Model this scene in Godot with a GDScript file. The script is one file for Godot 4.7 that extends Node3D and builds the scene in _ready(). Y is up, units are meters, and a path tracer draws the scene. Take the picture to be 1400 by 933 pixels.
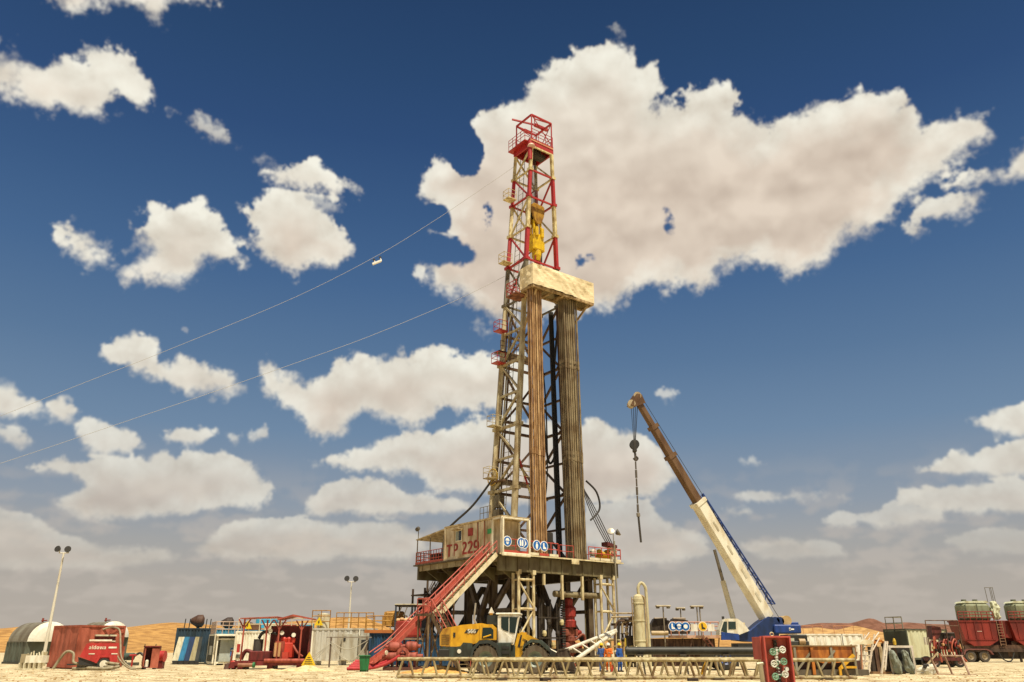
extends Node3D
# A drilling rig on a desert well site. World: camera at the origin looking along -Z, y up, metres.

const EYE := 1.55
const PITCH := 20.9
const FOCAL := 1098.0        # of the photograph, in its pixels

func _ready() -> void:
	# ---------------------------------------------------------------- camera
	var cam := Camera3D.new()
	cam.name = "camera"
	cam.position = Vector3(0, EYE, 0)
	cam.rotation_degrees = Vector3(PITCH, 0, 0)
	cam.fov = rad_to_deg(2.0 * atan(466.5 / FOCAL))
	cam.near = 0.1
	cam.far = 6000.0
	add_child(cam)
	cam.current = true
	# ---------------------------------------------------------------- sky, sun, exposure
	var env := Environment.new()
	env.background_mode = Environment.BG_SKY
	var sky := Sky.new()
	var pano := PanoramaSkyMaterial.new()
	pano.panorama = ImageTexture.create_from_image(sky_image())
	sky.sky_material = pano
	env.sky = sky
	env.background_energy_multiplier = 0.8
	env.tonemap_mode = Environment.TONE_MAPPER_LINEAR
	env.tonemap_exposure = 1.25
	env.sdfgi_enabled = true
	env.ssao_enabled = true
	env.ssil_enabled = true
	var we := WorldEnvironment.new()
	we.name = "environment"
	we.environment = env
	add_child(we)
	var sun := DirectionalLight3D.new()
	sun.name = "sun"
	sun.light_color = Color(1.0, 0.95, 0.86)
	sun.light_energy = 1.6
	sun.light_angular_distance = 0.5
	sun.shadow_enabled = true
	add_child(sun)
	sun.look_at_from_position(Vector3.ZERO, -SUN_AT, Vector3.UP)
	# ---------------------------------------------------------------- the place
	make_textures()
	ground()
	dunes()
	rig()
	yard_left()
	yard_right()
	front_row()

const SUN_AT := Vector3(0.205, 0.912, 0.355)   # behind the camera, to its right, high

# ==================================================================== sky
const CLOUDS := [
	[1,1,-7.47,31.08,-6.68,33.13,-5.22,34.43,-3.7,34.98,-2.82,36.71,0,37.46,0.96,38.88,3.21,39.78,5.81,40.52,8.37,40.54,10.55,40.04,12.01,38.97,12.8,37.71,12.4,36.81,14.52,36.8,16.95,37.18,18.36,36.73,18.76,35.49,21.1,34.14,22.06,34.91,24.25,34.84,26.38,34.7,28.22,34.72,30.38,34.15,31.53,32.69,31.58,31.86,33.92,31.77,35.35,31.11,35.88,30.05,34.88,29.23,32.99,28.86,31.32,28.61,30.06,28.22,28.88,27.09,27.38,25.5,25.05,24.74,23.17,23.83,21.19,24.13,19.48,24.87,16.81,24.7,14.55,23.67,12.4,24.12,9.65,24.32,8.43,22.58,6.48,22.67,2.25,22.01,-0.56,21.76,-2.54,22.26,-4.55,23.78,-6.29,24.75,-6.93,26.27,-5.84,27.86,-6.47,28.86,-5.64,29.91],
	[1,0.6,31.4,27.89,33.32,28.31,35.09,28.26,37.05,29.23,38.7,29.12,37.86,25.86,35.13,26.66,33.54,27.33,31.77,27.47],
	[0.9,0.6,29.87,26.15,30.28,27,32.12,27.01,34.37,27.1,34.78,26.08,33.56,25.49,31.84,25.69,30.29,25.92],
	[0.8,0.4,28.43,25.29,29.12,25.94,30.27,25.83,29.95,24.96,29.11,24.67],
	[1,0.6,-40.21,34.42,-38.53,34.63,-37.67,34.73,-36.15,34.18,-34.49,34.95,-33.22,34.68,-33.21,35.57,-31.59,36.06,-29.82,36.11,-28.75,35.49,-28.52,33.72,-29.53,33.69,-30.8,33.81,-31.07,32.82,-30.32,32.79,-31.12,31.98,-33.26,31.97,-35.45,31.52,-37.64,31.47,-39.36,31.51],
	[1,0.8,-37.24,38.75,-36.41,37.56,-34.72,37.58,-33.47,38.43,-31.02,38.88,-29.54,38.2,-28.48,38.26,-28.53,39.58,-25.4,40.49,-24.12,42.62],
	[1,0.6,-32.59,25.05,-31.79,25.47,-30.57,25.06,-28.62,24.53,-29.07,23.26,-30.1,22.71,-31.49,22.98,-32.14,23.99],
	[1,0.7,-28.7,24.99,-27.5,26.19,-27.02,27.49,-25.78,27.5,-24.12,28.16,-22.99,27.53,-21,26.39,-20.09,25.53,-20.72,24.45,-22.22,24.23,-23.78,23,-25.68,22.69,-28.18,22.24,-28.35,23.16,-27.35,24.07,-28.35,24.35],
	[1,0.8,-20.76,28.39,-19.58,29.56,-18.02,30.18,-15.75,29.84,-13.9,28.3,-12.51,26.66,-13.91,25.51,-15.77,25.07,-16.52,24.48,-18.47,25.25,-20.48,26.46,-19.51,27.1,-20.62,27.43],
	[0.95,0.4,-19.8,31.09,-18.23,31.72,-17.09,31.64,-16.06,32.51,-15.16,32.13,-13.37,31.6,-12.29,31.21,-13.56,30.59,-15.54,30.51,-16.94,30.43,-18.91,30.64],
	[0.62,0.3,-27.38,33.95,-25.97,34,-24.24,33.3,-21.72,32.84,-19.71,32.37,-19.06,31.69,-20.77,32.05,-23.32,32.68,-24.98,33,-26.65,33.47],
	[0.5,0.3,-16.64,30.22,-15.19,29.9,-13.18,29.62,-13.71,29.22,-15.42,29.38],
	[1,0.7,-28.19,18.06,-27.53,18.64,-26.42,18.81,-25.16,18.17,-24.63,17.76,-23.76,18.22,-21.61,18.29,-19.84,17.84,-18.85,16.7,-19.35,15.91,-20.98,15.41,-23.12,15.53,-24.15,16.13,-24.9,16.52,-26.54,16.78,-28.01,17.52],
	[1,0.7,-35.4,15.37,-33.8,15.11,-33.01,15.11,-31.67,14.42,-31.3,13.57,-32.16,12.87,-33.29,12.62,-34.76,12.41],
	[0.95,0.5,-31.25,14.35,-30.27,14.62,-29.41,14.05,-29.59,13.21,-30.62,13.21],
	[0.8,0.5,-34.03,12.52,-32.25,12.32,-31.35,11.77,-31.87,11.4,-33.85,11.67],
	[0.9,0.6,-29.08,12.72,-28.54,13.24,-27.29,13.39,-25.89,12.85,-25.34,12.2,-26.34,11.64,-28.21,11.36],
	[0.9,0.6,-23.72,13.3,-22.42,13.91,-21.11,13.55,-21.34,12.8,-22.43,12.33,-23.52,12.61],
	[0.9,0.7,-31.48,10.43,-29.41,11.09,-27.75,11.13,-24.76,11.32,-22.61,11.98,-19.82,11.96,-18.13,11.83,-16.51,10.22,-17.07,8.75,-19.43,8.87,-21.19,8.3,-25.01,7.39,-27.86,6.99,-29.48,8.2,-28.32,9.63,-30.43,10.09],
	[1,0.8,-18.67,18.46,-17.95,18.79,-16.86,18.13,-15.03,17.78,-13,18.44,-10.93,19.09,-8.55,19.99,-6.09,19.99,-3.32,19.75,0.55,19.67,1.63,16.8,0,16.03,-5.39,15.97,-6.93,14.38,-9.04,14.56,-10.64,15.01,-12.09,13.67,-14.1,13.31,-14.92,14.01,-15.31,15.49,-16.87,15.88,-18.37,16,-18.74,16.96],
	[0.95,0.8,-14.98,12.02,-12.02,12.67,-9.52,13.78,-7.46,14.37,-5.32,13.91,-3.22,14.98,-0.54,15.26,4.29,14.96,8.52,14.58,11.03,13.21,11.65,11.18,9.78,9.76,7.22,9.32,0,9.39,-5.2,10.36,-7.31,11.32,-10.4,11.48],
	[0.9,0.7,-14.46,9.1,-13.34,10.37,-11.38,10.94,-8.83,10.78,-7.24,9.82,-2.59,9.64,-0.52,8.89,-5.14,8.61,-10.19,8.27,-14.13,8.24],
	[0.8,0.7,-21.77,5.97,-19.26,7.46,-16.97,7.8,-14.62,8.22,-11.66,7.98,-8.69,8.3,-6.64,7.85,-5.58,6.39,-7.04,5.41,-14.82,5.27,-20.35,5.34],
	[0.7,0.7,-33.8,7.83,-30.72,7.45,-28.97,6.49,-26.46,5.97,-22.64,5.93,-21.24,5.31,-25.77,4.26,-33.08,4.37],
	[0.95,0.6,30.24,13.4,31.9,13.53,33.51,13.7,34.94,13.26,34.58,11.57,32.38,12,30.95,12.81],
	[0.95,0.6,27.2,10.41,29,11.14,31.89,11.48,34.58,11.57,34.13,9.4,28.76,9.81],
	[0.9,0.7,25.72,9.16,28.31,9.54,34.1,9.28,33.67,7.21,28.41,7.84,25.81,8.38],
	[0.7,0.6,15.28,10.04,18.16,9.99,22.27,9.55,22.85,8.9,17.57,8.96,15.43,9.16],
	[0.65,0.6,14.2,9.01,16.12,8.79,17.03,8.37,15.1,8.21],
	[0.7,0.6,23.34,7.72,25.18,8.42,28.03,7.95,28.3,7.18,24.12,7.13],
	[0.7,0.6,20.89,7.76,22.08,8.25,22.91,7.83,22.6,7.21,21.07,7.38],
	[0.6,0.5,10.5,16.75,11.41,16.91,12.06,16.61,11.26,16.4],
	[0.5,0.5,16.03,11.72,16.93,11.91,17.62,11.52,16.63,11.39],
	[0.45,0.5,18.49,10.84,19.46,10.97,20.03,10.69,19.17,10.55],
	[0.3,0.3,8.78,41.79,9.43,41.83,9.71,41.35,9.06,41.22],
	[0.8,0.7,5.17,9.36,9.28,9.77,10.69,8.25,13.05,6.98,14.15,5.76,8.02,5.16,4.58,6.89],
	[0.55,0.7,15.4,6.43,18.72,6.78,21.8,6.19,22.11,5.28,16.69,5.22],
	[0.5,0.7,27.75,6.34,30.17,6.63,33.46,6.19,33.21,4.97,28.37,5.31],
	[0.7,0.4,-18.33,13.53,-17.63,13.83,-17.32,13.21,-18.01,12.91],
	[0.6,0.4,-19.73,13.18,-19.13,13.37,-18.98,12.94,-19.54,12.8],
	[0.8,0.4,-7.47,25.73,-6.91,25.86,-6.7,24.99,-7.25,24.81],
	[0.5,0.3,-3.38,22.25,-1.98,22.69,-1.68,21.49,-2.79,20.96]
]
const CLOUD_GAPS := [[12.54,28.93,0.78,1.50],[-1.9,29.51,0.78,1.20],[-4.54,27.14,1.77,0.90],[-3.67,33.75,1.35,1.30],[5.8,26.74,1.25,0.75],[-5.91,29.39,0.83,0.70]]
# moon (-23.7, 19.98)

func seg_dist2(p: Vector2, a: Vector2, b: Vector2) -> float:
	var ab := b - a
	var t := clampf((p - a).dot(ab) / maxf(ab.length_squared(), 1e-6), 0.0, 1.0)
	return p.distance_squared_to(a + ab * t)

const SW := 4096
const SH := 2048
var cov := PackedFloat32Array()      # signed distance (degrees) into the cloud, on a coarse grid
var cop := PackedFloat32Array()      # opacity
var chh := PackedFloat32Array()      # relative height in the cloud
var cpk := PackedFloat32Array()      # how deep its base is
const CW := 1200                     # 0.3 degrees
const CH := 300

func put_cloud(pts: PackedVector2Array, opacity: float, pink: float) -> void:
	var lo := pts[0]
	var hi := pts[0]
	for q in pts:
		lo = lo.min(q)
		hi = hi.max(q)
	var m := 1.8
	for j in range(maxi(0, int((lo.y - m) / 0.3)), mini(CH - 1, int((hi.y + m) / 0.3)) + 1):
		var el := (j + 0.5) * 0.3
		for i in range(int(floor((lo.x - m) / 0.3)), int((hi.x + m) / 0.3) + 1):
			var p := Vector2((i + 0.5) * 0.3, el)
			var d := 1e9
			for k in pts.size():
				d = minf(d, seg_dist2(p, pts[k], pts[(k + 1) % pts.size()]))
			d = sqrt(d)
			if not Geometry2D.is_point_in_polygon(p, pts):
				d = -d
			var at := j * CW + posmod(i, CW)
			if d > cov[at]:
				cov[at] = d
				cop[at] = opacity
				chh[at] = clampf((el - lo.y) / maxf(hi.y - lo.y, 0.1), 0.0, 1.0)
				cpk[at] = pink

func cell(a: PackedFloat32Array, x: float, y: float) -> float:
	x = x / 0.3 - 0.5
	y = clampf(y / 0.3 - 0.5, 0.0, CH - 1.001)
	var i := int(floor(x))
	var j := int(y)
	var fx := x - i
	var fy := y - j
	var i0 := posmod(i, CW)
	var i1 := posmod(i + 1, CW)
	return lerpf(lerpf(a[j * CW + i0], a[j * CW + i1], fx), lerpf(a[(j + 1) * CW + i0], a[(j + 1) * CW + i1], fx), fy)

var n_big := FastNoiseLite.new()
var n_mid := FastNoiseLite.new()
var n_fine := FastNoiseLite.new()
var n_puff := FastNoiseLite.new()
var n_heap := FastNoiseLite.new()
var cgap := PackedFloat32Array()
const AIR := [[0.0, 0.465, 0.410, 0.350], [4.0, 0.435, 0.398, 0.355], [6.5, 0.370, 0.372, 0.368], [9.0, 0.275, 0.325, 0.388], [14.0, 0.160, 0.250, 0.375], [19.0, 0.103, 0.187, 0.322], [24.4, 0.064, 0.138, 0.280], [29.5, 0.044, 0.104, 0.232], [34.5, 0.030, 0.076, 0.190], [39.4, 0.024, 0.064, 0.158], [44.0, 0.020, 0.053, 0.135], [90.0, 0.016, 0.044, 0.115]]

func air(el: float) -> Color:
	for k in AIR.size() - 1:
		if el <= AIR[k + 1][0]:
			var t: float = (el - AIR[k][0]) / (AIR[k + 1][0] - AIR[k][0])
			return Color(lerpf(AIR[k][1], AIR[k + 1][1], t), lerpf(AIR[k][2], AIR[k + 1][2], t), lerpf(AIR[k][3], AIR[k + 1][3], t))
	return Color(0.012, 0.033, 0.098)

func sky_at(az: float, el: float) -> Color:
	if el < 0.0:
		return Color(0.36, 0.29, 0.20)
	var a := deg_to_rad(az)
	var e := deg_to_rad(el)
	# noise is looked up on the sphere, squeezed towards the horizon as flat layers are
	var sq := 1.0 + 1.6 * exp(-el / 7.0)
	var d := Vector3(sin(a) * cos(e), sin(e) * sq * 1.15, cos(a) * cos(e)) * 100.0
	var big := n_big.get_noise_3dv(d)
	var mid := n_mid.get_noise_3dv(d)
	var amp := clampf(el / 20.0, 0.30, 1.0)
	var wx := az + 0.9 * amp * n_mid.get_noise_3dv(d + Vector3(37, 11, 5))
	var wy := el + 0.7 * amp * n_mid.get_noise_3dv(d + Vector3(3, 71, 29))
	var c := cell(cov, wx, wy)
	var col := air(el)
	var streak := n_big.get_noise_3dv(Vector3(d.x, d.y * 2.6, d.z)) + 0.5 * mid
	if el < 13.0:   # far cloud layers in the haze
		var f := smoothstep(-0.1, 0.5, streak) * smoothstep(13.0, 6.0, el) * smoothstep(0.0, 3.5, el)
		col = col.lerp(Color(0.56, 0.50, 0.44), 0.45 * f)
	if c > -1.6:
		var h := cell(chh, az, el)
		var fine := n_fine.get_noise_3dv(d)
		var puff := 0.5 - 0.9 * (n_puff.get_noise_3dv(d) + 1.0) * 0.62
		var gap := cell(cgap, az + 0.5 * mid, el + 0.4 * n_mid.get_noise_3dv(d + Vector3(9, 2, 5)))
		var dens := c + amp * (0.98 * big + 0.40 * mid + lerpf(0.35, 1.05, h) * puff + lerpf(0.45, 0.24, h) * fine) + 0.10 - gap * (1.25 + 0.6 * mid + 0.4 * fine)
		var o := cell(cop, wx, wy)
		var soft := (lerpf(1.25, 0.42, smoothstep(0.1, 0.75, h)) + 0.8 * maxf(0.0, mid) + 1.2 * maxf(0.0, -big)) * clampf(amp, 0.45, 1.0)
		var alpha := smoothstep(0.0, soft, dens) * minf(1.0, o * 1.05)
		if alpha > 0.003:
			# light comes from above and from behind the viewer: what leans up is white, what hangs in the mass is pinkish
			var up := 0.5 - 0.9 * (n_puff.get_noise_3dv(d + Vector3(0.4, 1.1, 0)) + 1.0) * 0.62
			var bigup := n_big.get_noise_3dv(d + Vector3(0.6, 3.0, 0))
			var dh := Vector3(d.x + 1.6 * mid, d.y * 1.35 + 1.6 * big, d.z)
			var heap := n_heap.get_noise_3dv(dh + Vector3(0.5, 2.0, 0)) - n_heap.get_noise_3dv(dh)
			var rim := 1.0 - smoothstep(0.2, 2.2, dens)
			var emb := clampf(0.60 + 0.75 * heap + (0.35 + 0.5 * rim) * (puff - up) + 0.55 * (big - bigup) + 0.22 * rim * mid + 0.18 * rim * fine, 0.0, 1.0)
			var deep := smoothstep(0.2, 2.9 * amp + 0.25, c + 0.9 * amp * big + 0.35 * amp * puff - 0.9 * amp * maxf(heap, 0.0)) * cell(cpk, wx, wy)
			var shade := clampf(deep * (1.5 - 1.15 * h) + 0.28 * (1.0 - h) - 0.06, 0.0, 1.0)
			var lit := Color(0.66, 0.60, 0.50).lerp(Color(0.93, 0.905, 0.79), emb)
			var base := Color(0.555, 0.455, 0.368).lerp(Color(0.79, 0.675, 0.555), emb)
			var cc := lit.lerp(base, shade)
			var haze := exp(-el / 6.5)
			cc = cc.lerp(Color(0.55, 0.495, 0.42), clampf(haze * 1.0, 0.0, 0.85))
			col = col.lerp(cc, alpha * (1.0 - 0.75 * haze))
	var ma := Vector2((az + 23.7) * 0.94, el - 19.98)    # the day moon
	var mr := ma.length()
	if mr < 0.27 and ma.x * 0.5 + ma.y > -0.10:
		col = col.lerp(Color(0.42, 0.44, 0.47), 0.55 * smoothstep(0.27, 0.2, mr))
	return col

func sky_image() -> Image:
	cov.resize(CW * CH)
	cov.fill(-9.0)
	cop.resize(CW * CH)
	cgap.resize(CW * CH)
	n_heap.seed = 61
	n_heap.noise_type = FastNoiseLite.TYPE_CELLULAR
	n_heap.cellular_return_type = FastNoiseLite.RETURN_DISTANCE
	n_heap.frequency = 0.17
	n_heap.fractal_octaves = 2
	n_puff.seed = 19
	n_puff.noise_type = FastNoiseLite.TYPE_CELLULAR
	n_puff.cellular_return_type = FastNoiseLite.RETURN_DISTANCE
	n_puff.frequency = 0.42
	n_puff.fractal_type = FastNoiseLite.FRACTAL_FBM
	n_puff.fractal_octaves = 3
	n_puff.fractal_gain = 0.5
	chh.resize(CW * CH)
	cpk.resize(CW * CH)
	n_big.seed = 11
	n_big.frequency = 0.11
	n_big.fractal_octaves = 3
	n_mid.seed = 23
	n_mid.frequency = 0.32
	n_mid.fractal_octaves = 4
	n_mid.fractal_gain = 0.55
	n_fine.seed = 5
	n_fine.frequency = 1.3
	n_fine.fractal_octaves = 4
	for c in CLOUDS:
		var pts := PackedVector2Array()
		for k in range(2, c.size(), 2):
			pts.append(Vector2(c[k], c[k + 1]))
		put_cloud(pts, c[0], c[1])
	# the same kind of clouds all round, outside the view
	var rng := RandomNumberGenerator.new()
	rng.seed = 77
	for k in 150:
		var el := 4.0 + 62.0 * pow(rng.randf(), 1.5)
		var az := rng.randf_range(48.0, 312.0)
		if el > 52.0:
			az = rng.randf_range(0.0, 360.0)
		var r := (1.2 + 5.5 * pow(rng.randf(), 2.0)) * clampf(el / 18.0, 0.4, 1.3)
		var pts := PackedVector2Array()
		var ph := rng.randf() * 9.0
		for t in 13:
			var q := TAU * t / 13.0
			var rr := r * (1.0 + 0.35 * sin(q * 3.0 + ph) + 0.2 * sin(q * 5.0 + ph * 2.0))
			pts.append(Vector2(az + 1.9 * rr * cos(q) / maxf(0.3, cos(deg_to_rad(el))), clampf(el + 0.62 * rr * sin(q), 0.5, 86.0)))
		put_cloud(pts, rng.randf_range(0.8, 1.0), rng.randf_range(0.4, 0.9))
	for g in CLOUD_GAPS:
		for j in range(int((g[1] - g[3] * 1.7) / 0.3), int((g[1] + g[3] * 1.7) / 0.3) + 1):
			for i in range(int(floor((g[0] - g[2] * 1.7) / 0.3)), int((g[0] + g[2] * 1.7) / 0.3) + 1):
				var dd := Vector2(((i + 0.5) * 0.3 - g[0]) / g[2], ((j + 0.5) * 0.3 - g[1]) / g[3]).length()
				var at := j * CW + posmod(i, CW)
				cgap[at] = maxf(cgap[at], smoothstep(1.7, 0.4, dd) * 3.2)
	# the whole dome coarsely, the part in view at full size
	var q := 8
	var small := Image.create(SW / q, SH / q, false, Image.FORMAT_RGBF)
	for j in SH / q:
		var el := 90.0 - (j + 0.5) * 180.0 * q / SH
		for i in SW / q:
			if el < -2.0:
				small.set_pixel(i, j, Color(0.36, 0.29, 0.20))
				continue
			var az := (i + 0.5) * 360.0 * q / SW
			small.set_pixel(i, j, sky_at(az if az < 180.0 else az - 360.0, el))
	small.resize(SW, SH, Image.INTERPOLATE_BILINEAR)
	var r0 := int((90.0 - 47.0) / 180.0 * SH)
	var r1 := int((90.0 + 1.0) / 180.0 * SH)
	var half := int(43.0 / 360.0 * SW)
	for j in range(r0, r1):
		var el := 90.0 - (j + 0.5) * 180.0 / SH
		for i in range(-half, half):
			small.set_pixel(posmod(i, SW), j, sky_at((i + 0.5) * 360.0 / SW, el))
	return small

# ==================================================================== helpers
var used := {}
var mats := {}
var tex := {}

func numbered(called: String) -> String:
	var k: int = used.get(called, 0)
	used[called] = k + 1
	return called if k == 0 else "%s_%03d" % [called, k]

func thing(called: String, label: String, category: String, at := Vector3.ZERO, turn := 0.0, group := "") -> Node3D:
	var o := Node3D.new()
	o.name = numbered(called)
	o.position = at
	o.rotation_degrees.y = turn
	add_child(o)
	o.set_meta("label", label)
	o.set_meta("category", category)
	if group != "":
		o.set_meta("group", group)
	return o

func copy_of(src: Node3D, label: String, at: Vector3, turn := 0.0) -> Node3D:
	var o: Node3D = src.duplicate()
	o.name = numbered(String(src.name).get_slice("_0", 0))
	add_child(o)
	o.position = at
	o.rotation_degrees.y = turn
	if label != "":
		o.set_meta("label", label)
	return o

func px(u: float, v: float, depth: float) -> Vector3:      # a pixel of the photograph at a depth in metres
	var a := (u - 700.0) / FOCAL
	var b := (466.5 - v) / FOCAL
	var s := sin(deg_to_rad(PITCH))
	var c := cos(deg_to_rad(PITCH))
	var f := c - b * s
	return Vector3(depth * a / f, EYE + depth * (s + b * c) / f, -depth)

func gd(u: float, depth: float) -> Vector3:                 # the ground under a pixel column
	return Vector3((u - 700.0) * depth / 1175.0, 0, -depth)

class MB:
	var v := PackedVector3Array()
	var n := PackedVector3Array()
	var ix := PackedInt32Array()
	var xf := Transform3D()
	func vert(p: Vector3, m: Vector3) -> int:
		v.append(xf * p)
		n.append((xf.basis * m).normalized())
		return v.size() - 1
	func tri(a: Vector3, b: Vector3, c: Vector3) -> void:
		var m := (b - a).cross(c - a)
		if m.length_squared() < 1e-16:
			return
		m = m.normalized()
		var i := vert(a, m)
		vert(b, m)
		vert(c, m)
		ix.append_array([i, i + 2, i + 1])
	func quad(a: Vector3, b: Vector3, c: Vector3, d: Vector3) -> void:
		var m := (c - a).cross(d - b).normalized()
		var i := vert(a, m)
		vert(b, m)
		vert(c, m)
		vert(d, m)
		ix.append_array([i, i + 2, i + 1, i, i + 3, i + 2])
	func box(c: Vector3, s: Vector3, bs := Basis(), bevel := 0.0) -> void:
		var h := s * 0.5
		if bevel > 0.0:
			hull(c, h, bs, bevel)
			return
		var p := []
		for k in 8:
			p.append(c + bs * Vector3(h.x if k & 1 else -h.x, h.y if k & 2 else -h.y, h.z if k & 4 else -h.z))
		quad(p[4], p[5], p[7], p[6])
		quad(p[1], p[0], p[2], p[3])
		quad(p[5], p[1], p[3], p[7])
		quad(p[0], p[4], p[6], p[2])
		quad(p[6], p[7], p[3], p[2])
		quad(p[0], p[1], p[5], p[4])
	func hull(c: Vector3, h: Vector3, bs: Basis, b: float) -> void:   # a box with chamfered edges
		var ax := [Vector3.RIGHT, Vector3.UP, Vector3.BACK]
		var i := h - Vector3.ONE * b
		for k in 3:
			for s in [-1.0, 1.0]:
				var w: Vector3 = ax[k] * s
				var u: Vector3 = ax[(k + 1) % 3]
				var t: Vector3 = w.cross(u)
				var cw := w * h[k]
				var uu := u * i[(k + 1) % 3]
				var tt := t * i[(k + 2) % 3]
				quad(c + bs * (cw - uu - tt), c + bs * (cw + uu - tt), c + bs * (cw + uu + tt), c + bs * (cw - uu + tt))
		for k in 3:
			var a := (k + 1) % 3
			var e := (k + 2) % 3
			for s in [-1.0, 1.0]:
				for r in [-1.0, 1.0]:
					var p1: Vector3 = ax[a] * s * h[a] + ax[e] * r * i[e]
					var p2: Vector3 = ax[a] * s * i[a] + ax[e] * r * h[e]
					var l: Vector3 = ax[k] * i[k]
					var out: Vector3 = ax[a] * s + ax[e] * r
					var q := [p1 - l, p1 + l, p2 + l, p2 - l]
					if (q[1] - q[0]).cross(q[3] - q[0]).dot(out) < 0.0:
						q.reverse()
					quad(c + bs * q[0], c + bs * q[1], c + bs * q[2], c + bs * q[3])
		for x in [-1.0, 1.0]:
			for y in [-1.0, 1.0]:
				for z in [-1.0, 1.0]:
					var o := Vector3(x, y, z)
					var q0 := Vector3(h.x, i.y, i.z) * o
					var q1 := Vector3(i.x, h.y, i.z) * o
					var q2 := Vector3(i.x, i.y, h.z) * o
					if (q1 - q0).cross(q2 - q0).dot(o) < 0.0:
						tri(c + bs * q0, c + bs * q2, c + bs * q1)
					else:
						tri(c + bs * q0, c + bs * q1, c + bs * q2)
	static func along(d: Vector3) -> Basis:      # y runs along d
		var y := d.normalized()
		var x := y.cross(Vector3.UP)
		if x.length_squared() < 1e-4:
			x = Vector3.RIGHT
		x = x.normalized()
		return Basis(x, y, x.cross(y))
	func bar(a: Vector3, b: Vector3, w: float, h: float) -> void:
		box((a + b) * 0.5, Vector3(w, a.distance_to(b), h), along(b - a))
	func ibeam(a: Vector3, b: Vector3, w: float, h: float) -> void:
		var bs := along(b - a)
		var l := a.distance_to(b)
		var m := (a + b) * 0.5
		var t := maxf(0.03, h * 0.08)
		box(m, Vector3(w * 0.18, l, h - 2.0 * t), bs)
		box(m + bs.z * (h * 0.5 - t * 0.5), Vector3(w, l, t), bs)
		box(m - bs.z * (h * 0.5 - t * 0.5), Vector3(w, l, t), bs)
	func tube(a: Vector3, b: Vector3, r0: float, r1 := -1.0, k := 8, caps := true) -> void:
		if r1 < 0.0:
			r1 = r0
		var bs := along(b - a)
		var i0 := v.size()
		var sl := (r0 - r1) / maxf(a.distance_to(b), 1e-6)
		for j in k + 1:
			var q := TAU * j / k
			var d := bs.x * cos(q) + bs.z * sin(q)
			vert(a + d * r0, d + bs.y * sl)
			vert(b + d * r1, d + bs.y * sl)
		for j in k:
			var o := i0 + j * 2
			ix.append_array([o, o + 2, o + 1, o + 1, o + 2, o + 3])
		if caps:
			for e in 2:
				var c0: Vector3 = b if e else a
				var rr: float = r1 if e else r0
				if rr < 0.001:
					continue
				var m: Vector3 = bs.y if e else -bs.y
				var cc := vert(c0, m)
				for j in k + 1:
					var q := TAU * j / k
					vert(c0 + (bs.x * cos(q) + bs.z * sin(q)) * rr, m)
				for j in k:
					ix.append_array([cc, cc + 2 + j, cc + 1 + j] if e == 0 else [cc, cc + 1 + j, cc + 2 + j])
	func path(p: PackedVector3Array, r: float, k := 6) -> void:
		var i0 := v.size()
		var bx := Vector3.ZERO
		for i in p.size():
			var t := (p[mini(i + 1, p.size() - 1)] - p[maxi(i - 1, 0)]).normalized()
			if bx == Vector3.ZERO:
				bx = along(t).x
			bx = (bx - t * bx.dot(t)).normalized()
			var bz := bx.cross(t)
			for j in k + 1:
				var q := TAU * j / k
				var d := bx * cos(q) + bz * sin(q)
				vert(p[i] + d * r, d)
		for i in p.size() - 1:
			for j in k:
				var o := i0 + i * (k + 1) + j
				ix.append_array([o, o + 1, o + k + 1, o + k + 1, o + 1, o + k + 2])
	func lathe(prof: Array, at: Vector3, bs := Basis(), k := 16) -> void:    # [radius, height] pairs from below
		for s in prof.size() - 1:
			var r0: float = prof[s][0]
			var h0: float = prof[s][1]
			var r1: float = prof[s + 1][0]
			var h1: float = prof[s + 1][1]
			var i0 := v.size()
			for j in k + 1:
				var q := TAU * j / k
				var d := Vector3(cos(q), 0, sin(q))
				var m := bs * (d * (h1 - h0) - Vector3.UP * (r1 - r0))
				vert(at + bs * (d * r0 + Vector3.UP * h0), m)
				vert(at + bs * (d * r1 + Vector3.UP * h1), m)
			for j in k:
				var o := i0 + j * 2
				ix.append_array([o, o + 2, o + 1, o + 1, o + 2, o + 3])
	func prism(poly: Array, z0: float, z1: float, bs := Basis(), at := Vector3.ZERO) -> void:   # a plane outline (x, y) given depth along z
		var pp := PackedVector2Array()
		for q in poly:
			pp.append(Vector2(q[0], q[1]))
		if Geometry2D.is_polygon_clockwise(pp):
			pp.reverse()
		var lo := minf(z0, z1)
		var hi := maxf(z0, z1)
		var k := pp.size()
		for i in k:
			var a := pp[i]
			var b := pp[(i + 1) % k]
			quad(at + bs * Vector3(a.x, a.y, hi), at + bs * Vector3(a.x, a.y, lo), at + bs * Vector3(b.x, b.y, lo), at + bs * Vector3(b.x, b.y, hi))
		var t := Geometry2D.triangulate_polygon(pp)
		for i in range(0, t.size(), 3):
			var a := pp[t[i]]
			var b := pp[t[i + 1]]
			var c := pp[t[i + 2]]
			if (b - a).cross(c - a) < 0.0:
				var sw := b
				b = c
				c = sw
			tri(at + bs * Vector3(a.x, a.y, hi), at + bs * Vector3(b.x, b.y, hi), at + bs * Vector3(c.x, c.y, hi))
			tri(at + bs * Vector3(a.x, a.y, lo), at + bs * Vector3(c.x, c.y, lo), at + bs * Vector3(b.x, b.y, lo))
	func mesh() -> ArrayMesh:
		var a := []
		a.resize(Mesh.ARRAY_MAX)
		a[Mesh.ARRAY_VERTEX] = v
		a[Mesh.ARRAY_NORMAL] = n
		a[Mesh.ARRAY_INDEX] = ix
		var m := ArrayMesh.new()
		m.add_surface_from_arrays(Mesh.PRIMITIVE_TRIANGLES, a)
		return m

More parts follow.
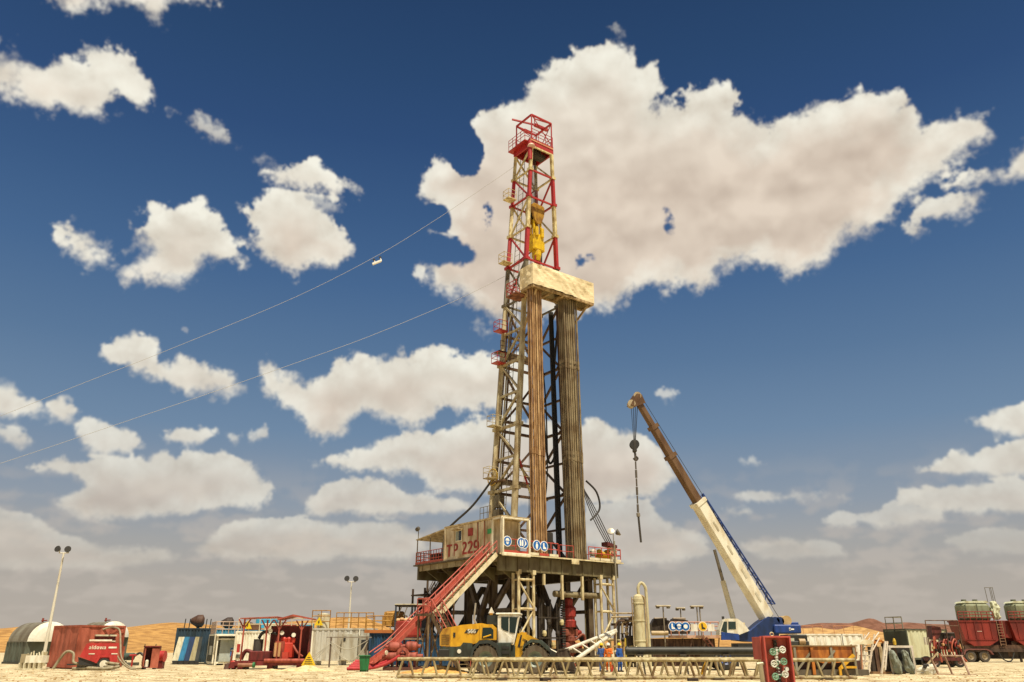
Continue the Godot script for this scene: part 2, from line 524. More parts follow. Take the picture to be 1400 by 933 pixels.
func part(p: Node, called: String, g: MB, m: Material) -> MeshInstance3D:
	var o := MeshInstance3D.new()
	o.name = called
	o.mesh = g.mesh()
	o.material_override = m
	p.add_child(o, true)
	return o

func bx(p: Node, called: String, m: Material, c: Vector3, s: Vector3, turn := 0.0, bevel := 0.0) -> MeshInstance3D:
	var g := MB.new()
	g.box(c, s, Basis(Vector3.UP, deg_to_rad(turn)), bevel)
	return part(p, called, g, m)

func br(p: Node, called: String, m: Material, a: Vector3, b: Vector3, w: float, h := -1.0) -> MeshInstance3D:
	var g := MB.new()
	g.bar(a, b, w, h if h > 0.0 else w)
	return part(p, called, g, m)

func ib(p: Node, called: String, m: Material, a: Vector3, b: Vector3, w: float, h: float) -> MeshInstance3D:
	var g := MB.new()
	g.ibeam(a, b, w, h)
	return part(p, called, g, m)

func tb(p: Node, called: String, m: Material, a: Vector3, b: Vector3, r: float, r1 := -1.0, k := 8) -> MeshInstance3D:
	var g := MB.new()
	g.tube(a, b, r, r1, k)
	return part(p, called, g, m)

func smooth_path(pts: Array, per := 6) -> PackedVector3Array:
	var out := PackedVector3Array()
	for i in pts.size() - 1:
		var a: Vector3 = pts[maxi(i - 1, 0)]
		var b: Vector3 = pts[i]
		var c: Vector3 = pts[i + 1]
		var d: Vector3 = pts[mini(i + 2, pts.size() - 1)]
		for k in per:
			out.append(b.cubic_interpolate(c, a, d, float(k) / per))
	out.append(pts[-1])
	return out

func hose(p: Node, called: String, m: Material, pts: Array, r: float, k := 6) -> MeshInstance3D:
	var g := MB.new()
	g.path(smooth_path(pts), r, k)
	return part(p, called, g, m)

func lt(p: Node, called: String, m: Material, prof: Array, at: Vector3, k := 16, bs := Basis()) -> MeshInstance3D:
	var g := MB.new()
	g.lathe(prof, at, bs, k)
	return part(p, called, g, m)

func pr(p: Node, called: String, m: Material, poly: Array, z0: float, z1: float, bs := Basis(), at := Vector3.ZERO) -> MeshInstance3D:
	var g := MB.new()
	g.prism(poly, z0, z1, bs, at)
	return part(p, called, g, m)

func words(p: Node, s: String, m: Material, at: Vector3, height: float, bs := Basis(), squeeze := 1.0) -> MeshInstance3D:
	var t := TextMesh.new()
	var f := SystemFont.new()
	f.font_names = PackedStringArray(["Droid Sans"])
	f.font_weight = 700
	t.font = f
	t.text = s
	t.font_size = 64
	t.pixel_size = height / 46.0
	t.depth = 0.02
	var o := MeshInstance3D.new()
	o.name = "lettering"
	o.mesh = t
	o.material_override = m
	o.transform = Transform3D(bs.scaled_local(Vector3(squeeze, 1, 1)), at)
	p.add_child(o, true)
	return o

func railing(p: Node, m: Material, pts: Array, h := 1.1, step := 1.5, r := 0.028, bars := 2) -> void:
	for i in pts.size() - 1:
		var a: Vector3 = pts[i]
		var b: Vector3 = pts[i + 1]
		var k := maxi(1, roundi(a.distance_to(b) / step))
		for j in k + (1 if i == pts.size() - 2 else 0):
			var q := a.lerp(b, float(j) / k)
			tb(p, "rail_post", m, q, q + Vector3.UP * h, r, -1, 5)
		for j in bars:
			var y := Vector3.UP * (h - 0.02 - j * h * 0.92 / bars)
			tb(p, "handrail", m, a + y, b + y, r, -1, 5)

# ==================================================================== materials
func noise_tex(key: String, seed_: int, freq: float, lo: Color, hi: Color, at0 := 0.3, at1 := 0.7, size := 512, octaves := 5) -> void:
	var f := FastNoiseLite.new()
	f.seed = seed_
	f.frequency = freq
	f.fractal_octaves = octaves
	var t := NoiseTexture2D.new()
	t.width = size
	t.height = size
	t.seamless = true
	t.noise = f
	var g := Gradient.new()
	g.offsets = PackedFloat32Array([at0, at1])
	g.colors = PackedColorArray([lo, hi])
	t.color_ramp = g
	tex[key] = t

func make_textures() -> void:
	noise_tex("light", 3, 0.008, Color(0.86, 0.82, 0.76), Color(1, 1, 1), 0.2, 0.6)
	noise_tex("grime", 9, 0.009, Color(0.72, 0.64, 0.54), Color(1, 0.99, 0.97), 0.2, 0.65)
	noise_tex("rust", 17, 0.010, Color(0.60, 0.47, 0.36), Color(1, 0.97, 0.93), 0.2, 0.62)
	noise_tex("sand", 29, 0.010, Color(0.80, 0.76, 0.70), Color(1, 1, 1), 0.28, 0.62, 1024, 6)
	noise_tex("sandfine", 41, 0.09, Color(0.80, 0.78, 0.75), Color(1, 1, 1), 0.3, 0.7, 1024, 4)
	for k in [["bumps", 51, 0.03, 2.0], ["ripple", 52, 0.05, 5.0], ["cloth", 53, 0.012, 7.0]]:
		var f := FastNoiseLite.new()
		f.seed = k[1]
		f.frequency = k[2]
		f.fractal_octaves = 5
		var t := NoiseTexture2D.new()
		t.width = 512
		t.height = 512
		t.seamless = true
		t.as_normal_map = true
		t.bump_strength = k[3]
		t.noise = f
		tex[k[0]] = t

func mt(hex: String, rough := 0.65, metal := 0.0, dirt := "light", scale := 0.22, bump := "") -> StandardMaterial3D:
	var key := "%s|%s|%s|%s|%s|%s" % [hex, rough, metal, dirt, scale, bump]
	if mats.has(key):
		return mats[key]
	var m := StandardMaterial3D.new()
	m.albedo_color = Color.html(hex)
	m.roughness = rough
	m.metallic = metal
	m.uv1_triplanar = true
	m.uv1_world_triplanar = true
	m.uv1_scale = Vector3(scale, scale * (0.35 if dirt in ["grime", "rust", "light"] else 1.0), scale)
	if dirt != "":
		m.albedo_texture = tex[dirt]
	if bump != "":
		m.normal_enabled = true
		m.normal_texture = tex[bump]
	mats[key] = m
	return m

# ==================================================================== ground
func ground_height(x: float, z: float, nz: FastNoiseLite) -> float:
	var f := smoothstep(-150.0, -70.0, z) * smoothstep(-8.0, -20.0, z)
	if f <= 0.0:
		return 0.0
	var h := 0.035 * nz.get_noise_2d(x * 0.6, z * 2.2) + 0.02 * nz.get_noise_2d(x * 3.0, z * 7.0)
	for k in [[-46.5, 0.02], [-49.2, -0.03], [-53.0, 0.015], [-57.5, 0.0], [-60.4, -0.02]]:   # wheel ruts across the pad
		var d: float = absf(z - k[0] - x * k[1])
		h -= 0.09 * exp(-d * d * 12.0) - 0.05 * exp(-pow(d - 0.45, 2.0) * 16.0)
	return h * f

func ground() -> void:
	var nz := FastNoiseLite.new()
	nz.seed = 8
	nz.frequency = 0.12
	nz.fractal_octaves = 4
	var xs := PackedFloat32Array([-3000, -1500, -800, -400, -200, -120])
	for k in 261:
		xs.append(-78.0 + k * 0.6)
	xs.append_array([120, 200, 400, 800, 1500, 3000])
	var zs := PackedFloat32Array([600, 200, 60, 10, -8])
	for k in 170:
		zs.append(-20.0 - k * 0.35)
	zs.append_array([-82, -90, -100, -115, -135, -160, -200, -260, -400, -700, -1200, -2500, -4000])
	var g := MB.new()
	for z in zs:
		for x in xs:
			g.v.append(Vector3(x, ground_height(x, z, nz), z))
	var w := xs.size()
	for j in zs.size():
		for i in w:
			var a := g.v[j * w + mini(i + 1, w - 1)] - g.v[j * w + maxi(i - 1, 0)]
			var b := g.v[mini(j + 1, zs.size() - 1) * w + i] - g.v[maxi(j - 1, 0) * w + i]
			var m := a.cross(b)
			g.n.append(m.normalized() * (1.0 if m.y > 0.0 else -1.0))
	for j in zs.size() - 1:
		for i in w - 1:
			var o := j * w + i
			g.ix.append_array([o, o + w, o + 1, o + 1, o + w, o + w + 1])
	var m := mt("dfd2ac", 0.95, 0.0, "sand", 0.06, "bumps")
	m.detail_enabled = true
	m.detail_blend_mode = BaseMaterial3D.BLEND_MODE_MUL
	m.detail_uv_layer = BaseMaterial3D.DETAIL_UV_1
	m.detail_albedo = tex.sandfine
	var o := part(self, "ground", g, m)
	o.set_meta("kind", "structure")
	# loose stones and clods on the pad
	var rng := RandomNumberGenerator.new()
	rng.seed = 12
	var st := MB.new()
	st.box(Vector3.ZERO, Vector3(1.0, 0.6, 0.8), Basis(Vector3(1, 1, 0).normalized(), 0.5), 0.22)
	var mm := MultiMesh.new()
	mm.transform_format = MultiMesh.TRANSFORM_3D
	mm.mesh = st.mesh()
	mm.instance_count = 2600
	for k in 2600:
		var z := -40.0 - 26.0 * pow(rng.randf(), 1.4)
		var x := rng.randf_range(-0.62, 0.62) * -z
		var sc := 0.03 + 0.11 * pow(rng.randf(), 4.0)
		mm.set_instance_transform(k, Transform3D(Basis(Vector3.UP, rng.randf() * TAU).scaled(Vector3.ONE * sc), Vector3(x, ground_height(x, z, nz) + sc * 0.15, z)))
	var mi := MultiMeshInstance3D.new()
	mi.name = "gravel"
	mi.multimesh = mm
	mi.material_override = mt("b39a70", 0.95, 0.0, "grime", 0.7)
	mi.set_meta("kind", "stuff")
	mi.set_meta("label", "scattered small stones and clods on the sand pad")
	mi.set_meta("category", "gravel")
	add_child(mi)

func dune(called: String, crest: Array, depth: float, front: float, back: float, m: Material, seed_: int) -> void:
	# crest: pixels of the skyline; the slope falls to the ground towards the camera and behind
	var nz := FastNoiseLite.new()
	nz.seed = seed_
	nz.frequency = 0.02
	nz.fractal_octaves = 4
	var pts := []
	for c in crest:
		pts.append(px(c[0], c[1], depth))
	var x0: float = pts[0].x
	var x1: float = pts[-1].x
	var nx := 150
	var nt := 34
	var g := MB.new()
	var seg := 0
	for i in nx + 1:
		var x := lerpf(x0, x1, float(i) / nx)
		while seg < pts.size() - 2 and x > pts[seg + 1].x:
			seg += 1
		var a: Vector3 = pts[seg]
		var b: Vector3 = pts[seg + 1]
		var t := smoothstep(0.0, 1.0, clampf((x - a.x) / maxf(b.x - a.x, 0.01), 0.0, 1.0))
		t = lerpf(t, clampf((x - a.x) / maxf(b.x - a.x, 0.01), 0.0, 1.0), 0.5)
		var h := lerpf(a.y, b.y, t)
		for j in nt + 1:
			var s := float(j) / nt
			var z := -depth + front - s * (front + back)
			var wob := 8.0 * nz.get_noise_2d(x * 0.4, z * 0.3)
			var q := (z + depth + wob * 0.6) / front if z + depth + wob * 0.6 > 0.0 else -(z + depth + wob * 0.6) / back
			q = clampf(q, 0.0, 1.0)
			var y := h * (1.0 - q) * (1.0 - 0.25 * q) + 0.9 * nz.get_noise_2d(x * 1.3, z * 1.3) * q * (1.0 - q) * 3.0
			g.v.append(Vector3(x, y - 0.15, z))
	var w := nt + 1
	for i in nx + 1:
		for j in w:
			var a := g.v[mini(i + 1, nx) * w + j] - g.v[maxi(i - 1, 0) * w + j]
			var b := g.v[i * w + mini(j + 1, nt)] - g.v[i * w + maxi(j - 1, 0)]
			var c := a.cross(b)
			g.n.append(c.normalized() * (1.0 if c.y > 0.0 else -1.0))
	for i in nx:
		for j in nt:
			var o := i * w + j
			g.ix.append_array([o, o + 1, o + w, o + 1, o + w + 1, o + w])
	var o := part(self, numbered(called), g, m)
	o.set_meta("kind", "structure")

func dunes() -> void:
	var orange := mt("b58a4a", 0.95, 0.0, "sand", 0.012, "ripple")
	var pale := mt("bd965c", 0.95, 0.0, "sand", 0.012, "ripple")
	var brown := mt("7a5340", 0.95, 0.0, "sand", 0.012, "ripple")  # far ridge: cloud shadow put into the sand colour as a darker brown
	dune("dune", [[-160, 872], [-60, 866], [0, 859], [71, 853], [134, 859], [165, 858], [236, 851], [330, 856], [414, 849], [461, 844], [501, 844], [520, 852], [560, 872], [590, 884]], 420.0, 150.0, 90.0, orange, 1)
	dune("dune", [[1040, 876], [1070, 864], [1088, 859], [1116, 858], [1142, 861], [1168, 855.5], [1192, 867], [1214, 868], [1260, 872], [1340, 874], [1480, 878]], 460.0, 130.0, 60.0, pale, 2)
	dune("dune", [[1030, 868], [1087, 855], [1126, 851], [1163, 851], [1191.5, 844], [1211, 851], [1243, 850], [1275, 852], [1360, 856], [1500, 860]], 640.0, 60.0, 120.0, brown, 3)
	dune("dune", [[560, 884], [600, 878], [700, 876], [860, 874], [980, 868], [1050, 866], [1090, 872], [1120, 884]], 520.0, 110.0, 60.0, orange, 4)

# ==================================================================== the drilling rig
const RIG_AT := Vector3(-1.0, 0, -67.0)     # near corner of the rig floor; local +X runs along its front, -Z along its left side
const RIG_TURN := 37.0
const DECK := 8.75

func rig_thing(called: String, label: String, category: String, group := "") -> Node3D:
	return thing(called, label, category, RIG_AT, RIG_TURN, group)

func rig_at(local: Vector3) -> Vector3:
	return RIG_AT + Basis(Vector3.UP, deg_to_rad(RIG_TURN)) * local

func rig() -> void:
	substructure()
	mast()
	hoisting()
	pipes()
	doghouse()
	stairs()
	floor_things()
	under_floor()

func substructure() -> void:
	var cream := mt("b3aa86", 0.6, 0.0, "grime", 0.25)
	var olive := mt("746e50", 0.65, 0.0, "grime", 0.25)
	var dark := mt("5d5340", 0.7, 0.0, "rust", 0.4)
	var white := mt("d8cfa8", 0.55, 0.0, "grime", 0.5)
	var grate := mt("6d6553", 0.8, 0.2, "grime", 0.4)
	var t := rig_thing("rig_substructure", "tall beige steel substructure carrying the rig floor and mast", "substructure")
	# floor
	bx(t, "floor_deck", grate, Vector3(6.85, DECK - 0.06, -6.75), Vector3(13.9, 0.12, 13.7))
	bx(t, "fascia_beam", olive, Vector3(6.85, DECK - 0.75, -0.45), Vector3(13.4, 1.2, 0.25))
	bx(t, "fascia_beam", olive, Vector3(6.85, DECK - 0.75, -13.1), Vector3(13.4, 1.2, 0.25))
	bx(t, "fascia_beam", cream, Vector3(0.3, DECK - 0.36, -6.75), Vector3(0.2, 0.46, 12.5))
	bx(t, "fascia_beam", olive, Vector3(2.7, DECK - 0.75, -6.75), Vector3(0.25, 1.2, 12.3))
	bx(t, "fascia_beam", olive, Vector3(13.2, DECK - 0.75, -6.75), Vector3(0.25, 1.2, 12.3))
	for k in 11:
		bx(t, "stiffener", olive, Vector3(0.9 + k * 1.19, DECK - 0.75, -0.29), Vector3(0.07, 1.1, 0.07))
	for k in 9:
		bx(t, "stiffener", cream, Vector3(0.17, DECK - 0.36, -1.2 - k * 1.4), Vector3(0.06, 0.44, 0.08))
	bx(t, "edge_flange", white, Vector3(6.85, DECK - 0.07, 0.13), Vector3(13.9, 0.11, 0.05))
	bx(t, "name_plate", white, Vector3(8.0, DECK - 0.3, 0.16), Vector3(0.85, 0.35, 0.04))
	for k in 7:
		ib(t, "floor_joist", dark, Vector3(0.7, DECK - 0.5, -2.0 - k * 1.7), Vector3(13.0, DECK - 0.5, -2.0 - k * 1.7), 0.3, 0.6)
	for x in [3.5, 10.2]:
		ib(t, "floor_girder", dark, Vector3(x, DECK - 1.2, -0.7), Vector3(x, DECK - 1.2, -12.9), 0.45, 0.9)
	# brackets under the cantilevered left walkway
	for k in 5:
		var z := -1.6 - k * 2.6
		var g := MB.new()
		g.prism([[0.42, DECK - 0.16], [2.5, DECK - 0.16], [2.5, DECK - 1.9], [0.42, DECK - 0.6]], z - 0.08, z + 0.08)
		part(t, "bracket", g, olive)
	# two side frames standing on long base boxes
	for x in [2.7, 11.0]:
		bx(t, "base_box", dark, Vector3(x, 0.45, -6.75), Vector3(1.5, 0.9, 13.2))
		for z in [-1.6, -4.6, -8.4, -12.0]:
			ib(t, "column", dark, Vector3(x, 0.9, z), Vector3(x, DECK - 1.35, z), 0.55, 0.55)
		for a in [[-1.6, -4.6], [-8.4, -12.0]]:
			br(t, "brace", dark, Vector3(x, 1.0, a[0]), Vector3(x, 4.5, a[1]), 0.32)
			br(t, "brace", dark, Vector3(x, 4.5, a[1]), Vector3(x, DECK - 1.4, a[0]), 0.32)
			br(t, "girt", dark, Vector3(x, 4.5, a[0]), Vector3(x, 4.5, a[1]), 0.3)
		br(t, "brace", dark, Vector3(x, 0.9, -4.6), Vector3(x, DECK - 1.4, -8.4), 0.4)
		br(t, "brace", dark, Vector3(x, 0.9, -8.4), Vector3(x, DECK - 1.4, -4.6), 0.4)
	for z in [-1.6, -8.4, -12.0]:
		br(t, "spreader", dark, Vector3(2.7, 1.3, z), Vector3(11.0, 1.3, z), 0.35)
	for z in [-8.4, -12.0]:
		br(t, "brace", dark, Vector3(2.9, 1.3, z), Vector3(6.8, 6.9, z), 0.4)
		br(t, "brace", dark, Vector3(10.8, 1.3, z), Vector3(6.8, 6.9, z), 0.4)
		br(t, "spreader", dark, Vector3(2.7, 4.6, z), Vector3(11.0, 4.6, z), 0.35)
	# heavy raising legs seen behind the blow-out preventer
	br(t, "raising_leg", dark, Vector3(7.4, 6.6, -6.0), Vector3(11.2, 0.9, -3.2), 0.75)
	br(t, "raising_leg", dark, Vector3(7.2, 6.6, -6.4), Vector3(3.0, 0.9, -6.4), 0.5)
	# trolley beam and stubs hanging below the floor
	tb(t, "trolley_beam", mt("8d8468", 0.6, 0.0, "grime", 0.4), Vector3(6.6, 5.85, -1.1), Vector3(12.0, 5.85, -1.1), 0.27)
	for x in [4.9, 6.9, 9.2, 11.4]:
		var l := 0.9 if x in [4.9, 11.4] else 2.0
		bx(t, "hanger_post", white, Vector3(x, DECK - 1.4 - l * 0.5, -0.4), Vector3(0.2, l, 0.2))
	# two bright lattice legs under the front edge
	for x in [3.05, 12.2]:
		var w := 1.55
		var top := DECK - 1.4
		for s in [0.0, 1.0]:
			for d in [-0.45, -1.2]:
				tb(t, "lattice_leg", white, Vector3(x + s * w - w * 0.5, 0.0, d), Vector3(x + s * w - w * 0.5, top, d), 0.13)
			bx(t, "clevis", white, Vector3(x + s * w - w * 0.5, top + 0.05, -0.45), Vector3(0.34, 0.36, 0.34))
		for k in 3:
			var y := top - 0.55 - k * 2.3
			tb(t, "lattice_girt", white, Vector3(x - w * 0.5, y, -0.45), Vector3(x + w * 0.5, y, -0.45), 0.11)
			var up := k % 2 == 0
			tb(t, "lattice_brace", white, Vector3(x - w * 0.5 if up else x + w * 0.5, y - 0.1, -0.45), Vector3(x + w * 0.5 if up else x - w * 0.5, y - 2.2, -0.45), 0.08)
			for s in [-1.0, 1.0]:
				tb(t, "lattice_girt", white, Vector3(x + s * w * 0.5, y, -0.45), Vector3(x + s * w * 0.5, y, -1.2), 0.08)
	# slender pipes and cables seen against the light on the right
	for k in 5:
		var x := 10.6 + k * 0.28
		tb(t, "conduit", dark if k % 2 else olive, Vector3(x, 1.0, -1.7 - 0.3 * (k % 3)), Vector3(x, DECK - 1.3, -1.7 - 0.3 * (k % 3)), 0.05, -1, 6)

func mast_point(k: int, y: float) -> Vector3:        # legs: 0 front left, 1 front right, 2 rear right, 3 rear left
	var f := (y - DECK) / (52.0 - DECK)
	var lo := Vector3(3.75 if k in [0, 3] else 10.35, y, -3.3 if k in [0, 1] else -6.9)
	var hi := Vector3(6.2 if k in [0, 3] else 9.0, y, -3.1 if k in [0, 1] else -5.9)
	return lo.lerp(hi, f)

func mast() -> void:
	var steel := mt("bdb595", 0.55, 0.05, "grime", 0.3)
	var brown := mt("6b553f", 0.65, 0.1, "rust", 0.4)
	var white := mt("d6cc9c", 0.5, 0.0, "grime", 0.5)
	var red := mt("a82626", 0.5, 0.0, "light", 0.5)
	var grey := mt("77725f", 0.6, 0.1, "grime", 0.4)
	var t := rig_thing("drilling_mast", "tall lattice drilling mast with red and white banded top", "drilling mast")
	# legs in lengths: bare steel below, white and red bands above
	var cuts := [DECK, 15.0, 21.0, 27.5, 34.0, 38.3, 42.0, 45.7, 49.0, 52.0]
	for k in 4:
		for i in cuts.size() - 1:
			var a: float = cuts[i]
			var b: float = cuts[i + 1]
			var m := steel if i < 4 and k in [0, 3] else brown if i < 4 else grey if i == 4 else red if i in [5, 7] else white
			var r := 0.30 - 0.012 * i
			if k == 0 and i < 4:
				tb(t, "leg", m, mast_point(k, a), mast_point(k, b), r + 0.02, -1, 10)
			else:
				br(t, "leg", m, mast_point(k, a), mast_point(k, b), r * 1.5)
			if i > 0:
				bx(t, "splice_plate", m, mast_point(k, a), Vector3(r * 2.4, 0.3, r * 2.4))
	# girts and diagonals: left side (3-0), right side (1-2), back (2-3); the front stays open below the racking board
	for side in [[3, 0], [1, 2], [2, 3]]:
		for i in cuts.size() - 1:
			var a: float = cuts[i]
			var b: float = cuts[i + 1]
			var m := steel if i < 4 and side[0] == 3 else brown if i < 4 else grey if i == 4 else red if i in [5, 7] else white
			var w := 0.24 if i < 4 else 0.17
			var mid := (a + b) * 0.5
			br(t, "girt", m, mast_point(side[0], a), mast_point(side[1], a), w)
			if side[0] == 2 and i < 4:      # wide rear panels: double girts and K bracing
				if i > 0:
					br(t, "girt", m, mast_point(2, a + 1.0), mast_point(3, a + 1.0), w)
				var c := (mast_point(2, mid) + mast_point(3, mid)) * 0.5
				br(t, "girt", m, mast_point(2, mid), mast_point(3, mid), w * 0.9)
				for e in [2, 3]:
					br(t, "diagonal", m, mast_point(e, a), c, w * 0.75)
					br(t, "diagonal", m, mast_point(e, b), c, w * 0.75)
			elif i < 4:
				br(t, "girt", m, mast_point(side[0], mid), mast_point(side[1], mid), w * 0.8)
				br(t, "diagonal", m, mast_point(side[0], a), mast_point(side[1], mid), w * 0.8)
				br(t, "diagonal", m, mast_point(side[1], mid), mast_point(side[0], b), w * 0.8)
			else:
				var flip: bool = i % 2 == 0
				br(t, "diagonal", m, mast_point(side[0] if flip else side[1], a), mast_point(side[1] if flip else side[0], b), w * 0.9)
	for i in range(5, cuts.size()):
		var m := red if i in [5, 6, 7, 8] else white
		if i in [5, 7, 8, 9]:
			br(t, "girt", m, mast_point(0, cuts[i]) , mast_point(1, cuts[i]), 0.16)
	# cable ladder, hoses and small platforms on the left side
	for s in [0.35, 0.62]:
		tb(t, "ladder_rail", grey, mast_point(3, 11.0).lerp(mast_point(0, 11.0), s), mast_point(3, 51.5).lerp(mast_point(0, 51.5), s), 0.035, -1, 5)
	for k in 66:
		var y := 11.2 + k * 0.61
		tb(t, "ladder_rung", grey, mast_point(3, y).lerp(mast_point(0, y), 0.35), mast_point(3, y).lerp(mast_point(0, y), 0.62), 0.022, -1, 4)
	for a in [[46.2, white], [38.6, white], [31.0, red], [27.6, red], [21.2, steel], [16.2, steel]]:
		var y: float = a[0]
		var c := mast_point(3, y).lerp(mast_point(0, y), 0.12) + Vector3(-0.62, 0, 0)
		var pl := bx(t, "rest_platform", a[1], c, Vector3(1.1, 0.08, 1.0))
		railing(pl, a[1], [c + Vector3(0.5, 0, -0.48), c + Vector3(-0.53, 0, -0.48), c + Vector3(-0.53, 0, 0.48), c + Vector3(0.5, 0, 0.48)], 1.05, 1.0, 0.03)
	for k in 4:
		var o := Vector3(0.12 + 0.1 * k, 0, 0.25 * k)
		tb(t, "standpipe", [grey, brown, steel, brown][k], mast_point(3, 10.0) + o, mast_point(3, 33.0 + 2.0 * (k % 2)) + o, 0.075, -1, 6)
	# lower service platform with its rail behind the left pipes
	var sp := bx(t, "service_platform", brown, Vector3(5.5, 15.9, -5.6), Vector3(3.4, 0.14, 1.6))
	railing(sp, white, [Vector3(4.0, 15.95, -4.85), Vector3(7.1, 15.95, -4.85)], 1.1, 0.7, 0.03)
	var b2 := bx(t, "service_platform", brown, Vector3(7.0, 29.0, -6.6), Vector3(5.4, 0.14, 0.9))
	railing(b2, brown, [Vector3(4.5, 29.05, -6.2), Vector3(9.5, 29.05, -6.2)], 1.1, 1.0, 0.03)
	# crane-like gin pole with red and white bands beside the front leg
	var gp := mast_point(0, 17.0)
	for k in 5:
		tb(t, "banded_pole", red if k % 2 == 0 else white, gp + Vector3(0.15, 0.6 - k * 0.75, 0.2) + Vector3(0.32, 0, 0) * k, gp + Vector3(0.15, 0.6 - (k + 1) * 0.75, 0.2) + Vector3(0.32, 0, 0) * (k + 1), 0.1, -1, 8)
	# yellow hose reel on the left leg
	var reel := MB.new()
	var rc := mast_point(3, 16.4) + Vector3(-0.3, 0, 0.2)
	for k in 24:
		var q := TAU * k / 24.0
		var q2 := TAU * (k + 1) / 24.0
		reel.tube(rc + Vector3(0, sin(q), cos(q)) * 0.75, rc + Vector3(0, sin(q2), cos(q2)) * 0.75, 0.06, -1, 5, false)
	for k in 6:
		reel.tube(rc, rc + Vector3(0, sin(TAU * k / 6.0), cos(TAU * k / 6.0)) * 0.75, 0.03, -1, 5, false)
	part(t, "hose_reel", reel, mt("b09030", 0.6))
	for k in 3:
		bx(t, "junction_box", grey, mast_point(3, 11.5 + 1.3 * k) + Vector3(0.2, 0, 0.8), Vector3(0.6, 1.1, 0.9))
	# racking board wrapped in cream tarpaulin
	var tarp := mt("d9c9a2", 0.9, 0.0, "", 0.12)
	var boardwood := mt("b49f78", 0.8, 0.0, "grime", 0.5)
	var g := MB.new()
	var lo := Vector3(3.9, 34.0, -2.25)
	var sz := Vector3(7.9, 2.2, 2.05)
	var nz := FastNoiseLite.new()
	nz.seed = 31
	nz.frequency = 0.32
	var faces := [[Vector3(0, 0, 1), Vector3(1, 0, 0), Vector3(0, 1, 0), sz.x, sz.y], [Vector3(0, 0, 0), Vector3(0, 0, 1), Vector3(0, 1, 0), sz.z, sz.y], [Vector3(1, 0, 1), Vector3(0, 0, -1), Vector3(0, 1, 0), sz.z, sz.y], [Vector3(1, 0, 0), Vector3(-1, 0, 0), Vector3(0, 1, 0), sz.x, sz.y]]
	for f in faces:
		var o: Vector3 = lo + f[0] * sz
		var nu := int(f[3] / 0.16)
		var nv := 12
		for i in nu:
			for j in nv:
				var q := []
				for d in [[0, 0], [1, 0], [1, 1], [0, 1]]:
					var p: Vector3 = o + f[1] * f[3] * (i + d[0]) / nu + f[2] * f[4] * (j + d[1]) / nv
					var edge: float = minf(minf(float(i + d[0]), float(nu - i - d[0])) / 2.0, 1.0) * minf(1.0, float(nv - j - d[1]) / 2.0)
					var fold := nz.get_noise_3d(p.x * 1.0 + p.y * 0.8, p.y * 0.35, p.z * 1.0 + p.y * 0.8) * 0.30 + 0.16 * nz.get_noise_3d(p.x * 3.0, p.y * 1.2, p.z * 3.0)
					p += f[1].cross(f[2]) * fold * edge + Vector3(0, -0.10 * absf(nz.get_noise_1d(p.x * 2.0 + p.z * 2.0)) if j + d[1] == 0 else 0.0, 0)
					q.append(p)
				g.quad(q[0], q[1], q[2], q[3])
	var board := part(t, "racking_board_tarpaulin", g, tarp)
	board.set_meta("label", "cream tarpaulin wrapped round the racking board")
	bx(board, "top_cover", tarp, lo + Vector3(sz.x * 0.5, sz.y - 0.02, sz.z * 0.5), Vector3(sz.x - 0.05, 0.05, sz.z - 0.05))
	bx(t, "board_frame", boardwood, Vector3(7.85, 33.86, -0.32), Vector3(7.8, 0.24, 0.18))
	bx(t, "board_frame", boardwood, Vector3(7.85, 33.86, -2.1), Vector3(7.8, 0.24, 0.18))
	for x in [3.98, 6.5, 7.9, 11.7]:
		bx(t, "board_beam", boardwood, Vector3(x, 33.86, -1.2), Vector3(0.18, 0.22, 1.7))
	for k in 12:
		var x := 4.25 + k * 0.24 + (1.9 if k > 6 else 0.0)
		bx(t, "racking_finger", boardwood, Vector3(x, 33.86, -1.2), Vector3(0.07, 0.12, 1.7))
	br(t, "board_strut", boardwood, mast_point(0, 30.0), Vector3(4.6, 33.8, -0.6), 0.17)
	br(t, "board_strut", boardwood, mast_point(1, 30.0), Vector3(11.3, 33.8, -0.6), 0.17)
	br(t, "board_strut", boardwood, mast_point(0, 33.6), Vector3(4.6, 33.8, -2.1), 0.2)
	br(t, "board_strut", boardwood, mast_point(1, 33.6), Vector3(10.6, 33.8, -2.1), 0.2)
	# wind-wall and rail pieces left of the board
	var bp := bx(t, "board_walkway", mt("8a5a40", 0.7, 0.0, "rust"), Vector3(4.4, 33.8, -3.2), Vector3(1.7, 0.14, 1.7))
	railing(bp, red, [Vector3(3.6, 33.9, -2.4), Vector3(3.6, 33.9, -4.0), Vector3(5.2, 33.9, -4.0)], 1.3, 0.5, 0.04, 3)
	# crown: red platform, sheave beams and a railed cage
	var cc := Vector3(7.6, 52.0, -4.5)
	bx(t, "crown_beam", red, cc + Vector3(0, 0.45, 1.35), Vector3(3.3, 0.9, 0.18))
	bx(t, "crown_beam", red, cc + Vector3(0, 0.45, -1.35), Vector3(3.3, 0.9, 0.18))
	bx(t, "crown_beam", red, cc + Vector3(-1.5, 0.45, 0), Vector3(0.18, 0.9, 2.5))
	bx(t, "crown_beam", red, cc + Vector3(1.5, 0.45, 0), Vector3(0.18, 0.9, 2.5))
	bx(t, "crown_beam", mt("c98d6a", 0.6), cc + Vector3(0, 0.75, 1.47), Vector3(3.2, 0.16, 0.06))
	var cp := bx(t, "crown_platform", red, cc + Vector3(-1.6, 0.62, -0.3), Vector3(1.1, 0.1, 3.0))
	bx(t, "crown_platform", red, cc + Vector3(0.1, 0.97, 0), Vector3(3.1, 0.1, 2.9))
	railing(cp, red, [cc + Vector3(-1.2, 0.7, 1.2), cc + Vector3(-2.12, 0.7, 1.2), cc + Vector3(-2.12, 0.7, -1.7)], 1.3, 0.8, 0.035, 3)
